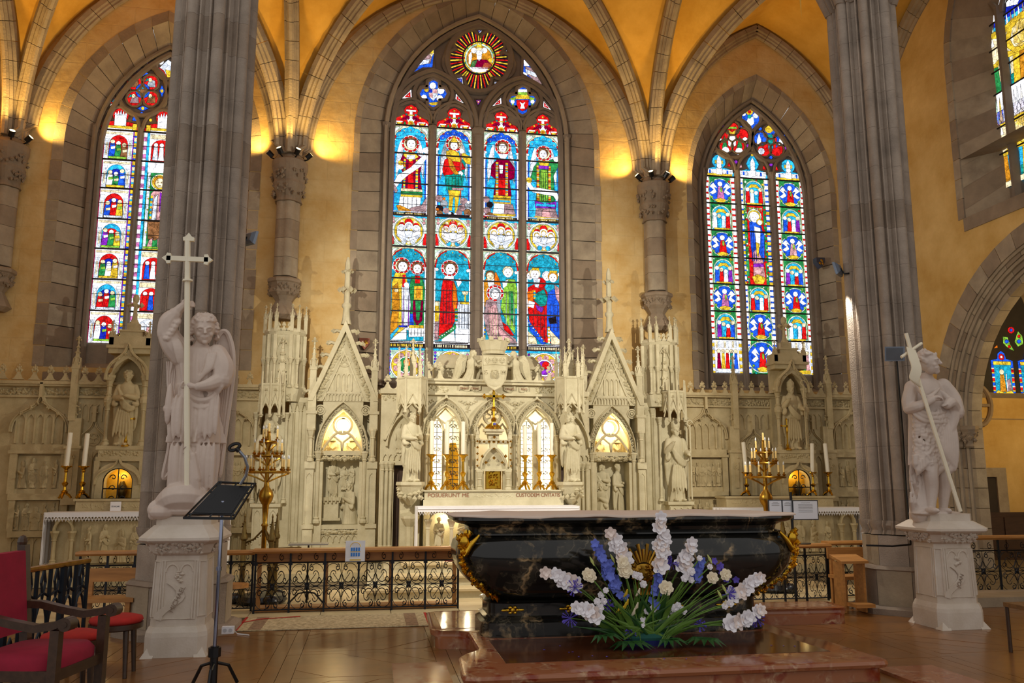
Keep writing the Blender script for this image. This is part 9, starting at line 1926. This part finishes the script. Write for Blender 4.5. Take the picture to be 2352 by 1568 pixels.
def bench(lab, x0, x1, y, H=.68, name='bench'):
    t = thing(name, lab, 'bench', ((x0+x1)/2, y, 0)); obj('backrest', MB().box(x0, x1, y+.3, y+.33, H-.14, H), WOOD, t); obj('seat', MB().box(x0, x1, y, y+.32, .36, .4), WOOD, t)
    for xx in (x0+.06, x1-.06): obj('leg', MB().box(xx-.025, xx+.025, y+.02, y+.07, 0, .36), WOOD, t); obj('leg', MB().box(xx-.025, xx+.025, y+.29, y+.34, 0, H-.14), WOOD, t)
bench('oak bench between the left rail and the left pier', atY(200, 1310, 9.9).x, atY(330, 1310, 9.9).x, 9.55)
bench('oak chair with slatted back behind the right pier', atY(1908, 1310, 10.3).x, atY(1990, 1310, 10.3).x, 10.05, .74, 'chair')
t = thing('prayer_desk', 'oak prayer desk leaning against the right pier base', 'desk', (atY(1955, 1330, 10).x, 9.75, 0)); x0, x1 = atY(1928, 1330, 9.8).x, atY(1985, 1330, 9.8).x
obj('desk_top', MB().prismx([(9.68, .6), (9.95, .66), (9.95, .69), (9.68, .63)], x0-.03, x1), WOOD, t); obj('side_panel', MB().box(x0, x0+.03, 9.72, 9.93, .012, .61), WOOD, t); obj('side_panel', MB().box(x1-.06, x1-.03, 9.72, 9.93, .012, .61), WOOD, t); obj('kneeler', MB().box(x0+.03, x1-.06, 9.5, 9.72, .1, .14), WOOD, t)
t = thing('prayer_desk', 'oak kneeler corner showing behind the left pier base', 'desk', (atY(545, 1330, 10.3).x, 10.4, 0)); x0, x1 = atY(500, 1330, 10.4).x, atY(572, 1335, 10.4).x; obj('desk_top', MB().lathe([(.001, .38), (x1-x0, .38), (x1-x0, .43), (.001, .43)], 20, (x0, 10.4, 0), .4), WOOD, t); obj('support', MB().box(x0-.1, x0+.1, 10.35, 10.45, .012, .38), WOOD, t)
p = atZ(2340, 1392, .45); t = thing('rush_chair', 'dark wooden rush-seated chair at the right picture edge', 'chair', (p.x+.2, p.y, 0)); obj('seat', MB().box(p.x, p.x+.42, p.y-.2, p.y+.2, .42, .46), mat('rush', s2l(120, 84, 44), .8, var=.3, scale=30), t)
for dx, dy in ((.02, -.18), (.4, -.18), (.02, .18), (.4, .18)): obj('leg', MB().tube([(p.x+dx, p.y+dy, 0), (p.x+dx, p.y+dy, .44 if dx < .2 else .85)], .018, 8), WOODD, t)
for zz in (.15, .28): obj('stretcher', MB().tube([(p.x+.02, p.y-.18, zz), (p.x+.4, p.y-.18, zz)], .011, 6), WOODD, t)
for zz in (.62, .8): obj('back_rail', MB().box(p.x+.39, p.x+.41, p.y-.18, p.y+.18, zz, zz+.05), WOODD, t)
obj('wainscot', MB().box(XR+.95, 17, CY-.06, CY, 0, .95), WOODD, CHW); 
for k in range(7): obj('wainscot_panel', MB().box(XR+1.1+k*.8, XR+1.8+k*.8, CY-.08, CY-.06, .15, .85), WOODD, CHW)
obj('stone_step', MB().box(7.2, 10.7, 9.9, 10.55, 0, .12), STONE2, kind='structure')
# ---- lectern with microphone
b0 = atZ(488, 1580, 0); Yl = b0.y; L_ = lambda a, v, dy=0: atY(a, v, Yl)+Vector((0, dy, 0)); t = thing('lectern', 'black openwork music stand on a chrome pole with gooseneck microphone', 'lectern', b0)
top = L_(512, 1150); b = MB().tube([(b0.x, b0.y, .3), (top.x, top.y, top.z)], .016, 10); obj('pole', b, CHROME, t, smooth=True); m1 = L_(503, 1305); obj('collar', MB().tube([m1-Vector((0, 0, .015)), m1+Vector((0, 0, .015))], .024, 10), CHROME, t, smooth=True)
b = MB().tube([(b0.x, b0.y, .02), (b0.x, b0.y, .32)], .032, 8); b.tube([(b0.x, b0.y, .24), (b0.x, b0.y, .31)], .05, 8); obj('base_sleeve', b, BLACK, t)
for k in range(3): a = -pi/2+k*2.094; obj('foot', MB().tube([(b0.x, b0.y, .2), (b0.x+.12*math.cos(a), b0.y+.12*math.sin(a), .16), (b0.x+.2*math.cos(a), b0.y+.2*math.sin(a), .015)], .014, 6), BLACK, t)
C4 = [L_(430, 1187, -.12), L_(541, 1189, -.1), L_(581, 1111, .14), L_(497, 1107, .12)]; fr = MB().tube(C4, .012, 5, True); obj('desk_frame', fr, BLACK, t); uv = lambda u, v: (C4[0]*(1-u)+C4[1]*u)*(1-v)+(C4[3]*(1-u)+C4[2]*u)*v
nrm = (C4[1]-C4[0]).cross(C4[3]-C4[0]).normalized()*.008
obj('desk_plate', MB().loft([[uv(.1, .12)+nrm, uv(.9, .12)+nrm, uv(.9, .88)+nrm, uv(.1, .88)+nrm], [uv(.1, .12)-nrm, uv(.9, .12)-nrm, uv(.9, .88)-nrm, uv(.1, .88)-nrm]]), BLACK, t)
b = MB(); [b.tube([uv(u, .02), uv(u, .98)], .008, 4) for u in (.08, .92, .5)]; [b.tube([uv(.02, v), uv(.98, v)], .008, 4) for v in (.1, .9, .72)]
for k in range(4): b.tube([uv(.2+.2*k+.09*(1-q/10)*math.cos(q*.9), .6+.24*(1-q/10)*math.sin(q*.9)) for q in range(10)], .009, 4); b.tube([uv(.2+.2*k+.08*(1-q/10)*math.cos(q*.9+2), .2+.12*(1-q/10)*math.sin(q*.9)) for q in range(10)], .008, 4)
obj('desk_scrollwork', b, BLACK, t, kind='stuff'); obj('book_ledge', MB().loft([[C4[0]+Vector((0, -.03, -.01)), C4[1]+Vector((0, -.03, -.01)), C4[1]+Vector((0, 0, -.01)), C4[0]+Vector((0, 0, -.01))], [C4[0]+Vector((0, -.03, .01)), C4[1]+Vector((0, -.03, .01)), C4[1]+Vector((0, 0, .01)), C4[0]+Vector((0, 0, .01))]]), BLACK, t)
obj('gooseneck', MB().tube([L_(548, 1112, .1), L_(562, 1092, .08), L_(567, 1072, .05), L_(561, 1050, .03), L_(549, 1035, .01)], .013, 8), mat('grey_gooseneck', s2l(150, 160, 172), .3, .7), t, smooth=True); c = L_(538, 1026); b = MB().tube([c+Vector((.042*math.cos(k*pi/8), .01, .026*math.sin(k*pi/8)+.012*math.cos(k*pi/8))) for k in range(16)], .014, 6, True); b.tube([L_(549, 1036), L_(543, 1030)], .02, 8); obj('microphone_holder', b, BLACK, t, smooth=True)
# ---- tiered candelabra
def candelabrum(x, y, zr, lab, tall=True):
    t = thing('candelabrum', lab, 'candelabrum', (x, y, 0)); r0, r1, r2, r3 = zr
    tiers = ((r0, .3, 12), (r1, .19, 6), (r2, .12, 3))
    b = MB(); b.lathe([(.03, .6), (.035, 1.0), (.05, 1.02), (.03, 1.05), (.045, r0-.42), (.085, r0-.36), (.1, r0-.3), (.085, r0-.24), (.04, r0-.18), (.03, r0-.12), (.025, r2), (.03, r2+.04), (.02, r3)], 12, (x, y, 0)); obj('stem', b, BRASS, t, smooth=40)
    for zz, r, n in tiers:
        b = MB(); b.loft([[(x+q*math.cos(k*pi/12), y+q*math.sin(k*pi/12), zz+h) for k in range(24)] for q, h in ((r-.03, 0), (r, 0), (r+.012, .015), (r, .035), (r-.03, .03))]+[[(x+(r-.03)*math.cos(k*pi/12), y+(r-.03)*math.sin(k*pi/12), zz) for k in range(24)]], cap=False)
        for k in range(4): a = k*pi/2+.4; b.tube([(x, y, zz-.12), (x+r*.5*math.cos(a), y+r*.5*math.sin(a), zz-.05), (x+r*math.cos(a), y+r*math.sin(a), zz)], .012, 5)
        obj('ring', b, BRASS, t, smooth=40)
        for k in range(n):
            a = 2*pi*k/n+.3; cx, cy = x+r*.95*math.cos(a), y+r*.95*math.sin(a); b = MB().lathe([(.012, .03), (.03, .055), (.012, .07), (.014, .09)], 8, (cx, cy, zz)); o = obj('socket', b, BRASS, t); obj('electric_candle', MB().lathe([(.013, .09), (.013, .19), (.003, .2)], 8, (cx, cy, zz)), mat('ivory_candle', s2l(240, 206, 130), .5), o); obj('bulb', MB().lathe([(.006, .19), (.012, .21), (.01, .23), (.001, .25)], 6, (cx, cy, zz)), mat('clear_bulb', s2l(220, 220, 215), .1), o)
    obj('electric_candle', MB().lathe([(.014, 0), (.014, .1), (.003, .11)], 8, (x, y, r3)), MATS['ivory_candle'], t); obj('socket', MB().lathe([(.035, -.02), (.014, 0)], 8, (x, y, r3)), BRASS, t)
    for k in range(3):
        a = -pi/2+k*2.094+.5; cx, cy = x+.26*math.cos(a), y+.26*math.sin(a); b = MB(); b.lathe([(.055, .12), (.04, .18), (.035, .2), (.035, .48), (.05, .5), (.035, .53), (.032, .82), (.05, .84), (.05, .87), (.035, .9), (.008, 1.12), (.014, 1.14), (.002, 1.18)], 8, (cx, cy, 0)); [blob(b, (cx+.03*math.cos(q), cy+.03*math.sin(q), .92+.03*(q % 6)), .01) for q in range(12)]; obj('corner_post', b, BRONZE, t, smooth=30)
        b = MB(); [b.tube([(cx, cy, z0), (x+.13*math.cos(a), y+.13*math.sin(a), z0+.06), (x, y, z0+.2)], .013, 5) for z0 in (.5, .78)]; [blob(b, (x+(.26-.03*q)*math.cos(a), y+(.26-.03*q)*math.sin(a), .74+.02*q), .012) for q in range(8)]; obj('strut', b, BRONZE, t)
        b = MB().ell((x+.33*math.cos(a), y+.33*math.sin(a), .08), (.11, .11, .075), 10, 6); obj('lion_foot', b, mat('black_cast_base', s2l(30, 30, 34), .25), t, smooth=True)
    obj('base', MB().lathe([(.3, .02), (.34, .06), (.3, .12), (.1, .16)], 16, (x, y, 0)), MATS['black_cast_base'], t, smooth=40)
Yc = 11.75; zz = lambda a, v: atY(a, v, Yc).z; candelabrum(atY(613, 1100, Yc).x, Yc, (zz(613, 1087), zz(613, 1050), zz(613, 1018), zz(613, 990)), 'tiered brass candelabrum with electric candles left of the altar'); Yc = 11.75; candelabrum(atY(1757, 1100, Yc).x, Yc, (zz(1757, 1098), zz(1757, 1066), zz(1757, 1042), zz(1757, 1010)), 'tiered brass candelabrum with electric candles behind the black altar')
# ---- signs, boards, small things
PAPER = mat('white_paper', s2l(240, 242, 248), .6, var=.02); p = atY(816, 1265, 10.74); t = thing('window_sign', 'white card with a blue drawing of the window on the rail', 'sign', (p.x, 10.74, .64)); w_, h_ = .12, .125
obj('card', MB().box(p.x-w_, p.x+w_, 10.74, 10.745, p.z-h_, p.z+h_), PAPER, t); BP = mat('blue_print', s2l(50, 130, 220), .6); YP = mat('yellow_print', s2l(232, 196, 90), .6); b = MB()
for k in range(4):
    for j in range(2): b.box(p.x-.055+k*.03, p.x-.033+k*.03, 10.737, 10.74, p.z-.04+j*.062-.025, p.z-.04+j*.062+.02)
obj('blue_lights', b, BP, t, kind='stuff'); b = MB(); b.box(p.x-.06, p.x+.065, 10.737, 10.74, p.z-.012, p.z-.004); b.box(p.x-.065, p.x+.07, 10.737, 10.74, p.z-.115, p.z-.098); b.tube([(x_, 10.738, z_) for x_, z_ in parch(p.x-.06, p.x+.065, p.z+.05, p.z+.105, 6)], .004, 4); obj('yellow_tracery', b, YP, t, kind='stuff')
Yb = 9.95; t = thing('notice_stand', 'framed notices on a black pole stand behind the altar end', 'sign', (atY(1824, 1300, Yb).x, Yb, 0)); FRM = mat('dark_frame', s2l(40, 42, 50), .5)
for k, (a0, a1, v0, v1, dy) in enumerate(((1766, 1796, 1147, 1180, .05), (1797, 1820, 1147, 1180, .04), (1822, 1878, 1148, 1194, 0))):
    q0, q1 = atY(a0, v1, Yb+dy), atY(a1, v0, Yb+dy); f_ = obj('frame', MB().box(q0.x, q1.x, Yb+dy, Yb+dy+.02, q0.z, q1.z), FRM, t); obj('paper', MB().box(q0.x+.012, q1.x-.012, Yb+dy-.004, Yb+dy, q0.z+.012, q1.z-.012), PAPER, f_); b = MB()
    for j in range(3 if k < 2 else 7): zz_ = q1.z-.035-.019*j; wv = (q1.x-q0.x)*(.28 if j else .18); b.box((q0.x+q1.x)/2-wv, (q0.x+q1.x)/2+wv, Yb+dy-.006, Yb+dy-.004, zz_, zz_+.005)
    obj('text_lines', b, mat('pale_ink', s2l(150, 150, 150), .8), f_, kind='stuff')
xp = atY(1824, 1250, Yb+.04).x; b = MB().tube([(xp, Yb+.06, .03), (xp, Yb+.06, atY(1824, 1130, Yb).z)], .018, 8); obj('pole', b, BLACK, t, smooth=True); b = MB().lathe([(.22, 0), (.22, .02), (.05, .03), (.03, .06)], 16, (xp, Yb+.06, .012)); obj('base', b, BLACK, t); q0 = atY(1850, 1247, Yb+.1); obj('round_shelf', MB().lathe([(.12, -.012), (.12, 0), (.001, 0)], 20, (q0.x-.03, Yb+.15, q0.z)), BLACK, t)
xp, Yq = atY(707, 1300, 11.62).x, 11.62; t = thing('reading_stand', 'thin flat-topped black stand behind the communion rail', 'stand', (xp, Yq, 0)); zt_ = atY(707, 1250, Yq).z; obj('pole', MB().tube([(xp, Yq, .02), (xp, Yq, zt_)], .012, 6), BLACK, t); obj('top', MB().box(xp-.25, xp+.26, Yq-.15, Yq+.15, zt_, zt_+.015), mat('grey_top', s2l(150, 146, 140), .3), t)
for k in range(3): a = pi/2+k*2.094; obj('foot', MB().tube([(xp, Yq, .16), (xp+.12*math.cos(a), Yq+.12*math.sin(a), .15), (xp+.26*math.cos(a), Yq+.26*math.sin(a), .03)], .012, 5), BLACK, t)
# rug before the rail
r0, r1 = atZ(600, 1448, 0), atZ(985, 1412, 0); xa, xb, ya, yb = atZ(560, 1425, 0).x, atZ(985, 1425, 0).x, atZ(700, 1446, 0).y, 10.62; t = thing('rug', 'patterned cream rug with red border in front of the rail', 'rug', ((xa+xb)/2, (ya+yb)/2, 0)); RUG = mat('rug_pile', s2l(196, 172, 128), .95, var=.35, scale=26, base2=s2l(224, 206, 164), detail=2)
obj('field', MB().box(xa, xb, ya, yb, .003, .012), RUG, t); [(obj('red_edge', MB().box(u-.015, u+.015, ya, yb, .012, .014), RED2, t), obj('border_band', MB().box(u+g*.12-.07, u+g*.12+.07, ya+.02, yb-.02, .012, .0135), mat('rug_dark', s2l(150, 122, 94), .95, var=.4, scale=24), t)) for u, g in ((xa+.015, 1.6), (xb-.015, -1.6))]
b = MB().tube([atZ(550, 1430, .02), atZ(600, 1421, .02), atZ(690, 1415, .02)], .005, 5); obj('red_cable_cover', b, RED2, label='thin red strip lying along the rug towards the rail', cat='strip')
# power box, cables, painted shields
p = atY(524, 1446, 9.3); t = thing('power_socket', 'white double power socket at the foot of the left pier', 'socket', (p.x, 9.3, p.z-.04)); obj('box', MB().box(p.x-.06, p.x+.06, 9.27, 9.33, p.z-.035, p.z+.035), PAPER, t); b = MB(); [b.tube([(p.x+s_*.028, 9.272, p.z), (p.x+s_*.028, 9.265, p.z)], .02, 10) for s_ in (-1, 1)]; obj('outlets', b, mat('socket_grey', s2l(196, 198, 204), .5), t); g = atZ(545, 1455, .008); e = atZ(572, 1458, .008); obj('cable', MB().tube([(p.x+.05, 9.3, p.z), g, e], .006, 5), PAPER, t)
pr = PIERS[1]; b = MB().tube([atY(2060, 826, 9.33), atY(2066, 900, 9.33), atY(2074, 1000, 9.33), atY(2082, 1130, 9.33), atY(2092, 1250, 9.3)], .012, 5); b.tube([atY(2092, 1250, 9.3), atY(2050, 1254, 9.28), atY(1990, 1252, 9.3)], .012, 5); obj('black_cable', b, BLACK, label='black cable running down the right pier from the floodlight', cat='cable')
for a, v, col, lab in ((837, 788, s2l(130, 66, 40), 'small reddish painted shield on the jamb left of the central window'), (1884, 602, s2l(50, 52, 66), 'dark painted shield on the jamb right of the right window')):
    p = atY(a, v, YW+.06 if a < 1000 else YW-.02); t = thing('painted_shield', lab, 'shield', (p.x, p.y, p.z-.1)); s_ = .1; P = [(p.x-s_, p.z+s_), (p.x+s_, p.z+s_), (p.x+s_, p.z), (p.x, p.z-s_*1.3), (p.x-s_, p.z)]; obj('shield', MB().prism(P, p.y-.03, p.y+.12), mat('shield_%d' % a, col, .6), t); b = MB(); [b.ell((p.x+random.uniform(-.05, .05), p.y-.032, p.z+random.uniform(-.05, .06)), (.025, .01, .03), 6, 4) for _ in range(5)]; obj('charge', b, BRASS, t, kind='stuff')
